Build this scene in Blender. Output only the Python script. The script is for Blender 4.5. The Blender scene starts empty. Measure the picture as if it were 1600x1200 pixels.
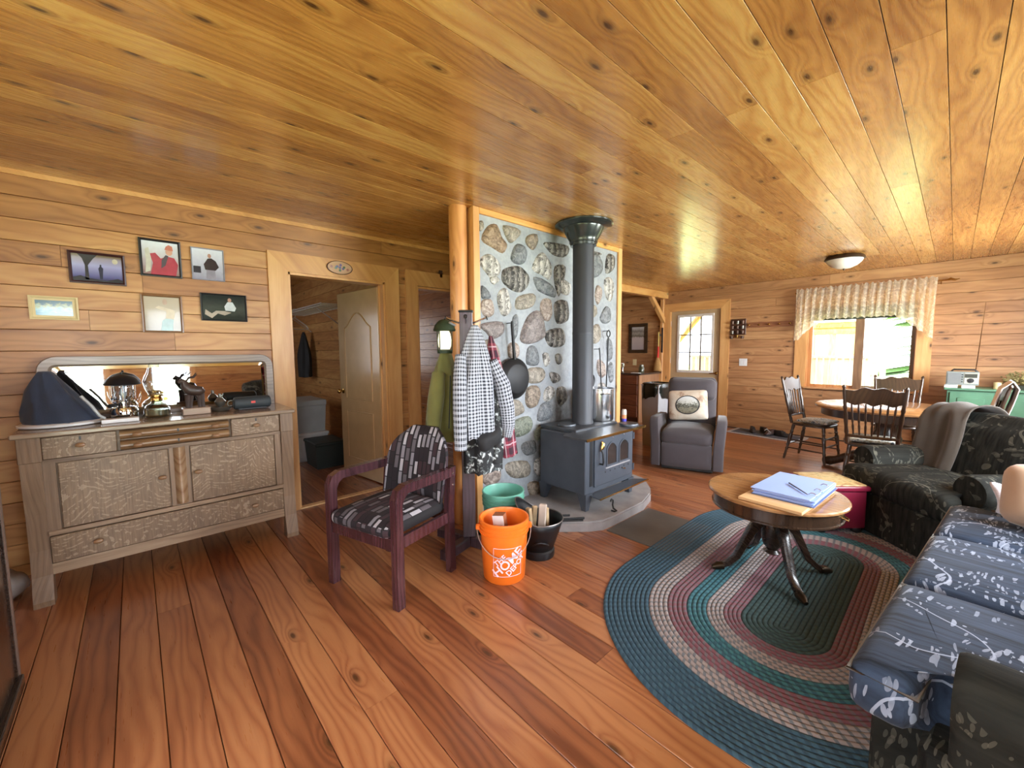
import bpy, bmesh, math, random
from mathutils import Vector, Matrix, Euler, noise
from math import sin, cos, pi, radians, hypot, atan2, sqrt
random.seed(7)
sc = bpy.context.scene
COL = sc.collection

# ------------------------------------------------------------------ camera, world, lights, exposure
cam_d = bpy.data.cameras.new('camera')
cam = bpy.data.objects.new('camera', cam_d)
COL.objects.link(cam)
sc.camera = cam
cam_d.sensor_width = 36.0
cam_d.lens = 638.1 / 1600 * 36.0
cam_d.clip_start = 0.02
YAW, PITCH, ROLL = 0.825525724, 0.0826665489, -0.00772323678
_fw = Vector((-sin(YAW), cos(YAW), 0)); _rt = Vector((cos(YAW), sin(YAW), 0)); _up = Vector((0, 0, 1))
F_ = _fw * cos(PITCH) - _up * sin(PITCH); U_ = _up * cos(PITCH) + _fw * sin(PITCH)
R_ = _rt * cos(ROLL) + U_ * sin(ROLL); U2_ = U_ * cos(ROLL) - _rt * sin(ROLL)
cam.matrix_world = Matrix(((R_.x, U2_.x, -F_.x, 0), (R_.y, U2_.y, -F_.y, 0), (R_.z, U2_.z, -F_.z, 1.37), (0, 0, 0, 1)))

world = bpy.data.worlds.new('sky')
sc.world = world
world.use_nodes = True
_bg = world.node_tree.nodes['Background']
_bg.inputs[0].default_value = (0.86, 0.93, 1.0, 1)
_bg.inputs[1].default_value = 10.0

def area_light(name, loc, rot, sx, sy, power, color=(1, 1, 1)):
    l = bpy.data.lights.new(name, 'AREA')
    l.shape = 'RECTANGLE'; l.size = sx; l.size_y = sy; l.energy = power; l.color = color
    o = bpy.data.objects.new(name, l); COL.objects.link(o)
    o.location = loc; o.rotation_euler = rot
    return o
# daylight at right wall openings; fills added at dining end, back, bedroom, hall
TILT = radians(76)
area_light('daylight_patio_door', (1.5, 0.43, 1.1), (0, TILT, 0), 2.0, 0.5, 17, (0.86, 0.93, 1.0))
area_light('daylight_patio_window', (1.5, -0.65, 1.1), (0, TILT, 0), 2.0, 0.6, 34, (0.86, 0.93, 1.0))
area_light('daylight_side_window', (1.5, 3.0, 1.5), (0, TILT, 0), 1.2, 1.9, 180, (0.86, 0.93, 1.0))
area_light('added_fill_dining', (1.5, 5.8, 1.5), (0, TILT, 0), 1.2, 1.7, 250, (0.92, 0.97, 1.0))  # unseen source added to brighten the far end of the room
area_light('added_fill_back', (-0.9, -1.42, 1.45), (radians(90), 0, 0), 2.0, 1.1, 10, (1.0, 0.98, 0.93))  # fill lamp added behind the camera, with a made-up opening
area_light('added_fill_bedroom', (-6.2, -0.28, 1.5), (radians(90), 0, 0), 1.2, 1.0, 11, (0.95, 0.97, 1.0))  # lamp added to brighten the bedroom; the room has no window
area_light('added_fill_hall', (-7.5, 2.9, 1.5), (0, radians(-90), 0), 1.0, 0.8, 12, (0.95, 0.97, 1.0))  # lamp added to lift the hall behind the second doorway; no window there
sun_d = bpy.data.lights.new('sun', 'SUN'); sun_d.energy = 16.0; sun_d.angle = radians(0.6); sun_d.color = (1.0, 0.96, 0.88)
sun = bpy.data.objects.new('sun', sun_d); COL.objects.link(sun)
sun.rotation_euler = Vector((0.62, 0.16, -0.78)).to_track_quat('-Z', 'Y').to_euler()

sc.view_settings.view_transform = 'Standard'
sc.view_settings.look = 'None'
sc.view_settings.gamma = 1.0
sc.view_settings.use_curve_mapping = False
sc.view_settings.exposure = 0.05
sc.cycles.max_bounces = 10
sc.cycles.diffuse_bounces = 5
sc.cycles.sample_clamp_indirect = 6.0
sc.cycles.caustics_reflective = False
sc.cycles.caustics_refractive = False
sc.cycles.use_denoising = True

# ------------------------------------------------------------------ mesh helpers
class MB:
    """collects shapes in one bmesh"""
    def __init__(s): s.bm = bmesh.new()
    def _add(s, vs, fs):
        bv = [s.bm.verts.new(v) for v in vs]
        for f in fs:
            try: s.bm.faces.new([bv[i] for i in f])
            except ValueError: pass
        return bv
    def box(s, c, d, rot=None, bev=0.0, seg=1):
        """box with centre c and size d"""
        M = Matrix.Translation(c)
        if rot is not None: M = M @ Euler(rot).to_matrix().to_4x4()
        r = bmesh.ops.create_cube(s.bm, size=1.0, matrix=M @ Matrix.Diagonal((d[0], d[1], d[2], 1)))
        if bev > 0:
            es = list({e for v in r['verts'] for e in v.link_edges})
            bmesh.ops.bevel(s.bm, geom=es, offset=bev, segments=seg, affect='EDGES', profile=0.5)
        return s
    def b2(s, x0, y0, z0, x1, y1, z1, bev=0.0, seg=1):
        return s.box(((x0+x1)/2, (y0+y1)/2, (z0+z1)/2), (abs(x1-x0), abs(y1-y0), abs(z1-z0)), None, bev, seg)
    def tube(s, pts, r, seg=10, cap=True):
        pts = [Vector(p) for p in pts]; n = len(pts)
        rr = r if isinstance(r, (list, tuple)) else [r]*n
        t0 = (pts[1]-pts[0]).normalized()
        a = Vector((0, 0, 1)) if abs(t0.z) < 0.9 else Vector((1, 0, 0))
        u = t0.cross(a).normalized(); rings = []
        for i in range(n):
            t = (pts[min(i+1, n-1)]-pts[max(i-1, 0)]).normalized()
            u = (u - t*u.dot(t)).normalized(); v = t.cross(u)
            rings.append([pts[i]+(u*cos(2*pi*k/seg)+v*sin(2*pi*k/seg))*rr[i] for k in range(seg)])
        return s.loft(rings, cap)
    def loft(s, rings, cap=True, closed=True):
        n = len(rings[0]); vs = [v for r in rings for v in r]; fs = []
        m = n if closed else n-1
        for i in range(len(rings)-1):
            for k in range(m):
                a, b = i*n+k, i*n+(k+1) % n
                fs.append((a, b, b+n, a+n))
        if cap and closed:
            fs.append(tuple(range(n-1, -1, -1))); fs.append(tuple(range((len(rings)-1)*n, len(rings)*n)))
        s._add(vs, fs); return s
    def lathe(s, prof, c=(0, 0, 0), seg=24, M=None, cap=True):
        """prof: (r, z) pairs from one end to the other, turned round z"""
        rings = []
        for r, z in prof:
            ring = [Vector((r*cos(2*pi*k/seg), r*sin(2*pi*k/seg), z)) for k in range(seg)]
            if M is not None: ring = [M @ p for p in ring]
            rings.append([p+Vector(c) for p in ring])
        return s.loft(rings, cap)
    def prism(s, poly, z0, z1, M=None):
        """polygon in xy, extruded z0..z1, then placed by M"""
        M = M or Matrix.Identity(4); n = len(poly)
        vs = [M @ Vector((x, y, z0)) for x, y in poly]+[M @ Vector((x, y, z1)) for x, y in poly]
        fs = [tuple(range(n-1, -1, -1)), tuple(range(n, 2*n))]+[(i, (i+1) % n, (i+1) % n+n, i+n) for i in range(n)]
        s._add(vs, fs); return s
    def soft(s, c, d, r=0.05, n=6, puff=(0, 0, 0), rot=None, wob=0.0, seed=0):
        """padded box: rounded edges radius r, faces pushed out by puff"""
        M = Matrix.Translation(c)
        if rot is not None: M = M @ Euler(rot).to_matrix().to_4x4()
        tmp = bmesh.new()
        bmesh.ops.create_cube(tmp, size=2.0)
        bmesh.ops.subdivide_edges(tmp, edges=tmp.edges[:], cuts=n, use_grid_fill=True)
        h = Vector((d[0]/2, d[1]/2, d[2]/2))
        for v in tmp.verts:
            q = v.co.copy()
            def cl(a):     # crowd the grid towards the edges
                return math.copysign(abs(a)**0.75, a)
            p = Vector((cl(q.x)*h.x, cl(q.y)*h.y, cl(q.z)*h.z))
            inner = Vector([max(-h[i]+min(r, h[i]), min(h[i]-min(r, h[i]), p[i])) for i in range(3)])
            dv = p-inner
            if dv.length > 1e-6: p = inner+dv.normalized()*min(r, max(dv.length, 0)) if dv.length > r else p
            for i in range(3):
                j, k = (i+1) % 3, (i+2) % 3
                if puff[i]: p[i] += math.copysign(1, q[i])*puff[i]*max(0, 1-q[j]**2)*max(0, 1-q[k]**2)*abs(q[i])
            if wob:
                p += Vector(noise.noise_vector(p*6+Vector((seed, seed*2, 0))))*wob
            v.co = M @ p
        off = {}
        for v in tmp.verts: off[v] = s.bm.verts.new(v.co)
        for f in tmp.faces: s.bm.faces.new([off[v] for v in f.verts])
        tmp.free(); return s
    def grid(s, fn, nu, nv):
        vs = [fn(i/nu, j/nv) for i in range(nu+1) for j in range(nv+1)]
        fs = [(i*(nv+1)+j, (i+1)*(nv+1)+j, (i+1)*(nv+1)+j+1, i*(nv+1)+j+1) for i in range(nu) for j in range(nv)]
        s._add(vs, fs); return s

ROOT = {}
def mesh_from(bm, name, smooth=True, angle=40):
    bmesh.ops.recalc_face_normals(bm, faces=bm.faces[:])
    me = bpy.data.meshes.new(name); bm.to_mesh(me); bm.free()
    if smooth and len(me.polygons):
        me.polygons.foreach_set('use_smooth', [True]*len(me.polygons))
        try: me.set_sharp_from_angle(angle=radians(angle))
        except Exception: pass
    return me
def ob(name, mb, mat, parent=None, smooth=True, angle=40, label=None, solid=0.0, sub=0, uvfn=None):
    """link one mesh object; under a thing placed by P(.., world) its vertices are given in world space"""
    bm = mb.bm if isinstance(mb, MB) else mb
    root = ROOT.get(parent.name) if parent is not None else None
    if root is not None: bmesh.ops.translate(bm, verts=bm.verts[:], vec=-root)
    me = mesh_from(bm, name, smooth, angle)
    o = bpy.data.objects.new(name, me); COL.objects.link(o)
    me.materials.append(mat)
    if parent is not None:
        o.parent = parent
        if root is not None: ROOT[o.name] = root
    if label: o['label'] = label
    if solid:
        m = o.modifiers.new('s', 'SOLIDIFY'); m.thickness = solid; m.offset = 0
    if sub:
        m = o.modifiers.new('d', 'SUBSURF'); m.levels = sub; m.render_levels = sub
    return o
def tag(o, label, cat, group=None, kind=None):
    o['label'] = label; o['category'] = cat
    if group: o['group'] = group
    if kind: o['kind'] = kind
    return o
def thing(name, label, cat, loc=(0, 0, 0), rz=0.0, group=None, world=True):
    """an Empty at the base of a thing; world=True: its parts are written in world coordinates"""
    o = bpy.data.objects.new(name, None); COL.objects.link(o)
    o.empty_display_size = 0.1
    o.location = loc; o.rotation_euler = (0, 0, rz)
    if world: ROOT[o.name] = Vector(loc)
    return tag(o, label, cat, group)
def struct(name, mb, mat, **k):
    o = ob(name, mb, mat, **k); o['kind'] = 'structure'; return o
def copy_tree(o, parent=None):
    c = o.copy(); COL.objects.link(c)
    if parent is not None: c.parent = parent
    for ch in [x for x in COL.objects if x.parent == o]: copy_tree(ch, c)
    return c
def lerp(a, b, t): return a+(b-a)*t
def smooth_poly(pts, k=3):
    """closed Catmull-Rom through the points"""
    out = []; n = len(pts)
    for i in range(n):
        p0, p1, p2, p3 = [Vector((*pts[(i+j-1) % n], 0)) for j in range(4)]
        for q in range(k):
            t = q/k
            v = 0.5*((2*p1)+(p2-p0)*t+(2*p0-5*p1+4*p2-p3)*t*t+(3*p1-p0-3*p2+p3)*t**3)
            out.append((v.x, v.y))
    return out
# ------------------------------------------------------------------ materials
class T:
    def __init__(s, name):
        s.m = bpy.data.materials.new(name); s.m.use_nodes = True
        s.t = s.m.node_tree; s.b = s.t.nodes['Principled BSDF']
    def add(s, typ, ins=None, **props):
        n = s.t.nodes.new('ShaderNode'+typ)
        for k, v in props.items(): setattr(n, k, v)
        for k, v in (ins or {}).items(): s.put(n.inputs[k], v)
        return n
    def put(s, sock, v):
        if isinstance(v, bpy.types.NodeSocket): s.t.links.new(v, sock)
        elif isinstance(v, bpy.types.Node): s.t.links.new(v.outputs[0], sock)
        else: sock.default_value = v
    def math(s, op, a, b=0.0, c=None):
        n = s.add('Math', operation=op); s.put(n.inputs[0], a); s.put(n.inputs[1], b)
        if c is not None: s.put(n.inputs[2], c)
        return n.outputs[0]
    def vmath(s, op, a, b=(0, 0, 0)):
        n = s.add('VectorMath', operation=op); s.put(n.inputs[0], a); s.put(n.inputs[1], b); return n.outputs[0]
    def mix(s, f, a, b, mode='MIX'):
        n = s.add('Mix', data_type='RGBA', blend_type=mode); s.put(n.inputs[0], f); s.put(n.inputs[6], a); s.put(n.inputs[7], b); return n.outputs[2]
    def ramp(s, f, stops, const=False):
        n = s.add('ValToRGB'); s.put(n.inputs[0], f); e = n.color_ramp.elements
        if const: n.color_ramp.interpolation = 'CONSTANT'
        while len(e) < len(stops): e.new(0.5)
        for k, (p, c) in zip(e, stops): k.position = p; k.color = (*c, 1) if len(c) == 3 else c
        return n.outputs[0]
    def noise(s, vec, scale, detail=3, rough=0.5, dist=0.0):
        return s.add('TexNoise', {'Vector': vec, 'Scale': scale, 'Detail': detail, 'Roughness': rough, 'Distortion': dist}).outputs[0]
    def sep(s, v):
        n = s.add('SeparateXYZ'); s.put(n.inputs[0], v); return n.outputs
    def comb(s, x, y, z):
        n = s.add('CombineXYZ'); s.put(n.inputs[0], x); s.put(n.inputs[1], y); s.put(n.inputs[2], z); return n.outputs[0]
    def bump(s, h, strength=0.3, dist=0.01):
        n = s.add('Bump', {'Strength': strength, 'Distance': dist, 'Height': h}); s.put(s.b.inputs['Normal'], n.outputs[0])
    def set(s, color=None, rough=None, metal=None, spec=None, coat=None, coat_r=None):
        for k, v in (('Base Color', color), ('Roughness', rough), ('Metallic', metal), ('Specular IOR Level', spec), ('Coat Weight', coat), ('Coat Roughness', coat_r)):
            if v is not None:
                if k == 'Base Color' and isinstance(v, tuple) and len(v) == 3: v = (*v, 1)
                s.put(s.b.inputs[k], v)
        return s
def c255(r, g, b):
    f = lambda x: ((x/255)/12.92 if x/255 <= 0.04045 else ((x/255+0.055)/1.055)**2.4)
    return (f(r), f(g), f(b))

def desat(c, k):
    l = 0.3*c[0]+0.59*c[1]+0.11*c[2]; return tuple(l+(x-l)*k for x in c)
def wood(name, dark, mid, light, rough=0.35, ring=15.0, knots=0.5, axis='X', var=0.35, fine=0.5, coat=0.0, coat_r=0.2, spec=0.5, knot_col=(0.05, 0.018, 0.006), bump=0.08, warp=2.2, gw=0.2, sat=0.92, tint=(1, 1, 1)):
    dark, mid, light = [tuple(q*k for q, k in zip(desat(c, sat), tint)) for c in (dark, mid, light)]
    t = T(name)
    co = t.add('TexCoord').outputs['Object']
    rnd = t.add('ObjectInfo').outputs['Random']
    if axis != 'X':
        x, y, z = t.sep(co)[:3]
        co = t.comb(y, x, z) if axis == 'Y' else t.comb(z, x, y)
    off = t.comb(t.math('MULTIPLY', rnd, 37.3), t.math('MULTIPLY', rnd, 11.7), t.math('MULTIPLY', rnd, 5.1))
    co = t.vmath('ADD', co, off)
    x, y, z = t.sep(co)[:3]
    yy = t.math('ADD', y, t.math('MULTIPLY', z, 0.8))
    # knots
    kv = t.comb(t.math('MULTIPLY', x, 2.3), t.math('MULTIPLY', yy, 6.0), 0.0)
    vor = t.add('TexVoronoi', {'Vector': kv, 'Scale': 1.0, 'Randomness': 1.0}, voronoi_dimensions='2D')
    d = vor.outputs['Distance']; cr = t.sep(vor.outputs['Color'])[0]
    gate = t.math('GREATER_THAN', cr, 1-knots)
    prox = t.math('MULTIPLY', t.math('POWER', t.math('MAXIMUM', t.math('SUBTRACT', 1.0, t.math('MULTIPLY', d, 2.6)), 0.0), 2.0), gate)
    low = t.noise(t.comb(t.math('MULTIPLY', x, 1.1), t.math('MULTIPLY', yy, 5.0), t.math('MULTIPLY', rnd, 9.0)), 1.0, 2)
    ringc = t.math('ADD', t.math('ADD', t.math('MULTIPLY', yy, ring), t.math('MULTIPLY', low, warp*3)), t.math('MULTIPLY', prox, 3.0))
    g = t.math('FRACT', ringc)
    g = t.math('POWER', t.math('ABSOLUTE', t.math('SUBTRACT', t.math('MULTIPLY', g, 2.0), 1.0)), 1.6)
    fi = t.noise(t.comb(t.math('MULTIPLY', x, 7.0), t.math('MULTIPLY', yy, 190.0), z), 1.0, 3, 0.6)
    big = t.noise(t.comb(t.math('MULTIPLY', x, 1.6), t.math('MULTIPLY', yy, 9.0), t.math('MULTIPLY', rnd, 3.0)), 1.0, 3)
    v = t.math('ADD', t.math('MULTIPLY', g, gw), t.math('ADD', t.math('MULTIPLY', fi, 0.30*fine), t.math('MULTIPLY', big, 0.75)))
    v = t.math('ADD', v, t.math('MULTIPLY', t.math('SUBTRACT', rnd, 0.5), var))
    col = t.ramp(v, [(0.22, light), (0.52, mid), (0.95, dark)])
    kd = t.ramp(d, [(0.03, (1, 1, 1)), (0.07, (0.4, 0.4, 0.4)), (0.16, (0, 0, 0))])
    km = t.math('MULTIPLY', t.math('MULTIPLY', kd, gate), 0.9)
    col = t.mix(km, col, (*knot_col, 1))
    t.set(col, t.math('ADD', rough, t.math('MULTIPLY', t.math('SUBTRACT', fi, 0.5), 0.14)), spec=spec, coat=coat, coat_r=coat_r)
    t.bump(t.math('ADD', t.math('MULTIPLY', g, 0.4), fi), bump, 0.004)
    return t.m

def plain(name, col, rough=0.5, metal=0.0, var=0.12, scale=8.0, bump=0.0, bscale=80.0, spec=0.5, coat=0.0, coat_r=0.1, sheen=0.0):
    """one colour with slight uneven tone and grain"""
    t = T(name); co = t.add('TexCoord').outputs['Object']
    n = t.noise(co, scale, 4)
    a = tuple(max(0, c*(1-var)) for c in col); b = tuple(min(1, c*(1+var)) for c in col)
    t.set(t.ramp(n, [(0.3, a), (0.7, b)]), t.math('ADD', rough, t.math('MULTIPLY', t.math('SUBTRACT', n, 0.5), 0.1)), metal, spec, coat, coat_r)
    if sheen: t.b.inputs['Sheen Weight'].default_value = sheen
    if bump: t.bump(t.noise(co, bscale, 3), bump, 0.004)
    return t.m

FLOOR = wood('floor_pine', c255(110, 58, 32), c255(152, 90, 52), c255(176, 116, 70), rough=0.3, ring=22, knots=0.25, var=0.55, warp=2.0, coat=0.6, coat_r=0.24, sat=0.95, gw=0.30)
CEIL = wood('ceiling_pine', c255(150, 88, 36), c255(190, 126, 62), c255(212, 156, 88), rough=0.28, ring=20, knots=0.55, var=0.4, warp=2.6, coat=0.5, coat_r=0.2, sat=0.92, tint=(0.98, 1.05, 0.92), gw=0.28)
SIDING = wood('siding_pine', c255(136, 78, 40), c255(184, 120, 68), c255(208, 150, 94), rough=0.42, ring=12, knots=0.35, var=0.3, warp=3.0, coat=0.1, sat=0.9, tint=(0.96, 1.06, 0.90))
SIDING_F = wood('siding_pine_far', c255(134, 84, 48), c255(176, 120, 76), c255(198, 146, 98), rough=0.42, ring=12, knots=0.3, var=0.22, warp=2.0, coat=0.1, sat=0.88, tint=(0.98, 1.04, 0.95))
TRIM = wood('trim_pine', c255(176, 116, 56), c255(212, 156, 88), c255(228, 180, 114), rough=0.4, ring=14, knots=0.25, var=0.15, warp=1.5, coat=0.1, gw=0.08, fine=1.0)
TRIMV = wood('trim_pine_upright', c255(176, 116, 56), c255(212, 156, 88), c255(228, 180, 114), rough=0.4, ring=14, knots=0.25, var=0.15, warp=1.5, axis='Z', coat=0.1, gw=0.08, fine=1.0)
LOG = wood('log_pine', c255(164, 98, 44), c255(200, 132, 66), c255(220, 160, 92), rough=0.4, ring=10, knots=0.3, var=0.1, axis='Z', coat=0.1)
OAK = wood('aged_oak', c255(96, 72, 52), c255(146, 118, 90), c255(172, 146, 116), rough=0.42, ring=46, knots=0.0, var=0.1, warp=3.0, fine=1.3, bump=0.2)
OAKV = wood('aged_oak_upright', c255(92, 68, 48), c255(138, 110, 84), c255(164, 138, 108), rough=0.42, ring=46, knots=0.0, var=0.1, warp=1.2, fine=1.3, axis='Z', bump=0.2, gw=0.12)
OAKROLL = wood('oak_dark_roll', c255(84, 56, 32), c255(132, 98, 62), c255(164, 130, 90), rough=0.3, ring=60, knots=0.0, var=0.05, warp=3.0, coat=0.3)
def oak_flake(name):
    t = T(name); co = t.add('TexCoord').outputs['Object']
    x, y, z = t.sep(co)[:3]
    w1 = t.noise(co, 5.0, 3)
    s_ = t.math('ADD', t.math('MULTIPLY', z, 210.0), t.math('ADD', t.math('MULTIPLY', w1, 40.0), t.math('MULTIPLY', t.math('ABSOLUTE', t.math('SUBTRACT', t.noise(co, 2.2, 1), 0.5)), 150.0)))
    f = t.math('SINE', s_)
    br = t.noise(co, 40.0, 3, 0.6)
    fl = t.math('MULTIPLY', t.math('GREATER_THAN', f, 0.55), t.math('GREATER_THAN', br, 0.5))
    fi = t.noise(t.comb(t.math('MULTIPLY', y, 160.0), t.math('MULTIPLY', x, 160.0), t.math('MULTIPLY', z, 9.0)), 1.0, 2)
    base = t.ramp(t.math('ADD', t.math('MULTIPLY', fi, 0.6), t.math('MULTIPLY', w1, 0.4)), [(0.3, c255(100, 78, 58)), (0.7, c255(140, 114, 88))])
    t.set(t.mix(t.math('MULTIPLY', fl, 0.3), base, (*c255(196, 176, 150), 1)), 0.4); t.bump(fi, 0.12, 0.003)
    return t.m
FLAKE = oak_flake('quartersawn_oak')
DARKWOOD = wood('dark_walnut', c255(20, 13, 9), c255(36, 24, 17), c255(52, 35, 25), rough=0.28, ring=30, knots=0.0, var=0.05, coat=0.4, coat_r=0.15)
CHAIRWOOD = wood('oak_dining', c255(34, 22, 14), c255(58, 39, 25), c255(82, 57, 37), rough=0.3, ring=30, knots=0.0, var=0.05, axis='Z', coat=0.4, coat_r=0.15)
TABLEWOOD = wood('table_oak', c255(104, 70, 38), c255(150, 104, 58), c255(178, 132, 80), rough=0.25, ring=26, knots=0.0, var=0.05, coat=0.5, coat_r=0.12)
PLUM = wood('plum_stained', c255(40, 20, 24), c255(66, 36, 42), c255(92, 54, 60), rough=0.25, ring=34, knots=0.0, var=0.05, axis='Z', coat=0.5, coat_r=0.15, knot_col=(0.03, 0.01, 0.01))
CABWOOD = wood('kitchen_cherry', c255(70, 34, 18), c255(108, 58, 34), c255(134, 78, 48), rough=0.35, ring=20, knots=0.0, var=0.1)
PLY = wood('pale_board', c255(196, 148, 92), c255(222, 178, 122), c255(236, 198, 146), rough=0.5, ring=20, knots=0.0, var=0.05)
DARKBASE = plain('groove_shadow_wood', c255(58, 34, 18), 0.8)
DOORTAN = plain('tan_door_paint', c255(190, 156, 112), 0.22, var=0.05, coat=0.3, coat_r=0.12)
FARDOOR = plain('far_door_paint', c255(178, 152, 116), 0.4, var=0.05)
BROWN = plain('brown_frame', c255(74, 44, 30), 0.4)
BLACKMET = plain('black_metal', (0.012, 0.012, 0.014), 0.4, 0.3, bump=0.05)
STOVE = plain('stove_paint', c255(74, 80, 90), 0.42, 0.25, var=0.1, bump=0.12, bscale=160)
STOVETOP = plain('stove_top_iron', c255(78, 82, 88), 0.36, 0.35, var=0.18, scale=14, bump=0.15, bscale=120)
PIPE = plain('pipe_paint', c255(54, 56, 62), 0.5, 0.2, var=0.06, bump=0.05, bscale=160)
IRON = plain('cast_iron', c255(38, 38, 40), 0.5, 0.4, var=0.2, bump=0.2, bscale=180)
STEEL = plain('brushed_steel', (0.62, 0.63, 0.65), 0.22, 1.0, var=0.08)
CHROME = plain('chrome', (0.8, 0.82, 0.85), 0.08, 1.0, var=0.03)
BRASS = plain('brass', c255(178, 142, 82), 0.25, 1.0, var=0.08)
ALU = plain('pale_aluminium', (0.66, 0.68, 0.72), 0.35, 0.8, var=0.08)
PEWTER = plain('pewter', c255(120, 116, 108), 0.35, 0.8, var=0.15)
WHITE = plain('white_plastic', c255(214, 214, 212), 0.4, var=0.04)
GREYW = plain('grey_white_plastic', c255(168, 170, 170), 0.45, var=0.06)
CREAM = plain('cream_paint', c255(216, 198, 150), 0.5, var=0.06)
BLACKP = plain('black_plastic', (0.014, 0.015, 0.017), 0.4, var=0.1)
CHARC = plain('charcoal_mesh', c255(42, 48, 52), 0.6, bump=0.3, bscale=320)
RED = plain('red_badge', c255(214, 60, 48), 0.4)
NAVY = plain('navy_canvas', c255(38, 46, 64), 0.85, var=0.25, bump=0.25, bscale=260, sheen=0.2)
GREYFAB = plain('charcoal_microfibre', c255(64, 58, 62), 0.85, var=0.12, scale=5, bump=0.2, bscale=300, sheen=0.25)
THROW = plain('brown_throw', c255(76, 67, 58), 0.9, var=0.15, scale=6, bump=0.35, bscale=220, sheen=0.2)
OLIVE = plain('olive_fleece', c255(108, 106, 56), 0.9, var=0.15, bump=0.2, bscale=240, sheen=0.2)
OLIVED = plain('dark_green_cap', c255(34, 48, 26), 0.6, var=0.2)
BLACKFAB = plain('black_cloth', (0.016, 0.016, 0.018), 0.8, var=0.3, bump=0.2, bscale=200)
GREENP = plain('green_plastic', c255(104, 170, 150), 0.38, var=0.05, coat=0.15)
ORANGE = plain('orange_plastic', c255(240, 118, 34), 0.36, var=0.05, coat=0.15)
LOGO = plain('printed_white', c255(246, 214, 226), 0.5, var=0.02)
PAPER_SKYLIT = plain('paper', c255(146, 170, 224), 0.6, var=0.03)  # white paper with blue sky light put into its colour
PAPER2 = plain('white_card', c255(232, 232, 230), 0.6, var=0.03)
BURG = plain('burgundy_vinyl', c255(128, 32, 56), 0.3, var=0.06, coat=0.3, coat_r=0.15, bump=0.1, bscale=150)
DRESSER = plain('green_milk_paint', c255(82, 124, 98), 0.45, var=0.14, scale=5)
SLATE = plain('grey_slate', c255(88, 84, 80), 0.5, var=0.16, scale=6, bump=0.2, bscale=40)
CONC = plain('hearth_concrete', c255(150, 146, 146), 0.5, var=0.22, scale=7, bump=0.35, bscale=30)
TRASHG = plain('grey_bin', c255(176, 177, 182), 0.45, var=0.05)
BAG = plain('bin_bag_film', c255(26, 30, 28), 0.22, var=0.25, bump=0.5, bscale=18)
BEIGE = plain('beige_velour', c255(192, 158, 128), 0.85, var=0.06, bump=0.15, bscale=260, sheen=0.3)
SHADE = plain('frosted_shade', c255(222, 214, 204), 0.35, var=0.04)
LINEN = plain('crochet_cotton', c255(214, 208, 214), 0.9, var=0.1, bump=0.6, bscale=110)
SHOE = plain('dark_shoe', c255(38, 34, 34), 0.6, var=0.3)
SHOEMAT = plain('shoe_mat_dark', c255(72, 76, 86), 0.9, var=0.2, bump=0.3, bscale=150)
SHOEMATE = plain('shoe_mat_edge', c255(164, 160, 160), 0.85, var=0.1)
FIREWOOD = plain('split_log', c255(176, 150, 116), 0.8, var=0.2, scale=20, bump=0.3)
DRIED = plain('dried_flower', c255(150, 140, 92), 0.9, var=0.3)
STRAW = plain('broom_straw', c255(190, 146, 88), 0.8, var=0.2, scale=40)
GREENR = plain('green_blind', c255(70, 84, 60), 0.6)
BIN = plain('dark_tote', c255(34, 42, 40), 0.5)
MIRROR = T('mirror_silver').set((0.86, 0.88, 0.9), 0.02, 1.0).m

def glass(name, tint=(1, 1, 1), fres=0.10, rough=0.02):
    t = T(name); n = t.t.nodes; out = n['Material Output']
    tr = t.add('BsdfTransparent', {'Color': (*tint, 1)}); gl = t.add('BsdfGlossy', {'Roughness': rough})
    fr = t.math('MULTIPLY', t.add('LayerWeight', {'Blend': 0.35}).outputs['Facing'], 0.55)
    m = t.add('MixShader'); t.put(m.inputs[0], t.math('ADD', fr, fres*0.4)); t.put(m.inputs[1], tr.outputs[0]); t.put(m.inputs[2], gl.outputs[0])
    t.t.links.new(m.outputs[0], out.inputs[0]); return t.m
GLASS = glass('window_glass'); LAMPGLASS = glass('lamp_glass', (0.93, 0.97, 1.0), 0.25)

def glow(name, col, e):
    t = T(name); t.set(col, 0.4); t.b.inputs['Emission Color'].default_value = (*col, 1); t.b.inputs['Emission Strength'].default_value = e; return t.m
LANTERN = glow('bright_lantern_globe', (1.0, 0.95, 0.62), 1.6)  # emission stands in for window light caught in the clear globe

def stone_mat(name, a, b, c, stripe=0.0):
    t = T(name); co = t.add('TexCoord').outputs['Object']; rnd = t.add('ObjectInfo').outputs['Random']
    co = t.vmath('ADD', co, t.comb(t.math('MULTIPLY', rnd, 40.0), t.math('MULTIPLY', rnd, 23.0), 0.0))
    n1 = t.noise(co, 17.0, 7, 0.72, 1.6); n2 = t.noise(co, 70.0, 3, 0.65)
    v = t.math('ADD', t.math('MULTIPLY', n1, 0.75), t.math('MULTIPLY', n2, 0.25))
    if stripe:
        x, y, z = t.sep(co)[:3]
        v = t.math('ADD', v, t.math('MULTIPLY', t.math('SINE', t.math('ADD', t.math('MULTIPLY', y, 90.0), t.math('MULTIPLY', n1, 16.0))), stripe))
    t.set(t.ramp(v, [(0.37, tuple(q*0.75 for q in a)), (0.5, b), (0.60, c)]), 0.5)
    t.bump(v, 0.8, 0.015); return t.m
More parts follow.
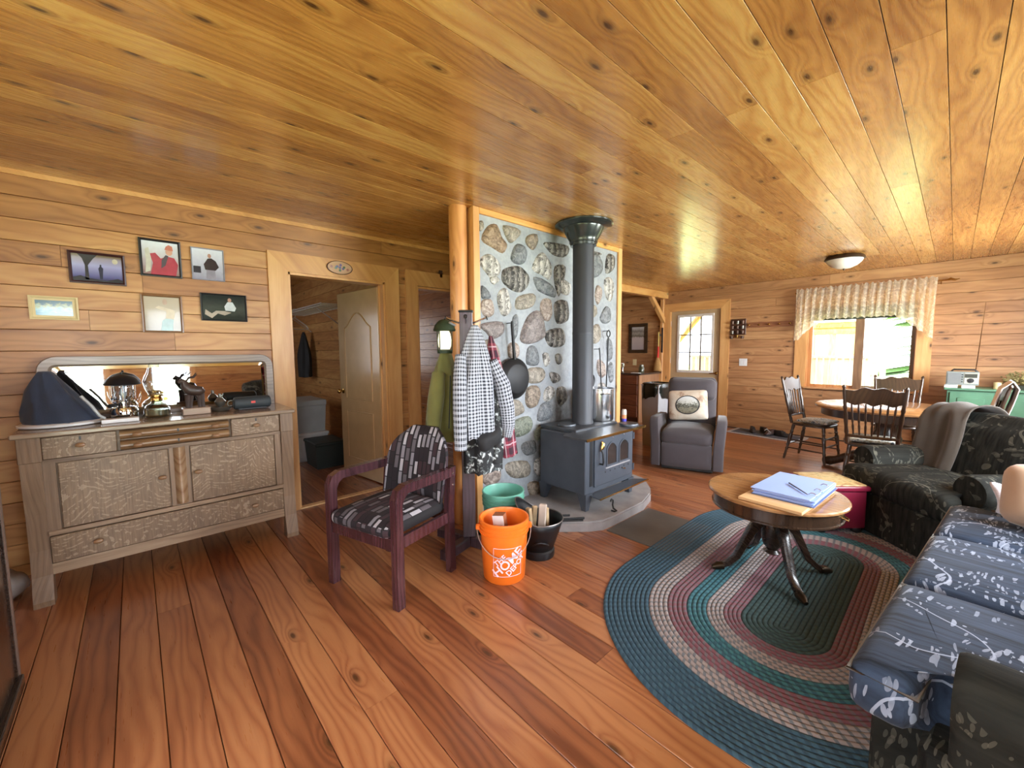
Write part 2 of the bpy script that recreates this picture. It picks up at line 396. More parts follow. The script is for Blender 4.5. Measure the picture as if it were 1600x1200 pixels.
STONE_M = [stone_mat('stone_tan', c255(92, 74, 58), c255(140, 116, 92), c255(172, 150, 126)),
           stone_mat('stone_brown', c255(82, 72, 62), c255(128, 114, 100), c255(168, 152, 134)),
           stone_mat('stone_slate', c255(72, 76, 80), c255(108, 112, 116), c255(140, 142, 144)),
           stone_mat('stone_greytan', c255(100, 94, 84), c255(138, 130, 118), c255(172, 162, 148)),
           stone_mat('stone_pale', c255(96, 92, 88), c255(160, 156, 150), c255(206, 202, 196), 0.06),
           stone_mat('stone_dark', c255(48, 46, 44), c255(92, 88, 84), c255(150, 146, 140), 0.09),
           stone_mat('stone_pink', c255(104, 92, 86), c255(152, 136, 126), c255(190, 178, 168)),
           stone_mat('stone_purple', c255(92, 84, 84), c255(128, 118, 116), c255(160, 150, 146)),
           stone_mat('stone_green', c255(74, 80, 70), c255(112, 118, 104), c255(146, 150, 136))]
def mortar_mat():
    t = T('mortar'); co = t.add('TexCoord').outputs['Object']
    n1 = t.noise(co, 3.0, 4); n2 = t.noise(co, 26.0, 5, 0.6)
    col = t.ramp(t.math('ADD', t.math('MULTIPLY', n1, 0.5), t.math('MULTIPLY', n2, 0.5)), [(0.3, c255(126, 131, 136)), (0.7, c255(166, 170, 174))])
    # stove's soot and, mostly, its shade painted into the mortar colour
    x, y, z = t.sep(co)[:3]
    dy = t.math('DIVIDE', t.math('SUBTRACT', y, 2.86), 0.30); dz = t.math('DIVIDE', t.math('SUBTRACT', z, 0.40), 0.55)
    r = t.math('SQRT', t.math('ADD', t.math('MULTIPLY', dy, dy), t.math('MULTIPLY', dz, dz)))
    sm = t.ramp(t.math('ADD', r, t.math('MULTIPLY', t.math('SUBTRACT', n2, 0.5), 0.6)), [(0.5, (0.8, 0.8, 0.8)), (1.1, (0, 0, 0))])
    t.set(t.mix(sm, col, (*c255(62, 54, 46), 1)), 0.7); t.bump(t.noise(co, 18.0, 5, 0.6), 0.5, 0.015); return t.m
MORTAR = mortar_mat()

def fabric_floral(name, base, base2, leaf, scale=1.0, k_leaf=0.8):
    """dark ground with soft streaks and pale drifting leaf sprays"""
    t = T(name); co = t.add('TexCoord').outputs['Object']; x, y, z = t.sep(co)[:3]
    n0 = t.noise(t.comb(t.math('MULTIPLY', x, 44.0*scale), t.math('MULTIPLY', y, 3.0*scale), t.math('MULTIPLY', z, 8.0)), 1.0, 4, 0.6)
    col = t.ramp(n0, [(0.3, base), (0.68, base2)])
    w1 = t.noise(co, 2.6*scale, 1); vine = t.math('ABSOLUTE', t.math('SUBTRACT', w1, 0.5))
    w2 = t.noise(t.vmath('ADD', co, (3.1, 1.7, 0.4)), 3.4*scale, 1); vine2 = t.math('ABSOLUTE', t.math('SUBTRACT', w2, 0.5))
    near = t.math('LESS_THAN', t.math('MINIMUM', vine, vine2), 0.055)
    stem = t.math('LESS_THAN', vine, 0.0045)
    shade = t.noise(co, 12.0, 3)
    col = t.mix(t.math('MULTIPLY', stem, k_leaf), col, (*leaf, 1))
    sv = t.vmath('SCALE', t.add('TexNoise', {'Vector': co, 'Scale': 5.0*scale, 'Detail': 1.0}).outputs['Color'])
    sv.node.inputs[3].default_value = 0.10
    wv = t.vmath('ADD', co, sv)
    for k, (ang, sx, sy, th) in enumerate(((0.9, 9, 52, 0.30), (-0.5, 8, 46, 0.30), (2.0, 14, 70, 0.33), (0.2, 44, 60, 0.3))):
        mp = t.add('Mapping', {'Vector': wv, 'Rotation': (0.0, 0.0, ang), 'Scale': (sx*scale, sy*scale, 14*scale), 'Location': (k*3.1, k*1.7, 0)})
        vo = t.add('TexVoronoi', {'Vector': mp.outputs[0], 'Scale': 1.0, 'Randomness': 1.0})
        m = t.math('MULTIPLY', t.math('LESS_THAN', vo.outputs['Distance'], th), t.math('GREATER_THAN', t.sep(vo.outputs['Color'])[0], 0.45 if k < 3 else 0.7))
        m = t.math('MULTIPLY', m, near)
        col = t.mix(t.math('MULTIPLY', m, t.math('MULTIPLY', shade, 1.5*k_leaf)), col, (*leaf, 1))
    t.set(col, 0.85, spec=0.2); t.b.inputs['Sheen Weight'].default_value = 0.08*(k_leaf > 0.6)
    t.bump(t.noise(co, 260.0, 2), 0.25, 0.002); return t.m
SOFA = fabric_floral('sofa_floral', c255(22, 28, 38), c255(62, 76, 98), c255(172, 182, 202), k_leaf=0.75)
SOFADK = fabric_floral('armchair_floral', c255(19, 20, 19), c255(48, 48, 43), c255(112, 110, 98), k_leaf=0.5)
PIPING = plain('pale_piping', c255(118, 114, 108), 0.8)

def fabric_blocks(name):
    t = T(name); co = t.add('TexCoord').outputs['UV']; u, v = t.sep(co)[:2]
    cu = t.math('MULTIPLY', u, 13.0); ci = t.math('FLOOR', cu)
    r1 = t.add('TexWhiteNoise', {'W': ci}, noise_dimensions='1D').outputs[0]
    cv = t.math('ADD', t.math('MULTIPLY', v, 6.0), t.math('MULTIPLY', r1, 7.0)); vi = t.math('FLOOR', cv)
    r2 = t.add('TexWhiteNoise', {'Vector': t.comb(ci, vi, 0.0)}, noise_dimensions='2D').outputs[0]
    fu = t.math('FRACT', cu); fv = t.math('FRACT', cv)
    edge = t.math('MAXIMUM', t.math('LESS_THAN', fu, t.math('ADD', 0.10, t.math('MULTIPLY', r2, 0.35))), t.math('LESS_THAN', fv, 0.07))
    col = t.ramp(r2, [(0, c255(34, 26, 32)), (0.3, c255(58, 40, 46)), (0.5, c255(92, 86, 92)), (0.68, c255(132, 128, 136)), (0.84, c255(176, 172, 180))], True)
    col = t.mix(edge, col, (*c255(22, 18, 22), 1))
    t.set(col, 0.8); t.bump(t.noise(t.add('TexCoord').outputs['Object'], 300.0, 2), 0.25, 0.002); return t.m
BLOCKS = fabric_blocks('blocky_stripe_cloth')

def plaid(name, ground, dark, line, su=34.0, sv=34.0, w=0.5):
    t = T(name); u, v = t.sep(t.add('TexCoord').outputs['UV'])[:2]
    def bands(c, s):
        f = t.math('FRACT', t.math('MULTIPLY', c, s)); return t.math('LESS_THAN', f, w), t.math('LESS_THAN', t.math('ABSOLUTE', t.math('SUBTRACT', f, 0.75)), 0.05)
    a, la = bands(u, su); b, lb = bands(v, sv)
    k = t.math('MULTIPLY', t.math('ADD', a, b), 0.5)
    col = t.ramp(k, [(0.0, ground), (0.5, tuple((g+d)/2 for g, d in zip(ground, dark))), (1.0, dark)])
    col = t.mix(t.math('MULTIPLY', t.math('MAXIMUM', la, lb), 0.6), col, (*line, 1))
    t.set(col, 0.9); t.bump(t.noise(t.add('TexCoord').outputs['Object'], 240.0, 2), 0.3, 0.002); return t.m
PLAID = plaid('white_black_plaid', c255(196, 200, 210), c255(40, 42, 50), c255(120, 124, 134), 40, 40)
REDPL = plaid('red_plaid', c255(140, 52, 70), c255(54, 30, 42), c255(210, 190, 196), 9, 9)
def camo():
    t = T('snow_camo'); co = t.add('TexCoord').outputs['Object']
    n = t.noise(co, 22.0, 3, 0.6, 0.6)
    t.set(t.ramp(n, [(0.0, (0.012, 0.012, 0.014)), (0.53, c255(90, 96, 96)), (0.60, c255(206, 212, 214))], True), 0.7); return t.m
CAMO = camo()

def braid(name, c1, c2, fleck=0.5):
    """cord colour with slanted flecks; uv: u metres along the braid, v across"""
    t = T(name); u, v = t.sep(t.add('TexCoord').outputs['UV'])[:2]
    f = t.math('FRACT', t.math('ADD', t.math('MULTIPLY', u, 26.0), t.math('MULTIPLY', v, 0.5)))
    n = t.noise(t.add('TexCoord').outputs['Object'], 240.0, 2)
    m = t.math('LESS_THAN', f, fleck)
    t.set(t.mix(m, (*c1, 1), (*c2, 1)), 0.9)
    h = t.math('ADD', t.math('ABSOLUTE', t.math('SUBTRACT', f, 0.5)), t.math('MULTIPLY', n, 0.6)); t.bump(h, 0.5, 0.004)
    return t.m
TEAL = braid('teal_braid', c255(56, 84, 98), c255(44, 68, 82)); CREAMB = braid('cream_braid', c255(150, 138, 134), c255(104, 106, 110), 0.35)
ROSE = braid('rose_braid', c255(118, 74, 82), c255(106, 94, 98), 0.4); TEAL2 = braid('bright_teal_braid', c255(58, 106, 112), c255(44, 82, 92)); GREENB = braid('green_braid', c255(52, 74, 72), c255(42, 60, 60))

def lace():
    t = T('lace'); n = t.t.nodes; out = n['Material Output']; co = t.add('TexCoord').outputs['UV']; u, v = t.sep(co)[:2]
    mp = t.comb(t.math('MULTIPLY', u, 150.0), t.math('MULTIPLY', v, 50.0), 0.0)
    vo = t.add('TexVoronoi', {'Vector': mp, 'Scale': 1.0}, voronoi_dimensions='2D', feature='DISTANCE_TO_EDGE')
    fl = t.noise(t.comb(t.math('MULTIPLY', u, 44.0), t.math('MULTIPLY', v, 13.0), 0.0), 1.0, 2)
    th = t.math('MAXIMUM', t.math('LESS_THAN', vo.outputs['Distance'], 0.09), t.math('GREATER_THAN', fl, 0.53))
    a = t.math('ADD', 0.50, t.math('MULTIPLY', th, 0.40))
    df = t.add('BsdfDiffuse', {'Color': (*c255(244, 240, 228), 1)}); tl = t.add('BsdfTranslucent', {'Color': (*c255(248, 244, 228), 1)}); tr = t.add('BsdfTransparent')
    m1 = t.add('MixShader', {0: 0.7, 1: df.outputs[0], 2: tl.outputs[0]}); m2 = t.add('MixShader', {0: a, 1: tr.outputs[0], 2: m1.outputs[0]})
    t.t.links.new(m2.outputs[0], out.inputs[0]); return t.m
LACE = lace()
def seatpad():
    t = T('seat_pad_cloth'); co = t.add('TexCoord').outputs['Object']; n = t.noise(co, 30.0, 3)
    t.set(t.ramp(n, [(0.36, c255(84, 96, 106)), (0.46, c255(206, 206, 198)), (0.62, c255(150, 142, 118))]), 0.85); return t.m
SEATPAD = seatpad()
def tapestry():
    t = T('lid_tapestry'); co = t.add('TexCoord').outputs['Object']; n = t.noise(co, 9.0, 5, 0.65, 1.0)
    t.set(t.ramp(n, [(0.34, c255(122, 60, 56)), (0.44, c255(190, 160, 106)), (0.56, c255(214, 192, 140)), (0.66, c255(122, 128, 84))]), 0.6); return t.m
TAPESTRY = tapestry()
# ------------------------------------------------------------------ the room
STONES=[(0,[(2.08,2.33),(2.17,2.36),(2.21,2.28),(2.28,2.22),(2.23,2.15),(2.11,2.18),(2.02,2.22)]),
(3,[(2.24,2.37),(2.44,2.36),(2.34,2.25),(2.28,2.27)]),
(1,[(2.52,2.34),(2.62,2.37),(2.64,2.31),(2.59,2.23),(2.52,2.25),(2.49,2.29)]),
(2,[(2.37,2.23),(2.45,2.25),(2.5,2.2),(2.48,2.11),(2.39,2.08),(2.32,2.12)]),
(4,[(2.02,2.09),(2.1,2.12),(2.19,2.07),(2.2,1.99),(2.12,1.94),(2.05,1.98),(2.0,2.03)]),
(4,[(2.1,1.95),(2.15,1.96),(2.19,1.93),(2.14,1.89),(2.1,1.91)]),
(5,[(2.25,2.03),(2.41,2.07),(2.52,2.01),(2.53,1.94),(2.44,1.86),(2.31,1.87),(2.23,1.92),(2.22,1.98)]),
(5,[(2.73,2.32),(3.05,2.34),(3.02,2.24),(2.87,2.22),(2.77,2.26)]),
(4,[(2.65,2.2),(2.73,2.22),(2.81,2.12),(2.79,2.0),(2.69,2.03),(2.57,2.07)]),
(5,[(2.87,2.13),(3.02,2.14),(2.96,1.96),(2.92,1.86),(2.86,1.99)]),
(2,[(2.59,2.0),(2.73,1.99),(2.87,1.92),(2.86,1.85),(2.67,1.88),(2.62,1.92)]),
(2,[(2.01,1.87),(2.06,1.85),(2.1,1.79),(2.05,1.77),(2.01,1.78)]),
(6,[(2.01,1.75),(2.1,1.77),(2.13,1.71),(2.12,1.65),(2.05,1.63),(2.01,1.67)]),
(4,[(2.2,1.85),(2.27,1.87),(2.31,1.77),(2.31,1.69),(2.25,1.65),(2.2,1.68),(2.17,1.78)]),
(3,[(2.41,1.82),(2.59,1.86),(2.6,1.78),(2.54,1.73),(2.39,1.71),(2.37,1.76)]),
(6,[(2.71,1.82),(2.81,1.82),(2.83,1.72),(2.79,1.63),(2.7,1.65),(2.67,1.75)]),
(5,[(2.87,1.8),(3.02,1.83),(3.06,1.71),(3.02,1.63),(2.9,1.62),(2.86,1.71)]),
(7,[(2.54,1.68),(2.67,1.71),(2.73,1.56),(2.7,1.47),(2.51,1.42),(2.42,1.46),(2.47,1.59)]),
(7,[(1.99,1.57),(2.22,1.6),(2.23,1.51),(2.12,1.46),(2.05,1.51)]),
(2,[(2.34,1.64),(2.39,1.66),(2.39,1.53),(2.36,1.46),(2.32,1.5)]),
(5,[(2.76,1.54),(2.96,1.57),(3.01,1.47),(2.96,1.4),(2.81,1.4),(2.74,1.47)]),
(3,[(1.99,1.41),(2.08,1.46),(2.17,1.39),(2.18,1.29),(2.08,1.24),(2.0,1.27)]),
(6,[(2.29,1.42),(2.38,1.43),(2.41,1.35),(2.36,1.29),(2.29,1.32)]),
(2,[(2.51,1.38),(2.6,1.4),(2.65,1.31),(2.63,1.24),(2.5,1.25)]),
(4,[(2.7,1.33),(2.77,1.34),(2.79,1.25),(2.73,1.22)]),
(5,[(2.87,1.32),(2.94,1.33),(2.96,1.25),(2.9,1.24)]),
(3,[(2.5,1.2),(2.69,1.21),(2.73,1.14),(2.67,1.08),(2.51,1.09)]),
(1,[(2.51,1.04),(2.63,1.05),(2.67,0.98),(2.62,0.88),(2.53,0.86),(2.48,0.93)]),
(4,[(2.73,1.01),(2.81,1.04),(2.87,0.98),(2.79,0.9),(2.71,0.92)]),
(2,[(2.67,0.87),(2.8,0.89),(2.85,0.8),(2.76,0.73),(2.63,0.74)]),
(3,[(2.25,0.94),(2.4,0.94),(2.47,0.85),(2.4,0.81),(2.28,0.82)]),
(8,[(2.33,0.76),(2.51,0.79),(2.57,0.72),(2.51,0.64),(2.35,0.63)]),
(5,[(2.79,1.16),(2.9,1.15),(2.94,1.09),(2.84,1.06)]),
(5,[(2.9,1.01),(3.01,1.01),(3.04,0.9),(2.95,0.84),(2.9,0.91)]),
(2,[(3.4,2.29),(3.51,2.33),(3.59,2.26),(3.58,2.15),(3.42,2.1)]),
(5,[(3.68,2.34),(3.77,2.37),(3.82,2.31),(3.78,2.2),(3.66,2.17)]),
(6,[(3.51,2.02),(3.59,2.0),(3.59,1.91),(3.53,1.83),(3.48,1.91)]),
(4,[(3.64,2.09),(3.76,2.12),(3.81,2.02),(3.76,1.88),(3.67,1.92)]),
(2,[(3.67,1.82),(3.75,1.78),(3.75,1.67),(3.63,1.64),(3.57,1.7)]),
(3,[(3.41,1.58),(3.54,1.63),(3.58,1.5),(3.5,1.43),(3.41,1.47)]),
(2,[(3.69,1.46),(3.77,1.47),(3.8,1.3),(3.72,1.25)]),
(6,[(3.54,1.26),(3.64,1.23),(3.68,1.12),(3.6,1.07),(3.53,1.15)]),
(2,[(3.72,1.18),(3.8,1.23),(3.82,1.04),(3.76,1.02)]),
(3,[(3.41,1.79),(3.48,1.82),(3.52,1.74),(3.43,1.69)]),
(3,[(1.99,2.34),(2.03,2.36),(2.04,2.31),(2.0,2.28)]),
(5,[(3.41,2.35),(3.58,2.35),(3.56,2.33),(3.42,2.32)]),
(2,[(3.15,2.2),(3.25,2.23),(3.32,2.12),(3.22,2.07),(3.13,2.12)]),
(4,[(3.18,1.94),(3.32,1.98),(3.35,1.87),(3.22,1.82)]),
(3,[(3.15,1.66),(3.32,1.68),(3.34,1.54),(3.19,1.49)]),
(1,[(3.19,1.33),(3.33,1.37),(3.36,1.24),(3.22,1.18)]),
(4,[(2.9,2.03),(3.09,1.99),(3.06,1.89),(2.95,1.9)]),
(3,[(2.08,1.19),(2.18,1.17),(2.21,1.08),(2.12,1.05),(2.05,1.1)]),
(2,[(1.99,1.16),(2.04,1.17),(2.05,1.05),(2.0,1.04)]),
(1,[(2.0,0.97),(2.11,0.97),(2.14,0.87),(2.05,0.83),(2.0,0.89)]),
(6,[(2.16,0.79),(2.28,0.79),(2.3,0.67),(2.21,0.65),(2.15,0.71)]),
(8,[(2.62,0.67),(2.76,0.67),(2.79,0.56),(2.67,0.54),(2.59,0.59)]),
(2,[(2.45,0.56),(2.59,0.56),(2.61,0.46),(2.5,0.44),(2.43,0.51)]),
(4,[(2.21,0.58),(2.35,0.57),(2.38,0.48),(2.25,0.46),(2.18,0.52)]),
(3,[(2.27,0.42),(2.5,0.39),(2.53,0.26),(2.35,0.27),(2.25,0.35)]),
(2,[(2.0,0.61),(2.11,0.6),(2.13,0.5),(2.04,0.48),(1.99,0.55)]),
(6,[(1.99,0.43),(2.16,0.41),(2.18,0.3),(2.06,0.27),(1.98,0.34)]),
(1,[(2.5,0.18),(2.64,0.17),(2.67,0.04),(2.56,0.03)]),
(4,[(2.61,0.38),(2.79,0.38),(2.85,0.23),(2.7,0.2),(2.6,0.28)]),
(7,[(1.96,0.78),(2.07,0.78),(2.11,0.68),(2.02,0.66),(1.97,0.7)]),
(5,[(2.23,0.25),(2.42,0.18),(2.4,0.07),(2.25,0.13)]),
(4,[(3.55,1.01),(3.7,0.99),(3.73,0.86),(3.59,0.85)]),
(2,[(3.48,0.88),(3.53,0.77),(3.44,0.75)]),
(2,[(2.73,0.11),(2.88,0.1),(2.91,-0.04),(2.76,-0.02)])]
XL, XR, YB, YF, H = -3.817, 1.10, -1.25, 7.62, 2.45      # left wall, right wall, back wall, far wall, ceiling
XK, XC = -7.6, -3.95                                     # far ends of the rooms behind the left wall, back face of the left wall
PM = {}
def plank(name, L, W, Th, mat, parent, M):
    """one board: local x its length, y its width, z out of the surface; chamfered long edges; alike boards share a mesh"""
    key = (round(L, 3), round(W, 3), round(Th, 3), mat.name)
    if key not in PM:
        c = 0.0004 if mat is CEIL else min(0.0022, Th*0.4); l, w = L/2-0.0008, W/2-0.0014
        prof = [(-w, 0), (w, 0), (w, Th-c), (w-c, Th), (-w+c, Th), (-w, Th-c)]
        mb = MB().loft([[Vector((s*l, y, z)) for y, z in prof] for s in (-1, 1)])
        me = mesh_from(mb.bm, name, False); me.materials.append(mat); PM[key] = me
    o = bpy.data.objects.new(name, PM[key]); COL.objects.link(o)
    o.matrix_world = M; o.parent = parent
    return o
def frame_m(origin, xa, ya, za):
    xa, ya, za = Vector(xa), Vector(ya), Vector(za)
    return Matrix(((xa.x, ya.x, za.x, origin[0]), (xa.y, ya.y, za.y, origin[1]), (xa.z, ya.z, za.z, origin[2]), (0, 0, 0, 1)))
TH = 0.014
# floor: boards along x
floor = struct('floor', MB().b2(XK, YB, -0.10, XR+0.14, YF+0.16, -TH), DARKBASE)
W = 0.1395
rows = [0.006-0.0698+W*k for k in range(-8, 55)]
for k, y in enumerate(rows):
    r = random.Random(k*3+1)
    cuts = [XK, -3.88]+([r.uniform(-3.2, 0.6)] if k % 2 else [])+[XR]
    if y > 3.95: cuts = [-5.6, r.uniform(-3.6, 0.0), XR]
    for a, b in zip(cuts, cuts[1:]):
        if b-a > 0.05: plank('floorboard', b-a, W, TH, FLOOR, floor, frame_m(((a+b)/2, y, -TH), (1, 0, 0), (0, 1, 0), (0, 0, 1)))
# ceiling: boards along y, every other one butted at y = 2.10
ceiling = struct('ceiling', MB().b2(XK-0.1, YB-0.14, H+TH, XR+0.14, YF+0.16, H+0.10), DARKBASE)
WC = 0.1425
for k in range(-54, 8):
    x = 0.062-WC/2+WC*k
    if x < XK: continue
    r = random.Random(k*5+2)
    cuts = [YB, 2.10, r.uniform(4.8, 6.6), YF] if k % 2 else [YB, r.uniform(3.0, 3.9) if r.random() < 0.5 else r.uniform(4.4, 5.2), YF]
    for a, b in zip(cuts, cuts[1:]): plank('ceiling_board', b-a, WC, TH, CEIL, ceiling, frame_m((x, (a+b)/2, H+TH), (0, 1, 0), (1, 0, 0), (0, 0, -1)))
ZR = [H, 2.304]+[2.304-0.131*k for k in range(1, 18)]+[0.0]
def siding(parent, u0, u1, holes, mat, org, ua, na, seed, zmax=H):
    """horizontal boards from u0 to u1 along ua, cut round the holes (u0, u1, z0, z1)"""
    r = random.Random(seed)
    for zt, zb in zip(ZR, ZR[1:]):
        if zt-zb < 0.02 or zb >= zmax-0.01: continue
        segs = [(u0, u1)]
        for h0, h1, z0, z1 in holes:
            if min(zt, z1)-max(zb, z0) > 0.03:
                segs = [q for s in segs for q in ((s[0], min(s[1], h0)), (max(s[0], h1), s[1])) if q[1]-q[0] > 0.02]
        for a, b in segs:
            cuts = [a]+([r.uniform(a+0.8, b-0.6)] if b-a > 2.2 and r.random() < 0.6 else [])+[b]
            for p, q in zip(cuts, cuts[1:]):
                o = Vector(org)+Vector(ua)*((p+q)/2)+Vector((0, 0, (zt+zb)/2))
                plank('wall_board', q-p, zt-zb, TH, mat, parent, frame_m(o, ua, (0, 0, 1), na))
def slab_with_holes(u0, u1, holes, fn):
    """wall body as boxes round the openings; fn(u0, z0, u1, z1) adds one box"""
    hs = sorted(holes); u = u0
    for h0, h1, z0, z1 in hs:
        fn(u, 0, h0, H+TH)
        if z0 > 0.01: fn(h0, 0, h1, z0)
        fn(h0, z1, h1, H+TH); u = h1
    fn(u, 0, u1, H+TH)
# left wall with two doorways
hl = [(0.983, 1.836, 0, 2.042), (2.192, 2.96, 0, 2.042)]
mb = MB(); slab_with_holes(YB, 4.2, hl, lambda a, z0, b, z1: mb.b2(XC, a, z0, XL-TH, b, z1))
wall_left = struct('wall_left', mb, DARKBASE)
siding(wall_left, YB, 4.2, hl, SIDING, (XL-TH, 0, 0), (0, 1, 0), (1, 0, 0), 11)
# far wall with the entrance door and the window
hf = [(-3.745, -2.825, 0, 2.085), (-1.56, -0.36, 0.77, 1.98)]
mb = MB(); slab_with_holes(XK, XR, hf, lambda a, z0, b, z1: mb.b2(a, YF+TH, z0, b, YF+0.16, z1))
wall_far = struct('wall_far', mb, DARKBASE)
siding(wall_far, -5.6, XR, hf, SIDING_F, (0, YF+TH, 0), (1, 0, 0), (0, -1, 0), 12)
# right wall and the wall behind the camera (both outside the frame) with openings
hr = [(-0.95, -0.36, 0.06, 2.05), (0.2, 0.66, 0.06, 2.05), (2.1, 3.9, 0.95, 2.05), (5.0, 6.6, 0.95, 2.05)]  # the last opening is added for the dining end fill
mb = MB(); slab_with_holes(YB, YF+0.16, hr, lambda a, z0, b, z1: mb.b2(XR+TH, a, z0, XR+0.14, b, z1))
wall_right = struct('wall_right', mb, DARKBASE)
siding(wall_right, YB, YF, hr, SIDING, (XR+TH, 0, 0), (0, 1, 0), (-1, 0, 0), 13)
hb = [(-1.9, 0.1, 0.9, 2.0)]  # opening added for the fill behind the camera
mb = MB(); slab_with_holes(XC, XR+0.14, hb, lambda a, z0, b, z1: mb.b2(a, YB-0.14, z0, b, YB-TH, z1))
wall_back = struct('wall_back', mb, DARKBASE)
siding(wall_back, XL, XR, hb, SIDING, (0, YB-TH, 0), (1, 0, 0), (0, 1, 0), 14)
# rooms behind the left wall
def room_wall(name, x0, y0, x1, y1, ua, na, seed, u0, u1, org, mat=SIDING):
    w = struct(name, MB().b2(x0, y0, 0, x1, y1, H), DARKBASE); siding(w, u0, u1, [], mat, org, ua, na, seed); return w
w_ = room_wall('wall_bedroom_side', XK, 2.0, XC, 2.10, (1, 0, 0), (0, -1, 0), 21, XK, XC, (0, 2.0-0.001, 0))
siding(w_, XK, XC, [], SIDING, (0, 2.101, 0), (1, 0, 0), (0, 1, 0), 26)
room_wall('wall_bedroom_back', XK-0.1, -0.4, XK, 3.7, (0, 1, 0), (1, 0, 0), 22, -0.3, 3.6, (XK, 0, 0))
struct('wall_bedroom_near', MB().b2(XK, -0.4, 0, XC, -0.3, H), DARKBASE)
w_ = room_wall('wall_hall_side', XK, 3.6, -4.45, 3.7, (1, 0, 0), (0, -1, 0), 23, XK, -4.45, (0, 3.6, 0))
room_wall('wall_kitchen_side', -5.7, 3.7, -5.6, YF, (0, 1, 0), (1, 0, 0), 24, 3.7, YF, (-5.6, 0, 0))
struct('wall_hall_end', MB().b2(-5.6, 3.7, 0, XC, 3.8, H), DARKBASE)

def casing(name, plane, u0, u1, z0, z1, w, wt, mat_h=TRIM, mat_v=TRIMV, out=0.02, sill=False, wr=None, wl=None):
    """mitred trim round an opening; plane maps (u, z, out) to world"""
    wl = wl or w; wr = wr or w
    o = struct(name, MB().loft([[Vector(plane(u, z, d)) for u, z in ((u0-wl, z1+wt), (u1+wr, z1+wt), (u1, z1), (u0, z1))] for d in (0, out)]), mat_h, smooth=False)
    for s, w_, u in ((-1, wl, u0), (1, wr, u1)):
        mb = MB().loft([[Vector(plane(*p, d)) for p in ((u+s*w_, z1+wt), (u, z1), (u, z0), (u+s*w_, z0))] for d in (0, out)])
        ob('side_casing', mb, mat_v, o, False)
    return o
PL = lambda u, z, d: (XL+d, u, z)
PF = lambda u, z, d: (u, YF-d, z)
t1 = casing('trim_1', PL, 0.983, 1.836, 0, 2.035, 0.146, 0.155)
t2 = casing('trim_2', PL, 2.192, 2.96, 0, 2.04, 0.133, 0.15)
t3 = casing('trim_3', PF, -3.745, -2.825, 0, 2.075, 0.15, 0.15, wl=0.115)
t4 = casing('trim_4', PF, -1.56, -0.36, 0.77, 1.98, 0.15, 0.14)
# jambs
for nm, y0, y1 in (('trim_5', 0.983, 1.836), ('trim_6', 2.192, 2.96)):
    mb = MB().b2(XC, y0-0.001, 0, XL+0.004, y0+0.018, 2.035).b2(XC, y1-0.018, 0, XL+0.004, y1+0.001, 2.035).b2(XC, y0, 2.015, XL+0.004, y1, 2.037)
    mb.b2(-3.90, y0+0.018, 0, -3.885, y0+0.03, 2.015).b2(-3.90, y1-0.03, 0, -3.885, y1-0.018, 2.015)
    struct(nm, mb, TRIMV, smooth=False)
# pale threshold strip of the first doorway
struct('trim_7', MB().b2(-3.86, 0.983, 0.0, -3.795, 1.836, 0.012, 0.004), PLY)
# cove strips where walls and ceiling meet
struct('trim_8', MB().b2(XL, YB, H-0.03, XL+0.015, 4.2, H), TRIM, smooth=False)
# beam over the kitchen opening, post and brace
struct('beam', MB().b2(-3.93, 4.2, 2.33, -3.80, YF, H, 0.008), wood('beam_pine', c255(170, 112, 50), c255(206, 148, 74), c255(222, 172, 100), axis='Y', ring=12), smooth=False)
struct('corner_post', MB().b2(-3.93, YF-0.07, 0, -3.865, YF, 2.33, 0.006), TRIMV, smooth=False)
br = MB().prism([(7.57, 1.86), (7.57, 1.97), (7.13, 2.34), (7.02, 2.34)], -3.90, -3.83, Matrix(((0, 0, 1, 0), (1, 0, 0, 0), (0, 1, 0, 0), (0, 0, 0, 1))))
struct('brace_beam', br, TRIMV, smooth=False)

# stone wall behind the stove: every stone a piece of its own
chim = struct('wall_chimney', MB().b2(-2.64, 1.96, 0, -2.52, 3.93, H-0.005), MORTAR)
def stone_piece(idx, typ, poly):
    r = random.Random(idx*7+3)
    pts = smooth_poly(poly, 3); cy = sum(p[0] for p in pts)/len(pts); cz = sum(p[1] for p in pts)/len(pts)
    size = min(max(p[0] for p in pts)-min(p[0] for p in pts), max(p[1] for p in pts)-min(p[1] for p in pts))
    hgt = 0.012+0.10*size*r.uniform(0.6, 1.2); rings = []
    for s, h in ((1.06, -0.006), (1.0, 0.004), (0.9, 0.65*hgt), (0.6, 0.95*hgt)):
        ring = []
        for k, (y, z) in enumerate(pts):
            n = noise.noise(Vector((y*9, z*9, idx*3.1+h*40)))
            y2, z2 = (y-cy)*s*(1+0.07*n), (z-cz)*s*(1+0.07*n)
            ring.append(Vector((h+(0.010*noise.noise(Vector((y*16*s, z*16*s, idx)))*(h > 0.005)), y2, z2)))
        rings.append(ring)
    mb = MB(); mb.loft(rings, False)
    top = rings[-1]; n = len(top); c = mb.bm.verts.new((hgt, 0, 0)); mb.bm.verts.ensure_lookup_table()
    tv = list(mb.bm.verts)[-(n+1):-1]
    for k in range(n): mb.bm.faces.new((tv[k], tv[(k+1) % n], c))
    o = ob('stone', mb, STONE_M[typ], None, True, 60); o.location = (-2.52, cy, cz); o.parent = chim
for i, (ty, poly) in enumerate(STONES):
    if min(p[1] for p in poly) > 0.02: stone_piece(i, ty, poly)
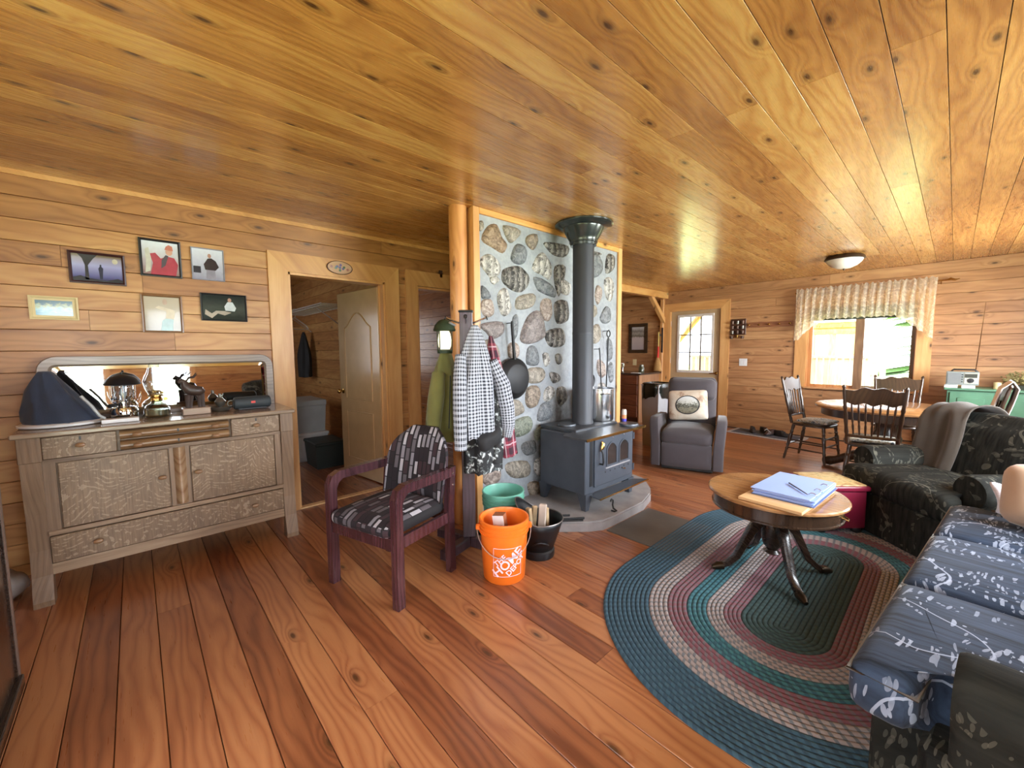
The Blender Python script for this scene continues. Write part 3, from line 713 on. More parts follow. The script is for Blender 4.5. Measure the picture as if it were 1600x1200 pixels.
# wood frame of the stone wall
for a in ((-2.535, 1.925, 0, -2.50, 1.985, 2.45), (-2.535, 3.875, 0, -2.50, 3.945, 2.45)): ob('frame_board', MB().b2(*a, 0.003), TRIMV, chim, False)
ob('frame_board', MB().b2(-2.535, 1.985, 2.405, -2.50, 3.875, 2.45, 0.003), wood('frame_pine', c255(186, 120, 52), c255(214, 150, 72), c255(228, 170, 92), axis='Y', ring=12, knots=0.1), chim, False)
for a in ((-2.64, 1.94, 0, -2.535, 1.96, 2.45), (-2.64, 3.93, 0, -2.535, 3.945, 2.45)): ob('side_panel', MB().b2(*a), TRIMV, chim, False)
# round log post
ring_ = []
for k in range(13):
    z = H*k/12; rr = 0.068+0.004*noise.noise(Vector((0, 0, z*2)))
    ring_.append([Vector((-2.615+cos(a)*rr*(1+0.03*noise.noise(Vector((cos(a)*2, sin(a)*2, z*3)))), 1.866+sin(a)*rr, z)) for a in [2*pi*j/20 for j in range(20)]])
struct('log_post_column', MB().loft(ring_), LOG)
# hearth slab
hp = [(-2.53, 2.06), (-2.1, 2.16), (-1.95, 2.28), (-1.80, 2.44), (-1.745, 2.54), (-1.735, 2.66), (-1.735, 3.12), (-1.80, 3.36), (-1.88, 3.50), (-2.06, 3.71), (-2.53, 3.86)]
tag(ob('hearth_slab', MB().prism(hp, 0, 0.062).prism([(x*0.985-0.035, (y-2.95)*0.975+2.95) for x, y in hp], 0.062, 0.075), CONC, smooth=False), 'grey concrete hearth slab with clipped corners under the wood stove', 'hearth', kind='structure')

# ------------------------------------------------------------------ entrance door (far wall)
d = struct('door_3', MB().b2(-3.735, YF+0.02, 0.01, -2.835, YF+0.06, 0.93).b2(-3.735, YF+0.02, 2.0, -2.835, YF+0.06, 2.07).b2(-3.735, YF+0.02, 0.93, -3.60, YF+0.06, 2.0).b2(-2.955, YF+0.02, 0.93, -2.835, YF+0.06, 2.0), FARDOOR, smooth=False)
ob('lower_panel', MB().b2(-3.63, YF+0.012, 0.16, -3.33, YF+0.03, 0.80, 0.01).b2(-3.24, YF+0.012, 0.16, -2.94, YF+0.03, 0.80, 0.01), FARDOOR, d, False)
ob('glazing_frame', MB().b2(-3.61, YF+0.005, 0.925, -2.945, YF+0.03, 0.975, 0.006).b2(-3.61, YF+0.005, 1.955, -2.945, YF+0.03, 2.005, 0.006).b2(-3.61, YF+0.005, 0.975, -3.57, YF+0.03, 1.955).b2(-2.985, YF+0.005, 0.975, -2.945, YF+0.03, 1.955), plain('glazing_white', c255(214, 208, 200), 0.4), d, False)
gw, gh = 0.585/3, 0.98/3
for i in range(3):
    for j in range(3):
        ob('pane', MB().b2(-3.57+gw*i+0.004, YF+0.034, 0.975+gh*j+0.004, -3.57+gw*(i+1)-0.004, YF+0.040, 0.975+gh*(j+1)-0.004), GLASS, d, False)
MUNT = plain('muntin_brown', c255(92, 80, 66), 0.5)
for i in (1, 2):
    ob('muntin', MB().b2(-3.57+gw*i-0.010, YF+0.024, 0.975, -3.57+gw*i+0.010, YF+0.046, 1.955), MUNT, d, False)
    ob('muntin', MB().b2(-3.57, YF+0.0245, 0.975+gh*i-0.010, -2.985, YF+0.0455, 0.975+gh*i+0.010), MUNT, d, False)
hd = ob('door_handle', MB().lathe([(0.026, 0), (0.026, 0.01), (0.012, 0.014), (0.012, 0.045)], (-2.885, YF+0.02, 0.93), 14, Matrix.Rotation(radians(90), 4, 'X')).tube([(-2.885, YF-0.028, 0.93), (-2.93, YF-0.032, 0.932), (-2.99, YF-0.028, 0.925)], 0.008), BRASS, d)
for z in (0.3, 1.15, 1.85): ob('hinge', MB().tube([(-3.742, YF+0.012, z-0.05), (-3.742, YF+0.012, z+0.05)], 0.008, 8), ALU, d)
struct('trim_9', MB().b2(-3.745, YF-0.005, 0.0, -2.825, YF+0.12, 0.012).b2(-3.76, YF, 0, -3.737, YF+0.12, 2.085).b2(-2.833, YF, 0, -2.81, YF+0.12, 2.085).b2(-3.745, YF, 2.072, -2.825, YF+0.12, 2.09), TRIMV, smooth=False)

# ------------------------------------------------------------------ window (far wall)
WOODWIN = wood('window_pine', c255(150, 92, 44), c255(192, 130, 70), c255(212, 156, 96), axis='Z', ring=16, knots=0.0)
Y0, Y1 = YF+0.05, YF+0.11
w = struct('window_1', MB().b2(-1.575, YF, 0.75, -1.55, YF+0.16, 2.0).b2(-0.37, YF, 0.75, -0.345, YF+0.16, 2.0).b2(-1.56, YF, 1.96, -0.36, YF+0.16, 1.985), WOODWIN, smooth=False)
ob('window_stool', MB().b2(-1.58, YF-0.045, 0.745, -0.34, YF+0.16, 0.772, 0.004), plain('sill_varnish', c255(186, 140, 96), 0.25, coat=0.3), w, False)
def sash(x0, x1, y, mat, nm='sash'):
    s = ob(nm, MB().b2(x0, y, 0.772, x0+0.045, y+0.035, 1.96).b2(x1-0.045, y, 0.772, x1, y+0.035, 1.96).b2(x0+0.045, y, 0.772, x1-0.045, y+0.035, 0.815).b2(x0+0.045, y, 1.915, x1-0.045, y+0.035, 1.96), mat, w, False)
    ob('pane', MB().b2(x0+0.045, y+0.014, 0.815, x1-0.045, y+0.020, 1.915), GLASS, s, False)
sash(-1.55, -0.90, YF+0.075, WOODWIN); sash(-0.985, -0.37, YF+0.115, plain('sash_grey_brown', c255(120, 104, 82), 0.5))
ob('meeting_post', MB().b2(-0.995, YF+0.035, 0.772, -0.895, YF+0.075, 1.96, 0.004), wood('meeting_pine', c255(84, 56, 34), c255(122, 88, 56), c255(150, 112, 74), axis='Z', knots=0.0), w, False)
ob('latch', MB().b2(-0.89, YF+0.05, 1.2, -0.87, YF+0.075, 1.3, 0.004), WHITE, w, False)
ob('roller_blind', MB().b2(-1.545, YF+0.03, 1.80, -0.375, YF+0.045, 1.96), GREENR, w, False)
ob('blind_rail', MB().b2(-1.545, YF+0.022, 1.775, -0.375, YF+0.05, 1.80, 0.004), plain('blind_rail_dark', c255(52, 58, 44), 0.5), w, False)
# openings the camera does not face: patio doors, side window, added dining window
def side_window(nm, y0, y1, z0, z1, mull):
    q = struct(nm, MB().b2(XR-0.01, y0-0.08, z0, XR+0.14, y0, z1+0.08).b2(XR-0.01, y1, z0, XR+0.14, y1+0.08, z1+0.08).b2(XR-0.01, y0, z1, XR+0.14, y1, z1+0.08).b2(XR-0.02, y0-0.08, z0-0.05, XR+0.14, y1+0.08, z0), TRIMV, smooth=False)
    for m_ in mull: ob('mullion', MB().b2(XR+0.05, m_-0.03, z0, XR+0.09, m_+0.03, z1), TRIMV, q, False)
side_window('door_4', -0.95, -0.36, 0.06, 2.05, ())
side_window('door_5', 0.2, 0.66, 0.06, 2.05, ())
side_window('window_2', 2.1, 3.9, 0.95, 2.05, (3.0,))
side_window('added_dining_window', 5.0, 6.6, 0.95, 2.05, (5.8,))  # unseen frame added round the dining end fill
q = struct('added_back_window', MB().b2(-1.98, YB-0.14, 0.82, -1.9, YB+0.02, 2.08).b2(0.1, YB-0.14, 0.82, 0.18, YB+0.02, 2.08).b2(-1.9, YB-0.14, 2.0, 0.1, YB+0.02, 2.08).b2(-1.9, YB-0.14, 0.82, 0.1, YB+0.02, 0.9), TRIMV, smooth=False)  # unseen frame added round the back fill

# ------------------------------------------------------------------ open bedroom door, and the leaf behind the second doorway
def moulding(pts, r=0.008): return MB().tube(pts, r, 6)
lf = Vector((-3.905, 1.815, 0)); ang = atan2(1.715-1.815, -4.69+3.905)
d1 = bpy.data.objects.new('door_1', None); COL.objects.link(d1); d1['kind'] = 'structure'; d1.location = lf; d1.rotation_euler = (0, 0, ang)
LW, LH = 0.80, 2.0
ob('door_leaf', MB().b2(0, -0.018, 0.012, LW, 0.018, LH, 0.003), DOORTAN, d1, False)
for sy in (-1, 1):
    f = 0.0205*sy
    arch = [(0.14, 1.62)]+[(0.14+0.52*t, 1.62+0.155*(0.5-0.5*cos(2*pi*t))**0.8*1.0) for t in [i/14 for i in range(1, 14)]]+[(0.66, 1.62)]
    up = [(0.14, 0.86)]+arch+[(0.66, 0.86), (0.14, 0.86)]
    ob('upper_moulding', moulding([(x, f, z) for x, z in up]), DOORTAN, d1)
    ob('lower_moulding', moulding([(x, f, z) for x, z in ((0.14, 0.2), (0.14, 0.72), (0.66, 0.72), (0.66, 0.2), (0.14, 0.2))]), DOORTAN, d1)
for sy in (-1, 1):
    ob('door_knob', MB().lathe([(0.0, 0.066), (0.018, 0.064), (0.026, 0.052), (0.025, 0.042), (0.012, 0.032), (0.012, 0.012), (0.028, 0.008), (0.028, 0.0)], (LW-0.065, 0.018*sy, 0.93), 16, Matrix.Rotation(radians(-90*sy), 4, 'X')), BRASS, d1)
for z in (0.3, 1.75): ob('hinge', MB().tube([(-0.004, -0.022, z-0.045), (-0.004, -0.022, z+0.045)], 0.008, 8), BRASS, d1)
d2 = struct('door_2', MB().b2(-4.62, 2.20, 0.01, -3.93, 2.236, 2.02, 0.003), plain('hall_door_dark', c255(70, 46, 32), 0.35), smooth=False)
ob('edge_strip', MB().b2(-3.95, 2.236, 0.01, -3.942, 2.241, 2.02), ALU, d2, False)

# ------------------------------------------------------------------ outside
GRAVEL = plain('pale_lawn', c255(186, 200, 132), 0.9, var=0.15, scale=3)
struct('ground', MB().b2(-30, YF+0.4, -0.6, 30, 50, -0.5).b2(XR+0.4, -20, -0.6, 30, YF+0.4, -0.5).b2(XK-22, -20, -0.6, XR+0.4, YB-0.4, -0.5), GRAVEL)
DECKW = wood('deck_cedar', c255(176, 140, 92), c255(206, 172, 122), c255(226, 196, 150), axis='Y', rough=0.6, knots=0.1)
FENCE = wood('fence_boards', c255(196, 176, 148), c255(220, 204, 180), c255(236, 224, 206), axis='Z', rough=0.7, knots=0.1)
dk = struct('floor_porch', MB().b2(-5.5, YF+0.17, -0.16, 1.2, YF+2.6, -0.10), DECKW)
for k in range(48): plank('deck_board', 2.43, 0.135, 0.02, DECKW, dk, frame_m((-5.43+0.14*k, YF+1.385, -0.10), (0, 1, 0), (-1, 0, 0), (0, 0, 1)))
fn = thing('porch_railing', 'pale board railing along the porch outside the window', 'railing', (-2.2, YF+2.5, -0.08))
for k in range(34): ob('railing_board', MB().b2(-4.4+0.105*k, YF+2.49, -0.02, -4.315+0.105*k, YF+2.515, 1.16), FENCE, fn, False)
ob('top_rail', MB().b2(-4.45, YF+2.46, 1.16, -0.85, YF+2.54, 1.21), FENCE, fn, False)
pr = thing('porch_roof', 'golden log porch roof with posts and brace seen through the door glass', 'porch roof', (-2.4, YF+1.6, -0.08))
GOLD = wood('porch_log', c255(196, 144, 76), c255(226, 180, 106), c255(238, 204, 140), axis='Z', rough=0.5)
ob('roof_deck', MB().box((-3.35, YF+1.5, 2.55), (3.2, 2.9, 0.06), (radians(-9), 0, 0)), GOLD, pr, False)
for x in (-4.95, -2.75): ob('porch_post', MB().tube([(x, YF+2.4, -0.08), (x, YF+2.4, 2.3)], 0.08, 10), GOLD, pr)
ob('porch_beam', MB().tube([(-5.1, YF+2.4, 2.22), (-1.85, YF+2.4, 2.22)], 0.085, 10), GOLD, pr)
ob('brace_log', MB().tube([(-4.85, YF+2.38, 1.40), (-4.15, YF+2.38, 2.2)], 0.07, 8), GOLD, pr)
tr = thing('spruce_tree', 'green spruce beyond the porch in the right window pane', 'tree', (-0.35, YF+7.5, -0.5))
LEAF = plain('spruce_needles', c255(86, 128, 58), 0.8, var=0.35, scale=3)
ob('trunk', MB().tube([(-0.35, YF+7.5, -0.5), (-0.35, YF+7.5, 6.6)], [0.14, 0.03], 8), plain('spruce_bark', c255(92, 74, 58), 0.9), tr)
mb = MB(); r = random.Random(4)
for k in range(190):
    z = r.uniform(0.3, 6.4); a = r.uniform(0, 2*pi); L = (7.0-z)*0.26*r.uniform(0.7, 1.1); p = Vector((-0.35, YF+7.5, z)); e = p+Vector((cos(a)*L, sin(a)*L, -0.22*L))
    side = Vector((-sin(a), cos(a), 0))*(0.16+0.1*L)
    mb._add([p, p.lerp(e, 0.6)+side, e, p.lerp(e, 0.6)-side], [(0, 1, 2, 3)])
nd = ob('needles', mb, LEAF, tr, False); nd['kind'] = 'stuff'
sh = thing('log_shed', 'golden log shed standing behind the pale railing outside', 'shed', (-2.7, 12.9, -0.5))
ob('roof', MB().box((-2.7, 13.2, 2.55), (2.8, 2.6, 0.08), (radians(16), 0, 0)), GOLD, sh, False)
for k in range(2): ob('lintel_log', MB().tube([(-3.9, 12.5, 1.76+0.15*k), (-1.45, 12.5, 1.76+0.15*k)], 0.078, 8), GOLD, sh)
for x in (-3.8, -3.0, -2.45, -2.05, -1.62): ob('shed_post', MB().tube([(x, 12.5, -0.5), (x, 12.5, 1.7)], 0.075, 8), GOLD, sh)
# ------------------------------------------------------------------ left side: sideboard and what stands on it, pictures
sb = thing('sideboard', 'antique oak sideboard with a long mirror back under the pictures', 'sideboard', (-3.55, 0.17, 0))
SX0, SX1 = -3.795, -3.30                       # back and front planes of the case
mb = MB().b2(SX0, -0.415, 0.155, SX1-0.03, 0.765, 0.925, 0.004)
ob('case', mb, OAKV, sb, False)
ob('top', MB().b2(-3.80, -0.50, 0.925, SX1+0.035, 0.845, 0.953, 0.006), wood('aged_oak_top', c255(84, 66, 50), c255(128, 106, 84), c255(158, 136, 112), rough=0.25, ring=46, knots=0.0, axis='Y', warp=3.0, coat=0.3), sb, False)
def knob(mb, y, z, x=SX1, r=0.017):
    mb.lathe([(0.006, 0), (0.007, 0.010), (r, 0.016), (r*0.98, 0.026), (r*0.6, 0.031), (0.0, 0.032)], (x, y, z), 14, Matrix.Rotation(radians(90), 4, 'Y') @ Matrix.Diagonal((0.75, 1.25, 1, 1)))
def knob_ob(par, y, z, x=SX1, mat=None):
    m = MB(); knob(m, y, z, x); return ob('knob', m, mat or KNOB, par)
def keyhole(par, y, z, x): ob('keyhole', MB().b2(x, y-0.004, z-0.011, x+0.002, y+0.004, z+0.009), BLACKP, par, False)
KNOB = plain('oak_knob', c255(134, 100, 70), 0.3)
for nm, y0, y1 in (('drawer', -0.395, -0.105), ('drawer', 0.455, 0.745)):
    dr = ob(nm, MB().b2(SX1-0.03, y0, 0.80, SX1, y1, 0.918, 0.003), FLAKE, sb, False)
    knob_ob(dr, (y0+y1)/2, 0.862); keyhole(dr, (y0+y1)/2, 0.90, SX1)
for z0, z1 in ((0.862, 0.918), (0.797, 0.856)):
    zc, hr_ = (z0+z1)/2, (z1-z0)/2
    prof = [(SX1-0.03+0.05*sin(pi*t/10)**0.8, zc-hr_*cos(pi*t/10)) for t in range(11)]
    dr = ob('rolled_drawer', MB().loft([[Vector((x, y, z)) for x, z in prof] for y in (-0.09, 0.44)], True), wood('oak_roll_%d' % int(z0*1000), c255(84, 58, 34), c255(134, 100, 64), c255(166, 132, 92), rough=0.3, ring=60, knots=0.0, axis='Y', coat=0.3), sb, True, 50)
    knob_ob(dr, -0.015, zc, SX1+0.018); knob_ob(dr, 0.365, zc, SX1+0.018); keyhole(dr, 0.175, zc, SX1+0.0195)
for y0, y1, ky in ((-0.345, 0.118, 0.085), (0.228, 0.705, 0.262)):
    dr = ob('cabinet_door', MB().b2(SX1-0.04, y0, 0.405, SX1-0.008, y1, 0.772, 0.003), FLAKE, sb, False)
    knob_ob(dr, ky, 0.60, SX1-0.008)
for y0, y1, d_ in ((-0.40, -0.352, 0.014), (0.712, 0.75, 0.014), (0.124, 0.222, 0.018)): ob('door_stile', MB().b2(SX1-0.045, y0, 0.40, SX1-d_, y1, 0.79), OAKV, sb, False)
prof = [(SX1-0.02+0.03*sin(pi*t/8), 0.143+0.063*t/8) for t in range(9)]
ob('rounded_column', MB().loft([[Vector((x, y, z)) for x, y in prof] for z in (0.41, 0.775)], True), wood('column_veneer', c255(72, 46, 28), c255(140, 104, 72), c255(176, 146, 112), rough=0.2, ring=18, knots=0.0, axis='Y', coat=0.5), sb)
for z0, z1, d_ in ((0.375, 0.40, 0.004), (0.775, 0.797, 0.004), (0.155, 0.215, 0.012)): ob('rail', MB().b2(SX1-0.04, -0.40, z0, SX1-d_, 0.75, z1), wood('aged_oak_rail_%d' % int(z0*1000), c255(96, 72, 52), c255(146, 118, 90), c255(172, 146, 116), rough=0.42, ring=46, knots=0.0, axis='Y', warp=3.0, fine=1.3), sb, False)
dr = ob('long_drawer', MB().b2(SX1-0.03, -0.398, 0.22, SX1-0.002, 0.748, 0.368, 0.003), FLAKE, sb, False)
knob_ob(dr, -0.215, 0.295); knob_ob(dr, 0.565, 0.295)
for s, y0, y1 in ((-1, -0.478, -0.40), (1, 0.752, 0.828)):
    ob('corner_block', MB().b2(SX1-0.06, y0-0.004, 0.79, SX1+0.012, y1+0.004, 0.925, 0.003), OAKV, sb, False)
    pr_ = [(SX1+0.008, 0.79), (SX1+0.004, 0.70), (SX1-0.012, 0.5), (SX1-0.016, 0.3), (SX1-0.004, 0.16), (SX1+0.016, 0.09), (SX1+0.03, 0.03), (SX1+0.028, 0.0), (SX1-0.06, 0.0), (SX1-0.06, 0.79)]
    ob('front_leg', MB().prism([(x, z) for x, z in pr_], y0, y1, Matrix(((1, 0, 0, 0), (0, 0, 1, 0), (0, 1, 0, 0), (0, 0, 0, 1)))), OAKV, sb, False)
    ob('back_leg', MB().b2(SX0, y0+0.02, 0, SX0+0.06, y1-0.01, 0.93, 0.003), OAKV, sb, False)
# mirror back with rounded upper corners
def rrect(y0, y1, z0, z1, r, n=6):
    p = [(y0, z0), (y1, z0)]
    for c, a0 in (((y1-r, z1-r), 0), ((y0+r, z1-r), 90)):
        p += [(c[0]+r*cos(radians(a0+90*k/n)), c[1]+r*sin(radians(a0+90*k/n))) for k in range(n+1)]
    return p
o_ = rrect(-0.44, 0.822, 0.953, 1.352, 0.09); i_ = rrect(-0.378, 0.76, 0.985, 1.29, 0.03)
m = MB(); 
for x0, x1, a, b in ((-3.795, -3.745, o_, o_),): m.loft([[Vector((x, y, z)) for y, z in a] for x in (x0, x1)], False)
m.loft([[Vector((-3.745, y, z)) for y, z in o_], [Vector((-3.733, y*0.992+0.0015, z*0.992+0.009)) for y, z in o_], [Vector((-3.733, y, z)) for y, z in rrect(-0.39, 0.772, 0.975, 1.302, 0.035)], [Vector((-3.748, y, z)) for y, z in i_]], False)
fr = ob('mirror_frame', m, wood('mirror_oak', c255(92, 76, 62), c255(138, 120, 102), c255(168, 150, 132), rough=0.3, ring=46, knots=0.0, axis='Y', coat=0.3), sb, True, 35)
ob('mirror_backing', MB().b2(-3.796, -0.42, 0.953, -3.76, 0.80, 1.33), OAK, fr, False)
ob('mirror_glass', MB().loft([[Vector((x, y, z)) for y, z in q] for x, q in ((-3.755, i_), (-3.749, i_), (-3.744, rrect(-0.355, 0.737, 1.005, 1.268, 0.02)))], True), MIRROR, fr, False)

# navy cloth bag on a white-edged tray
SBZ = 0.9545
cb = thing('canvas_bag', 'navy canvas bag slumped on the left end of the sideboard', 'bag', (-3.53, -0.33, SBZ))
prof = [(1.0, 0.0), (0.99, 0.02), (0.86, 0.07), (0.70, 0.13), (0.54, 0.19), (0.38, 0.24), (0.25, 0.275), (0.17, 0.292), (0.08, 0.294)]
rings = []
for i, (s, z) in enumerate(prof):
    t_ = z/0.294
    rings.append([Vector((-3.52+0.115*s*cos(a)*(1+0.20*noise.noise(Vector((cos(a)*2, sin(a)*2, z*6)))+(0.05+0.16*t_)*sin(6*a+z*13+1.3*sin(a*2)))-0.04*t_, -0.325+0.15*s*sin(a)*(1+0.18*noise.noise(Vector((sin(a)*2, cos(a)*2, z*7)))+(0.04+0.16*t_)*sin(7*a-z*16+1.1*sin(a*3)))-0.06*t_**0.8, SBZ+0.02+z)) for a in [2*pi*k/30 for k in range(30)]])
ob('bag_cloth', MB().loft(rings), NAVY, cb, True, 70)
ob('white_edge', MB().lathe([(0.0, 0), (1.12, 0.0), (1.16, 0.008), (1.13, 0.018), (1.0, 0.02)], (0, 0, 0), 28, Matrix.Diagonal((0.125, 0.16, 1, 1)) , True) if False else MB().loft([[Vector((-3.53+0.135*s*cos(a), -0.33+0.168*s*sin(a), SBZ+z)) for a in [2*pi*k/28 for k in range(28)]] for s, z in ((1.0, 0), (1.06, 0.004), (1.06, 0.016), (0.98, 0.022))]), WHITE, cb, label='white bottom edge')
ob('strap', MB().tube([(-3.42, -0.24, SBZ+0.17), (-3.405, -0.20, SBZ+0.11), (-3.40, -0.17, SBZ+0.05), (-3.42, -0.15, SBZ+0.03)], 0.008, 6), GREYW, cb)
# pressure lantern
pl = thing('pressure_lantern', 'nickel pressure lantern with a black enamel hood on the sideboard', 'lantern', (-3.56, -0.065, SBZ))
L0 = (-3.56, -0.065, SBZ)
ob('fount', MB().lathe([(0.0, 0.0), (0.062, 0.0), (0.068, 0.008), (0.068, 0.055), (0.058, 0.075), (0.03, 0.082), (0.03, 0.10), (0.055, 0.105), (0.055, 0.112), (0, 0.112)], L0, 24), CHROME, pl)
ob('globe', MB().lathe([(0.05, 0.112), (0.052, 0.12), (0.052, 0.205), (0.05, 0.215)], L0, 24), LAMPGLASS, pl)
ob('mantle', MB().lathe([(0.006, 0.112), (0.012, 0.14), (0.02, 0.16), (0.014, 0.185), (0.006, 0.20)], L0, 10), GREYW, pl)
ob('hood', MB().lathe([(0.052, 0.212), (0.088, 0.218), (0.090, 0.224), (0.074, 0.25), (0.055, 0.268), (0.02, 0.28), (0.006, 0.284), (0.006, 0.296), (0, 0.297)], L0, 24), BLACKMET, pl)
for dx, dy in ((0.059, 0), (0, -0.059), (0, 0.059)): ob('cage_wire', MB().tube([(-3.56+dx, -0.065+dy, SBZ+0.11), (-3.56+dx*1.02, -0.065+dy*1.02, SBZ+0.215)], 0.0025, 6), CHROME, pl)
ob('valve_knob', MB().tube([(-3.50, -0.10, SBZ+0.095), (-3.47, -0.13, SBZ+0.095)], 0.012, 8), BLACKP, pl)
ob('bail_handle', MB().tube([(-3.56, -0.065-0.085*cos(a), SBZ+0.15-0.10*sin(a)) for a in [pi*k/14 for k in range(15)]], 0.0028, 6), CHROME, pl)
tag(ob('paper_box', MB().b2(-3.46, -0.165, SBZ, -3.385, 0.0, SBZ+0.022, 0.002), PAPER2, smooth=False), 'flat white box lying before the pressure lantern on the sideboard', 'box')
# oil lamp
ol = thing('oil_lamp', 'clear glass kerosene lamp with a tall chimney on the sideboard', 'lamp', (-3.55, 0.09, SBZ))
L0 = (-3.55, 0.09, SBZ)
ob('lamp_base', MB().lathe([(0, 0), (0.075, 0.0), (0.078, 0.008), (0.07, 0.018), (0.068, 0.05), (0.055, 0.072), (0.03, 0.088), (0.026, 0.10)], L0, 28), glass('lamp_oil_glass', (0.72, 0.76, 0.72), 0.3), ol)
ob('oil', MB().lathe([(0, 0.012), (0.062, 0.012), (0.063, 0.045), (0, 0.045)], L0, 24), plain('lamp_oil', c255(112, 112, 96), 0.2), ol)
ob('burner', MB().lathe([(0.028, 0.098), (0.034, 0.104), (0.034, 0.118), (0.028, 0.13), (0.042, 0.134), (0.042, 0.142), (0.0, 0.150)], L0, 20), BRASS, ol)
ob('chimney', MB().lathe([(0.034, 0.142), (0.040, 0.155), (0.055, 0.19), (0.058, 0.21), (0.05, 0.24), (0.032, 0.28), (0.026, 0.31), (0.028, 0.345), (0.031, 0.35)], L0, 24, None, False), LAMPGLASS, ol)
ob('wick_wheel', MB().tube([(-3.52, 0.11, SBZ+0.118), (-3.48, 0.135, SBZ+0.118)], 0.003, 6).lathe([(0, -0.004), (0.012, -0.004), (0.012, 0.004), (0, 0.004)], (-3.48, 0.135, SBZ+0.118), 12, Matrix.Rotation(radians(90), 4, 'Y')), BRASS, ol)
# carved figure on a block
cf = thing('carved_figurine', 'dark carved animal figurine on a pale wooden block on the sideboard', 'figurine', (-3.5, 0.29, SBZ))
ob('block', MB().b2(-3.55, 0.215, SBZ, -3.44, 0.365, SBZ+0.045, 0.004), wood('figurine_block', c255(120, 96, 78), c255(164, 138, 116), c255(190, 166, 144), axis='Y', knots=0.0), cf, False)
CARV = plain('carved_wood', c255(62, 48, 42), 0.4, var=0.3, scale=30)
z0 = SBZ+0.045
m = MB()
for p, q, ra, rb in (((0.245, 0), (0.25, 0.09), 0.012, 0.02), ((0.33, 0), (0.325, 0.09), 0.012, 0.018), ((0.262, 0), (0.268, 0.08), 0.010, 0.016), ((0.312, 0), (0.308, 0.08), 0.010, 0.016)):
    m.tube([(-3.495, p[0], z0+p[1]), (-3.497, lerp(p[0], q[0], 0.5), z0+0.04), (-3.495, q[0], z0+q[1])], [ra, (ra+rb)/2*0.85, rb], 8)
m.tube([(-3.495, 0.343, z0+0.10), (-3.495, 0.325, z0+0.108), (-3.495, 0.29, z0+0.112), (-3.495, 0.26, z0+0.122), (-3.495, 0.24, z0+0.15), (-3.495, 0.235, z0+0.175), (-3.495, 0.225, z0+0.185), (-3.495, 0.205, z0+0.172)], [0.012, 0.032, 0.036, 0.036, 0.028, 0.02, 0.017, 0.008], 10)
m.tube([(-3.49, 0.245, z0+0.175), (-3.48, 0.26, z0+0.205), (-3.47, 0.285, z0+0.21), (-3.465, 0.30, z0+0.235)], [0.006, 0.006, 0.005, 0.003], 6)
m.tube([(-3.505, 0.245, z0+0.175), (-3.52, 0.265, z0+0.20), (-3.525, 0.29, z0+0.20), (-3.53, 0.31, z0+0.222)], [0.006, 0.006, 0.005, 0.003], 6)
ob('carved_animal', m, CARV, cf)
# pewter dish with little lamp
dl = thing('candle_lamp', 'small pewter chamber lamp with a saucer and loop handle on the sideboard', 'lamp', (-3.56, 0.435, SBZ))
L0 = (-3.56, 0.435, SBZ)
ob('saucer', MB().lathe([(0, 0), (0.05, 0.0), (0.066, 0.016), (0.070, 0.03), (0.066, 0.03), (0.055, 0.016), (0.03, 0.010), (0, 0.010)], L0, 24), PEWTER, dl)
ob('lamp_body', MB().lathe([(0.012, 0.01), (0.014, 0.03), (0.03, 0.045), (0.034, 0.065), (0.022, 0.085), (0.010, 0.095), (0.010, 0.12), (0, 0.122)], L0, 20), PEWTER, dl)
ob('loop_handle', MB().tube([(-3.56, 0.499+0.022*cos(a), SBZ+0.045+0.022*sin(a)) for a in [2*pi*k/12 for k in range(13)]], 0.004, 6), PEWTER, dl)
# portable speaker
sp = thing('portable_speaker', 'charcoal cylindrical portable speaker with a red badge on the sideboard', 'speaker', (-3.50, 0.62, SBZ))
m = MB(); rr = [(-0.115, 0.030), (-0.112, 0.038), (-0.10, 0.042), (0.10, 0.042), (0.112, 0.038), (0.115, 0.030)]
ob('speaker_body', m.loft([[Vector((-3.50+r*cos(a), 0.62+y, SBZ+0.048+r*1.08*sin(a))) for a in [2*pi*k/20 for k in range(20)]] for y, r in rr]), CHARC, sp)
ob('foot_strip', MB().b2(-3.52, 0.53, SBZ, -3.48, 0.71, SBZ+0.012, 0.003), BLACKP, sp, False)
for y in (-0.1165, 0.1165): ob('end_radiator', MB().lathe([(0, -0.002), (0.028, -0.002), (0.028, 0.002), (0, 0.002)], (-3.50, 0.62+y, SBZ+0.048), 18, Matrix.Rotation(radians(90), 4, 'X')), BLACKP, sp)
ob('badge', MB().b2(-3.4585, 0.607, SBZ+0.046, -3.4565, 0.633, SBZ+0.062), RED, sp, False)

# ------------------------------------------------------------------ framed pictures
def flat(par, nm, poly, y0, y1, z0, z1, mat, d):
    """a flat printed shape on a picture; poly in 0..1 across and up"""
    m = MB(); vs = [Vector((XL+d, lerp(y0, y1, u), lerp(z0, z1, v))) for u, v in poly]; m._add(vs, [tuple(range(len(vs)))]); return ob(nm, m, mat, par, False)
def ell(cx, cy, rx, ry, n=12): return [(cx+rx*cos(2*pi*k/n), cy+ry*sin(2*pi*k/n)) for k in range(n)]
def rct(a, b, c, d): return [(a, b), (c, b), (c, d), (a, d)]
def photo_mat(name, stops, scale=4.0, horiz=True, amt=0.4):
    t = T(name); g = t.sep(t.add('TexCoord').outputs['Generated']); n = t.noise(t.add('TexCoord').outputs['Generated'], scale, 5, 0.6)
    t.set(t.ramp(t.math('ADD', g[2], t.math('MULTIPLY', t.math('SUBTRACT', n, 0.5), amt)), stops), 0.12, coat=0.4, coat_r=0.05); return t.m
INK = {}
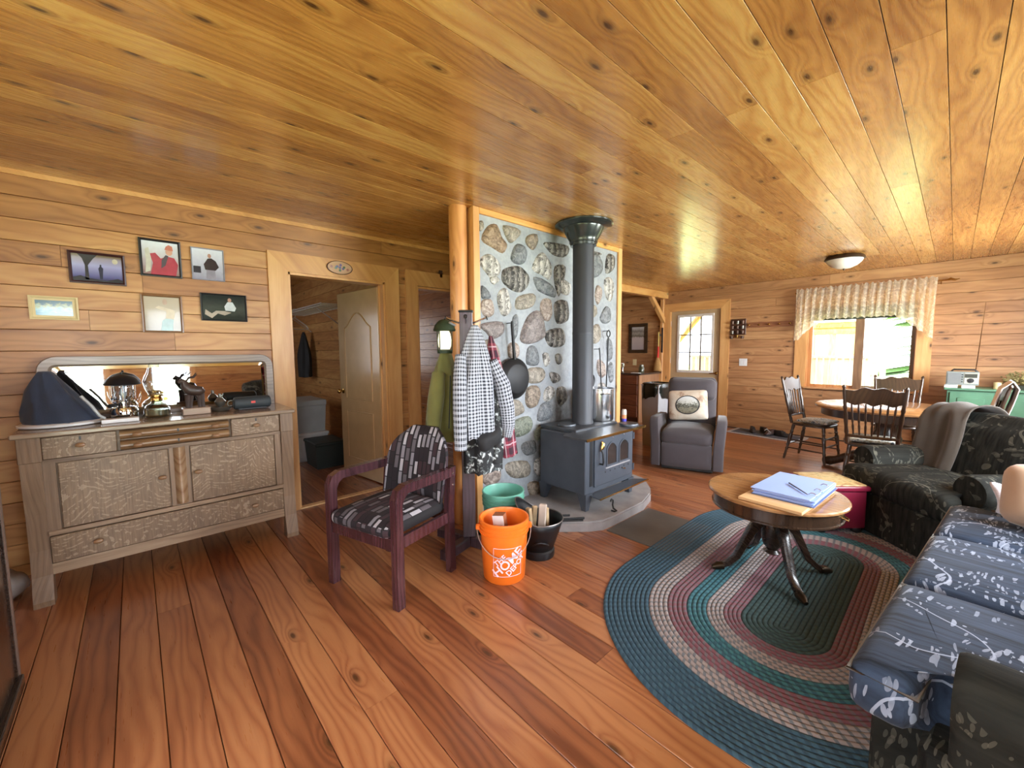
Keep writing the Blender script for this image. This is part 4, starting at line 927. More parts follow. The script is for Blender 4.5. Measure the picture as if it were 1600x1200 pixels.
def ink(r, g, b):
    if (r, g, b) not in INK: INK[(r, g, b)] = plain('print_ink_%d' % len(INK), c255(r, g, b), 0.2, var=0.12, scale=30)
    return INK[(r, g, b)]
def picture(y0, y1, z0, z1, fw, fmat, pmat, label, dep=0.016, mat_w=0.0, tilt=0.0):
    p = thing('framed_picture', label, 'picture', (XL, (y0+y1)/2, z0), 0, 'framed pictures above the sideboard')
    m = MB()
    a = [(y0, z0), (y1, z0), (y1, z1), (y0, z1)]; b = [(y0+fw, z0+fw), (y1-fw, z0+fw), (y1-fw, z1-fw), (y0+fw, z1-fw)]
    m.loft([[Vector((XL+d, y, z)) for y, z in q] for d, q in ((0, a), (dep, a), (dep+0.002, [(lerp(p_[0], q_[0], 0.5), lerp(p_[1], q_[1], 0.5)) for p_, q_ in zip(a, b)]), (dep-0.004, b), (0.004, b))], False)
    ob('frame', m, fmat, p, False)
    e = fw+mat_w
    if mat_w: ob('mount', MB().b2(XL+0.002, y0+fw, z0+fw, XL+0.0065, y1-fw, z1-fw), CREAM, p, False)
    ob('photo', MB().b2(XL+0.002, y0+e, z0+e, XL+0.0075, y1-e, z1-e), pmat, p, False)
    return p, (y0+e, y1-e, z0+e, z1-e)
D = 0.0085
p, b = picture(-0.268, -0.006, 1.818, 2.018, 0.016, plain('red_brown_frame', c255(58, 30, 30), 0.35), photo_mat('dusk_lake', [(0.0, c255(30, 30, 40)), (0.2, c255(96, 100, 150)), (0.6, c255(160, 164, 208)), (0.86, c255(150, 146, 160)), (0.97, c255(110, 96, 70))], 2.0, amt=0.08), 'dark framed photo of a person by a dusk lake, leftmost of the upper row')
K = ink(22, 22, 28)
flat(p, 'tree_silhouette', [(0.24, 0.06), (0.32, 0.06), (0.31, 0.6), (0.42, 0.86), (0.5, 1.0), (0.12, 1.0), (0.2, 0.85), (0.25, 0.6)], *b, K, D)
flat(p, 'shore_silhouette', [(0, 0), (1, 0), (1, 0.1), (0.9, 0.16), (0.75, 0.1), (0.66, 0.05), (0.5, 0.08), (0.3, 0.12), (0.15, 0.2), (0, 0.12)], *b, K, D)
flat(p, 'person_silhouette', [(0.53, 0.1), (0.585, 0.1), (0.6, 0.38), (0.61, 0.52), (0.575, 0.58), (0.575, 0.66), (0.545, 0.66), (0.54, 0.58), (0.51, 0.5), (0.52, 0.38)], *b, ink(34, 36, 60), D+0.0004)
flat(p, 'moon', ell(0.86, 0.82, 0.06, 0.10), *b, ink(196, 192, 170), D)
p, b = picture(0.068, 0.292, 1.90, 2.155, 0.015, BLACKP, photo_mat('pale_outdoor', [(0.0, c255(140, 110, 110)), (0.4, c255(170, 160, 168)), (1.0, c255(206, 214, 228))], 6.0), 'black framed photo of a person in red jacket, middle of the upper row')
flat(p, 'jacket', [(0.2, 0.0), (0.9, 0.0), (0.98, 0.35), (0.88, 0.55), (0.7, 0.58), (0.5, 0.5), (0.36, 0.66), (0.2, 0.62), (0.28, 0.35)], *b, ink(166, 56, 74), D)
flat(p, 'straps', [(0.5, 0.2), (0.62, 0.3), (0.72, 0.6), (0.64, 0.62), (0.52, 0.45)], *b, ink(74, 66, 76), D+0.0004)
flat(p, 'head', ell(0.74, 0.72, 0.1, 0.11), *b, ink(196, 150, 130), D+0.0006)
flat(p, 'cap', [(0.62, 0.78), (0.86, 0.76), (0.84, 0.9), (0.74, 0.94), (0.66, 0.88)], *b, ink(188, 110, 92), D+0.0008)
flat(p, 'fish', [(0.06, 0.04), (0.2, 0.1), (0.24, 0.5), (0.18, 0.8), (0.08, 0.75), (0.1, 0.4)], *b, ink(190, 190, 180), D+0.0006)
p, b = picture(0.348, 0.546, 1.905, 2.138, 0.007, ink(150, 152, 166), photo_mat('winter_yard', [(0.0, c255(150, 150, 168)), (0.5, c255(186, 190, 208)), (1.0, c255(214, 220, 234))], 7.0), 'thin framed photo of a person in a dark pullover, rightmost of the upper row')
flat(p, 'trousers', [(0.42, 0.02), (0.74, 0.02), (0.72, 0.36), (0.44, 0.36)], *b, ink(140, 138, 152), D)
flat(p, 'pullover', [(0.4, 0.32), (0.74, 0.32), (0.86, 0.44), (0.76, 0.64), (0.62, 0.72), (0.5, 0.7), (0.36, 0.5)], *b, ink(50, 40, 44), D+0.0004)
flat(p, 'head', ell(0.56, 0.79, 0.06, 0.075), *b, ink(178, 140, 126), D+0.0006)
flat(p, 'dark_crate', rct(0.02, 0.2, 0.26, 0.42), *b, ink(46, 46, 56), D)
p, b = picture(-0.448, -0.24, 1.58, 1.724, 0.014, CREAM, photo_mat('marsh_painting', [(0.2, c255(104, 160, 176)), (0.45, c255(150, 196, 206)), (0.6, c255(178, 190, 140)), (0.8, c255(96, 128, 140))], 7.0, amt=1.2), 'cream framed blue-green landscape print, leftmost of the lower row', mat_w=0.012)
p, b = picture(0.058, 0.278, 1.512, 1.774, 0.014, ink(122, 90, 62), photo_mat('faded_photo', [(0.1, c255(150, 140, 118)), (0.5, c255(176, 164, 136)), (0.9, c255(186, 176, 154))], 3.0), 'faded photo of a person drawing a bow, brown frame, middle of lower row')
flat(p, 'legs', [(0.42, 0.0), (0.76, 0.0), (0.8, 0.34), (0.6, 0.38), (0.48, 0.3)], *b, ink(176, 204, 206), D)
flat(p, 'upper_body', [(0.58, 0.36), (0.82, 0.36), (0.86, 0.62), (0.4, 0.74), (0.3, 0.68), (0.6, 0.58)], *b, ink(206, 194, 166), D+0.0004)
flat(p, 'head', ell(0.58, 0.86, 0.07, 0.09), *b, ink(184, 160, 138), D+0.0006)
p, b = picture(0.386, 0.676, 1.608, 1.812, 0.011, BLACKP, photo_mat('night_grass', [(0.1, c255(40, 50, 46)), (0.45, c255(66, 76, 70)), (0.9, c255(36, 46, 46))], 5.0), 'black framed photo of a person beside antlers, rightmost of the lower row')
flat(p, 'white_shirt', [(0.52, 0.38), (0.74, 0.36), (0.78, 0.5), (0.70, 0.74), (0.58, 0.74), (0.5, 0.55)], *b, ink(196, 204, 206), D)
flat(p, 'head', ell(0.63, 0.82, 0.045, 0.085), *b, ink(170, 136, 118), D+0.0004)
flat(p, 'antlers', [(0.04, 0.2), (0.2, 0.05), (0.34, 0.25), (0.5, 0.18), (0.66, 0.3), (0.5, 0.36), (0.3, 0.36), (0.2, 0.24), (0.06, 0.4)], *b, ink(168, 158, 142), D+0.0002)
# oval plaque on the first door casing
op = thing('oval_plaque', 'small oval wooden plaque with painted flowers on the bedroom door casing', 'plaque', (XL+0.02, 1.405, 2.05))
m = MB(); mm = Matrix.Translation((XL+0.02, 1.405, 2.118)) @ Matrix.Rotation(radians(90), 4, 'Y') @ Matrix.Diagonal((0.058, 0.112, 1, 1))
ob('plaque_body', MB().lathe([(1.0, 0), (1.0, 0.008), (0.94, 0.014), (0, 0.014)], (0, 0, 0), 28, mm), wood('plaque_wood', c255(120, 78, 50), c255(184, 142, 104), c255(200, 162, 124), axis='Y', knots=0.0), op)
ob('plaque_rim', MB().lathe([(1.0, 0.006), (1.03, 0.009), (1.0, 0.014), (0.95, 0.015)], (0, 0, 0), 28, mm, False), BROWN, op)
for k, (u, v, q) in enumerate(((0, 0, ink(92, 104, 150)), (0.14, 0.22, ink(108, 96, 140)), (-0.14, -0.2, ink(92, 104, 150)), (0.1, -0.3, ink(84, 110, 84)), (-0.1, 0.3, ink(84, 110, 84)), (0.2, 0.55, ink(150, 104, 96)), (-0.05, -0.6, ink(150, 104, 96)), (0.4, 0.0, ink(84, 110, 84)), (-0.4, 0.05, ink(108, 96, 140)))):
    ob('painted_flower', MB().lathe([(0.2, 0), (0.2, 0.0008), (0, 0.0008)], (0, 0, 0), 8, mm @ Matrix.Translation((u, v*1.1, 0.014)) @ Matrix.Diagonal((1, 0.52, 1, 1))), q, op)
ob('door_hook_knot', MB().b2(XL, 2.46, 2.15, XL+0.02, 2.50, 2.23, 0.004), DARKBASE, None, False); tag(COL.objects['door_hook_knot'], 'small dark wooden block on the boards above the second doorway', 'block'); COL.objects['door_hook_knot'].name = 'wall_block'
# dark cabinet at the left edge of the frame and the plastic bag behind it
dc = thing('dark_cabinet', 'dark glossy cabinet cut by the left edge beside the sideboard', 'cabinet', (-2.3, -0.65, 0))
ob('cabinet_side', MB().b2(-2.56, -0.85, 0.03, -2.53, -0.43, 1.25, 0.004), DARKWOOD, dc, False)
ob('cabinet_front', MB().b2(-2.53, -0.47, 0.05, -1.75, -0.435, 1.2, 0.003), wood('dark_walnut_up', c255(22, 14, 10), c255(44, 29, 21), c255(64, 43, 31), rough=0.25, ring=30, knots=0.0, axis='Z', coat=0.5), dc, False)
ob('cabinet_top', MB().b2(-2.58, -0.87, 1.25, -1.73, -0.42, 1.28, 0.005), DARKWOOD, dc, False)
ob('cabinet_body', MB().b2(-2.53, -0.85, 0.05, -1.78, -0.47, 1.24), DARKWOOD, dc, False)
ob('cabinet_plinth', MB().b2(-2.55, -0.86, 0, -1.74, -0.415, 0.05, 0.004), DARKWOOD, dc, False)
ob('corner_edge', MB().b2(-2.565, -0.445, 0.03, -2.545, -0.425, 1.25, 0.003), plain('worn_edge', c255(104, 84, 74), 0.35), dc, False, label='worn pale corner edge')
pb = MB().soft((-3.52, -0.66, 0.075), (0.22, 0.22, 0.15), 0.06, 6, (0.02, 0.02, 0.02), None, 0.03, 5)
tag(ob('plastic_bag', pb, plain('clear_bag', c255(176, 172, 168), 0.18, var=0.25, bump=0.8, bscale=14)), 'crumpled pale plastic bag on the floor left of the sideboard', 'bag')

# ------------------------------------------------------------------ inside the bedroom
cl = thing('cooler_box', 'grey white picnic cooler standing on a white tote in the bedroom', 'cooler', (-5.72, 1.56, 0.36))
ob('cooler_body', MB().loft([[Vector((-5.72+sx*(0.27+0.02*t), 1.56+sy*(0.19+0.015*t), 0.36+0.33*t)) for sx, sy in ((-1, -1), (1, -1), (1, 1), (-1, 1))] for t in (0, 1)]), GREYW, cl, False)
ob('cooler_lid', MB().b2(-6.02, 1.345, 0.69, -5.42, 1.775, 0.765, 0.015, 2), GREYW, cl, False)
ob('cooler_handle', MB().tube([(-5.6, 1.34, 0.60), (-5.6, 1.32, 0.58), (-5.84, 1.32, 0.58), (-5.84, 1.34, 0.60)], 0.012, 8), WHITE, cl)
tt = thing('storage_tote', 'white plastic tote under the picnic cooler in the bedroom', 'tote', (-5.72, 1.56, 0))
ob('tote_body', MB().loft([[Vector((-5.72+sx*(0.28+0.03*t), 1.56+sy*(0.19+0.02*t), 0.32*t)) for sx, sy in ((-1, -1), (1, -1), (1, 1), (-1, 1))] for t in (0, 1)]), WHITE, tt, False)
ob('tote_lid', MB().b2(-6.04, 1.335, 0.32, -5.40, 1.785, 0.36, 0.008), WHITE, tt, False)
bn = thing('dark_bin', 'dark green lidded bin on the floor right of the cooler', 'bin', (-5.15, 1.62, 0))
ob('bin_body', MB().loft([[Vector((-5.15+sx*(0.19+0.02*t), 1.64+sy*(0.15+0.015*t), 0.27*t)) for sx, sy in ((-1, -1), (1, -1), (1, 1), (-1, 1))] for t in (0, 1)]), BIN, bn, False)
ob('bin_lid', MB().b2(-5.38, 1.465, 0.27, -4.92, 1.815, 0.31, 0.01), BIN, bn, False)
ws = thing('wire_shelf', 'white wire shelf on the bedroom wall holding a hanger', 'shelf', (-6.0, 1.82, 1.90))
for k in range(16): ob('shelf_wire', MB().tube([(-6.9+0.125*k, 1.985, 1.93), (-6.9+0.125*k, 1.62, 1.93)], 0.005, 5), WHITE, ws)
ob('shelf_rod', MB().tube([(-6.95, 1.62, 1.93), (-4.98, 1.62, 1.93)], 0.006, 6).tube([(-6.95, 1.985, 1.93), (-4.98, 1.985, 1.93)], 0.006, 6).tube([(-6.95, 1.62, 1.905), (-4.98, 1.62, 1.905)], 0.005, 6), WHITE, ws)
for x in (-6.6, -5.3): ob('shelf_bracket', MB().tube([(x, 1.64, 1.925), (x, 1.995, 1.66)], 0.006, 6), ALU, ws)
hg = MB().tube([(-6.05, 1.602, 1.925), (-6.05, 1.608, 1.942), (-6.05, 1.625, 1.948), (-6.05, 1.645, 1.935), (-6.05, 1.65, 1.90), (-6.05, 1.635, 1.87), (-6.05, 1.62, 1.83)], 0.004, 6)
hg.tube([(-6.05, 1.62, 1.83), (-6.05+0.05, 1.47, 1.73), (-6.05+0.055, 1.44, 1.69), (-6.05+0.045, 1.46, 1.675), (-6.05-0.045, 1.78, 1.675), (-6.05-0.055, 1.80, 1.69), (-6.05-0.05, 1.77, 1.73), (-6.05, 1.62, 1.83)], 0.007, 6)
tag(ob('clothes_hanger', hg, WHITE), 'white plastic clothes hanger hooked on the wire shelf in the bedroom', 'hanger')
def hanging(name, x, y, zt, zb, wx, wy, mat, label, cat, seed, n=30, folds=5, amp=0.16, uv=False, lean=0.0, grp=None, shape=None, par=None, avoid=None):
    """a garment hanging from one point: pinched at the top, widening in folds"""
    rings = []; N = 16; r = random.Random(seed)
    ph = r.uniform(0, 6)
    sh = shape or (lambda t: 0.16+0.84*min(1, t*1.9)**0.7)
    for i in range(N+1):
        t = i/N; s = sh(t); z = lerp(zt, zb, t)
        ring = []
        for k in range(n):
            a = 2*pi*k/n
            f = 1+amp*min(1, 2.5*t+0.1)*sin(folds*a+ph+1.4*sin(2.2*t+seed))+0.08*noise.noise(Vector((cos(a)*1.5, sin(a)*1.5, t*3+seed)))
            ring.append(Vector((x+wx*s*f*cos(a)+lean*t*0.4, y+wy*s*f*sin(a)+lean*t, z+0.02*noise.noise(Vector((cos(a)*3, sin(a)*3, seed)))*(i == N))))
        if avoid:
            for p in ring:
                d = hypot(p.x-avoid[0], p.y-avoid[1])
                if d < avoid[2]: k_ = avoid[2]/max(d, 1e-4); p.x = avoid[0]+(p.x-avoid[0])*k_; p.y = avoid[1]+(p.y-avoid[1])*k_
        rings.append(ring)
    m = MB().loft(rings, avoid is None)
    if uv:
        L = m.bm.loops.layers.uv.new('UVMap'); m.bm.verts.index_update()
        idx = {v: j for j, v in enumerate(m.bm.verts)}
        for fc in m.bm.faces:
            ks = [idx[l.vert] for l in fc.loops]; wrap = max(k % n for k in ks)-min(k % n for k in ks) > n/2
            for l in fc.loops:
                j = idx[l.vert]; k = j % n; i = j//n
                if wrap and k < n/2: k += n
                l[L].uv = (k/n*1.15*(wx+wy)/0.25, i/N*(zt-zb)/0.9)
    o = ob(name, m, mat, par, True, 60)
    if par is None: tag(o, label, cat, grp)
    return o
hanging('dark_garment', -6.55, 1.86, 1.66, 1.0, 0.14, 0.08, BLACKFAB, 'black garment hanging on the bedroom wall beside the hanger', 'garment', 4)
hanging('dark_garment', -7.42, 1.3, 1.75, 0.7, 0.15, 0.2, plain('grey_garment', c255(46, 42, 44), 0.85), 'dark grey garment hanging at the back of the bedroom', 'garment', 8)
# ------------------------------------------------------------------ stove and its surroundings
HZ = 0.076
st = thing('wood_stove', 'grey steel wood stove with two arched glass panes on the stone hearth', 'stove', (-2.17, 2.92, HZ))
BX0, BX1, BY0, BY1 = -2.43, -1.935, 2.57, 3.27
ob('firebox', MB().b2(BX0, BY0, 0.205, BX1, BY1, 0.682, 0.008), STOVE, st, False)
ob('top_plate', MB().b2(-2.47, 2.62, 0.68, -2.07, 3.22, 0.712, 0.004), STOVETOP, st, False)
m = MB().prism([(-2.10, 2.50), (-2.06, 2.45), (-1.835, 2.45), (-1.835, 3.31), (-2.06, 3.31), (-2.10, 3.26)], 0.678, 0.694)
ob('front_shelf', m, STOVETOP, st, False)
ob('shelf_edge', MB().b2(-1.838, 2.45, 0.676, -1.832, 3.31, 0.697), BRASS, st, False, label='brass coloured front edge')
for x, sx in ((BX1-0.035, 1), (BX0+0.035, -1)):
    for y, sy in ((BY0+0.04, -1), (BY1-0.04, 1)):
        a = [(x-0.045, y-0.045), (x+0.045, y-0.045), (x+0.045, y+0.045), (x-0.045, y+0.045)]
        b = [(x+sx*0.012-0.022, y+sy*0.012-0.022), (x+sx*0.012+0.022, y+sy*0.012-0.022), (x+sx*0.012+0.022, y+sy*0.012+0.022), (x+sx*0.012-0.022, y+sy*0.012+0.022)]
        ob('leg', MB().loft([[Vector((*p, 0.215)) for p in a], [Vector((*p, HZ+0.008)) for p in b], [Vector((*p, HZ)) for p in b]]), STOVE, st, False)
ob('ash_lip', MB().prism([(BX1, 2.62), (BX1+0.12, 2.60), (BX1+0.12, 3.34), (BX1, 3.24)], 0.196, 0.204), STOVE, st, False)
ob('ash_lip_edge', MB().b2(BX1+0.117, 2.60, 0.194, BX1+0.123, 3.34, 0.206), BRASS, st, False, label='brass coloured lip edge')
FX = BX1
dr = ob('stove_door', MB().b2(FX, 2.675, 0.255, FX+0.016, 3.235, 0.665, 0.005), STOVE, st, False)
def arch(y0, y1, z0, z1, rise, n=8):
    return [(y0, z0), (y1, z0), (y1, z1-rise)]+[(lerp(y1, y0, k/n), z1-rise+rise*sin(pi*k/n)**0.8) for k in range(1, n)]+[(y0, z1-rise)]
for y0, y1 in ((2.83, 2.985), (3.015, 3.17)):
    o_ = arch(y0, y1, 0.40, 0.60, 0.05); i_ = arch(y0+0.012, y1-0.012, 0.412, 0.588, 0.045)
    f = ob('pane_frame', MB().loft([[Vector((x, y, z)) for y, z in q] for x, q in ((FX+0.014, o_), (FX+0.022, o_), (FX+0.022, i_), (FX+0.014, i_))], False), STOVE, dr, False)
    ob('pane', MB().loft([[Vector((FX+d, y, z)) for y, z in i_] for d in (0.0165, 0.0185)]), plain('sooty_glass', c255(44, 42, 42), 0.1, var=0.3, scale=9, coat=0.6), dr, False)
for k in range(6):
    ob('air_hole', MB().lathe([(0, 0), (0.007, 0), (0.007, 0.002), (0, 0.002)], (FX+0.016, 2.82+0.07*k, 0.355), 10, Matrix.Rotation(radians(90), 4, 'Y')), BLACKP, dr)
ob('damper_rod', MB().tube([(FX+0.016, 3.06, 0.345), (FX+0.05, 3.07, 0.342)], 0.007, 8), CHROME, dr)
ob('pane_rail', MB().b2(FX+0.016, 2.815, 0.382, FX+0.024, 3.185, 0.392), ALU, dr, False)
ob('door_slot', MB().b2(FX, 2.625, 0.27, FX+0.004, 2.66, 0.65), BLACKP, st, False)
ob('door_handle', MB().tube([(FX+0.02, 2.735, 0.44), (FX+0.05, 2.735, 0.44), (FX+0.055, 2.735, 0.46), (FX+0.05, 2.735, 0.53), (FX+0.035, 2.735, 0.56)], 0.008, 8), IRON, dr)
ob('handle_ornament', MB().tube([(FX+0.03, 2.735, 0.545), (FX+0.04, 2.745, 0.585), (FX+0.035, 2.755, 0.61), (FX+0.03, 2.742, 0.628)], [0.008, 0.016, 0.014, 0.004], 8), BRASS, dr)
for z in (0.32, 0.60): ob('hinge', MB().tube([(FX+0.02, 3.245, z-0.03), (FX+0.02, 3.245, z+0.03)], 0.008, 8), STOVE, st)
for y in (2.93, 3.10): ob('rivet', MB().lathe([(0, 0), (0.007, 0), (0.005, 0.004), (0, 0.005)], (FX+0.016, y, 0.635), 10, Matrix.Rotation(radians(90), 4, 'Y')), CHROME, dr)
# pipe
sp_ = thing('stove_pipe', 'charcoal stove pipe rising to a flared ceiling collar', 'stove pipe', (-2.245, 2.93, 0.712))
P0 = (-2.245, 2.93, 0)
ob('pipe', MB().lathe([(0.0, 0.7125), (0.098, 0.7125), (0.098, 0.73), (0.092, 0.74), (0.092, 1.5), (0.0935, 1.505), (0.0935, 1.52), (0.092, 1.525), (0.092, 2.44), (0, 2.44)], P0, 32), PIPE, sp_)
ob('collar', MB().lathe([(0.092, 2.265), (0.112, 2.265), (0.115, 2.285), (0.122, 2.29), (0.122, 2.31), (0.135, 2.33), (0.175, 2.40), (0.178, 2.41), (0.235, 2.425), (0.25, 2.435), (0.25, 2.447), (0, 2.447)], P0, 36), plain('collar_enamel', c255(46, 52, 52), 0.25, 0.2, coat=0.4), sp_)
# on the stove
pt = thing('stock_pot', 'tall aluminium stock pot with side handles on the stove top', 'pot', (-2.255, 3.185, 0.7135))
P0 = (-2.255, 3.185, 0.7135)
ob('pot_body', MB().lathe([(0, 0), (0.135, 0.0), (0.14, 0.012), (0.14, 0.285), (0.148, 0.29), (0.148, 0.298), (0.136, 0.298), (0.134, 0.02), (0, 0.018)], P0, 36), STEEL, pt)
for a in (-0.5, 2.64): 
    c, s_ = cos(a), sin(a)
    ob('pot_handle', MB().tube([(P0[0]+c*0.138-s_*u, P0[1]+s_*0.138+c*u, P0[2]+0.25) if abs(u) > 0.034 else (P0[0]+c*0.165-s_*u, P0[1]+s_*0.165+c*u, P0[2]+0.258) for u in (-0.045, -0.03, 0.03, 0.045)], 0.006, 8), STEEL, pt)
def disc(nm, x, y, z, r, h, label):
    m = MB().lathe([(0, 0), (r, 0), (r*1.02, h*0.5), (r*0.97, h), (0, h)], (x, y, z), 28); tag(ob(nm, m, STOVETOP), label, 'trivet')
disc('iron_trivet', -2.26, 2.735, 0.713, 0.078, 0.018, 'round iron trivet left of the pipe on the stove')
disc('iron_trivet', -1.94, 3.205, 0.6955, 0.082, 0.02, 'round iron trivet on the front right corner of the stove')
lt = thing('lighter_can', 'small printed can with a clear cap on the right edge of the stove', 'can', (-2.04, 3.29, 0.695))
ob('can_body', MB().lathe([(0, 0), (0.022, 0), (0.022, 0.045), (0, 0.045)], (-2.04, 3.285, 0.695), 16), plain('can_blue', c255(70, 66, 170), 0.35), lt)
ob('can_band', MB().lathe([(0.0225, 0.04), (0.0225, 0.075), (0, 0.075)], (-2.04, 3.285, 0.695), 16), plain('can_orange', c255(226, 140, 92), 0.35), lt, label='orange band')
ob('can_cap', MB().lathe([(0.0225, 0.075), (0.0225, 0.105), (0.018, 0.125), (0, 0.126)], (-2.04, 3.285, 0.695), 16), plain('can_cap', c255(200, 186, 176), 0.3), lt)
# tools hanging on the stone wall
def hook(y, z): return MB().tube([(-2.519, y, z), (-2.455, y, z), (-2.45, y, z+0.012)], 0.004, 6)
TX = -2.455
pn = thing('frying_pan', 'black cast iron frying pan hanging on the stone wall', 'pan', (-2.46, 2.31, 0.95))
mm = Matrix.Translation((-2.472, 2.31, 1.135)) @ Matrix.Rotation(radians(6), 4, 'X') @ Matrix.Rotation(radians(90), 4, 'Y')
ob('pan_body', MB().lathe([(0, 0.045), (0.115, 0.045), (0.125, 0.04), (0.168, 0.004), (0.172, 0), (0.166, 0.0), (0.12, 0.035), (0, 0.038)], (0, 0, 0), 36, mm), IRON, pn)
ob('pan_handle', MB().tube([(-2.46, 2.30, 1.295), (-2.455, 2.288, 1.38), (-2.455, 2.278, 1.50), (-2.455, 2.272, 1.575), (-2.455, 2.27, 1.605)], [0.016, 0.013, 0.012, 0.013, 0.008], 10), IRON, pn)
ob('wall_hook', hook(2.27, 1.59), IRON, pn)
pk = thing('fire_poker', 'long black fire poker with a ring handle hanging right of the stove pipe', 'poker', (TX, 3.62, 0.85))
ob('poker_rod', MB().tube([(TX, 3.632, 1.50), (TX, 3.60, 0.86)], 0.007, 8), IRON, pk)
ob('ring_handle', MB().tube([(TX, 3.634+0.030*cos(a), 1.532+0.032*sin(a)) for a in [2*pi*k/16 for k in range(17)]], 0.006, 8), IRON, pk)
ob('wall_hook', hook(3.634, 1.562), IRON, pk)
p2 = thing('ash_rake', 'thin iron ash rake hanging between the stove pipe and the poker', 'rake', (TX, 3.5, 0.8))
ob('rake_rod', MB().tube([(TX, 3.475, 1.385), (TX, 3.49, 1.30), (TX, 3.53, 0.80)], 0.006, 8).tube([(TX, 3.47, 0.80), (TX, 3.59, 0.80)], 0.006, 8), IRON, p2)
ob('wall_hook', hook(3.475, 1.375), IRON, p2)
ld = thing('iron_ladle', 'black ladle hanging close behind the right side of the stove pipe', 'ladle', (TX, 3.33, 0.92))
ob('ladle_bowl', MB().lathe([(0, -0.005), (0.045, 0.01), (0.07, 0.04), (0.072, 0.042), (0.066, 0.04), (0.04, 0.016), (0, 0.004)], (-2.49, 3.335, 1.06), 20, Matrix.Rotation(radians(90), 4, 'Y') @ Matrix.Diagonal((1, 1, 0.9, 1))), IRON, ld)
ob('ladle_handle', MB().tube([(TX, 3.335, 1.12), (TX, 3.33, 1.40)], 0.006, 8), IRON, ld)
ob('wall_hook', hook(3.33, 1.385), IRON, ld)
# floor things at the hearth
tag(ob('slate_slab', MB().b2(-1.72, 2.55, 0.0, -1.18, 3.17, 0.008, 0.002), SLATE, smooth=False), 'flat grey slate sheet on the floor between the hearth and the braided rug', 'mat')
def bucket(nm, x, y, r0, r1, h, mat, label, ribs=(0.80, 0.86, 0.92)):
    b = thing(nm, label, 'bucket', (x, y, 0.0))
    prof = [(0, 0.0005), (r0-0.008, 0.0005), (r0, 0.01)]
    for q in ribs: prof += [(lerp(r0, r1, q-0.02), h*(q-0.02)), (lerp(r0, r1, q)+0.007, h*(q-0.015)), (lerp(r0, r1, q)+0.007, h*(q-0.002)), (lerp(r0, r1, q), h*(q+0.003))]
    prof += [(r1, h*0.97), (r1+0.004, h*0.975), (r1+0.003, h), (r1-0.006, h), (r1-0.010, h*0.97), (r0-0.008, 0.02), (0, 0.012)]
    ob('bucket_body', MB().lathe(prof, (x, y, 0), 40), mat, b)
    return b
ob_ = bucket('orange_bucket', -1.80, 1.585, 0.126, 0.148, 0.37, ORANGE, 'orange plastic bucket with a white printed logo and a small box inside')
gb = bucket('green_bucket', -2.145, 1.885, 0.126, 0.148, 0.375, GREENP, 'pale green plastic bucket behind the orange one at the log post', (0.76, 0.83, 0.90))
def ear(par, x, y, z, a, mat): ob('handle_ear', MB().box((x+cos(a)*0.155, y+sin(a)*0.155, z), (0.03, 0.03, 0.035), (0, 0, a), 0.006), mat, par, False)
ear(ob_, -1.80, 1.585, 0.31, 0.9, ORANGE); ear(ob_, -1.80, 1.585, 0.31, 0.9+pi, ORANGE)
ob('bail_wire', MB().tube([(-1.80+0.163*cos(0.9+pi*0+a*0)*1.0*cos(a)-0.163*sin(0.9)*0.0+0.16*sin(a)*sin(0.9), 1.585+0.163*sin(0.9)*cos(a)-0.16*sin(a)*cos(0.9), 0.31-0.13*sin(a)) for a in [pi*k/16 for k in range(17)]], 0.0025, 6), ALU, gb if False else ob_)
# printed logo: square outline and slanted lettering wrapped on the bucket
def wrap_print(verts_uv, phi0, zc, r_of_z):
    out = []
    for u, v in verts_uv:
        z = zc+v; r = r_of_z(z)+0.0012; a = phi0+u/r
        out.append(Vector((-1.80+r*cos(a), 1.585+r*sin(a), z)))
    return out
PHI = atan2(-1.585, 1.80)+0.16
r_of = lambda z: lerp(0.126, 0.148, z/0.37)
def text_mesh(body, size):
    cu = bpy.data.curves.new('t', 'FONT'); cu.body = body; cu.size = size; cu.align_x = 'CENTER'; cu.align_y = 'CENTER'; cu.resolution_u = 3; cu.offset = size*0.022; cu.space_character = 1.02
    o = bpy.data.objects.new('t', cu); COL.objects.link(o)
    dg = bpy.context.evaluated_depsgraph_get(); me = bpy.data.meshes.new_from_object(o.evaluated_get(dg))
    bpy.data.objects.remove(o); bpy.data.curves.remove(cu); return me
lg = MB()
S_ = 0.086
def strip(pts, w):
    n = len(pts)
    for i in range(n-1):
        a, b = Vector(pts[i]), Vector(pts[i+1]); d = (b-a).normalized(); q = Vector((-d.y, d.x))*w/2; N = 10
        row = []
        for k in range(N+1):
            p = a.lerp(b, k/N); row.append(wrap_print([(p+q), (p-q)], PHI, 0.145, r_of))
        for k in range(N): lg._add([row[k][0], row[k+1][0], row[k+1][1], row[k][1]], [(0, 1, 2, 3)])
strip([(-S_, -S_), (S_, -S_), (S_, S_), (-S_, S_), (-S_, -S_)], 0.003)
ob('logo_outline', lg, LOGO, ob_, False)
lg = MB(); ca, sa = cos(radians(42)), sin(radians(42))
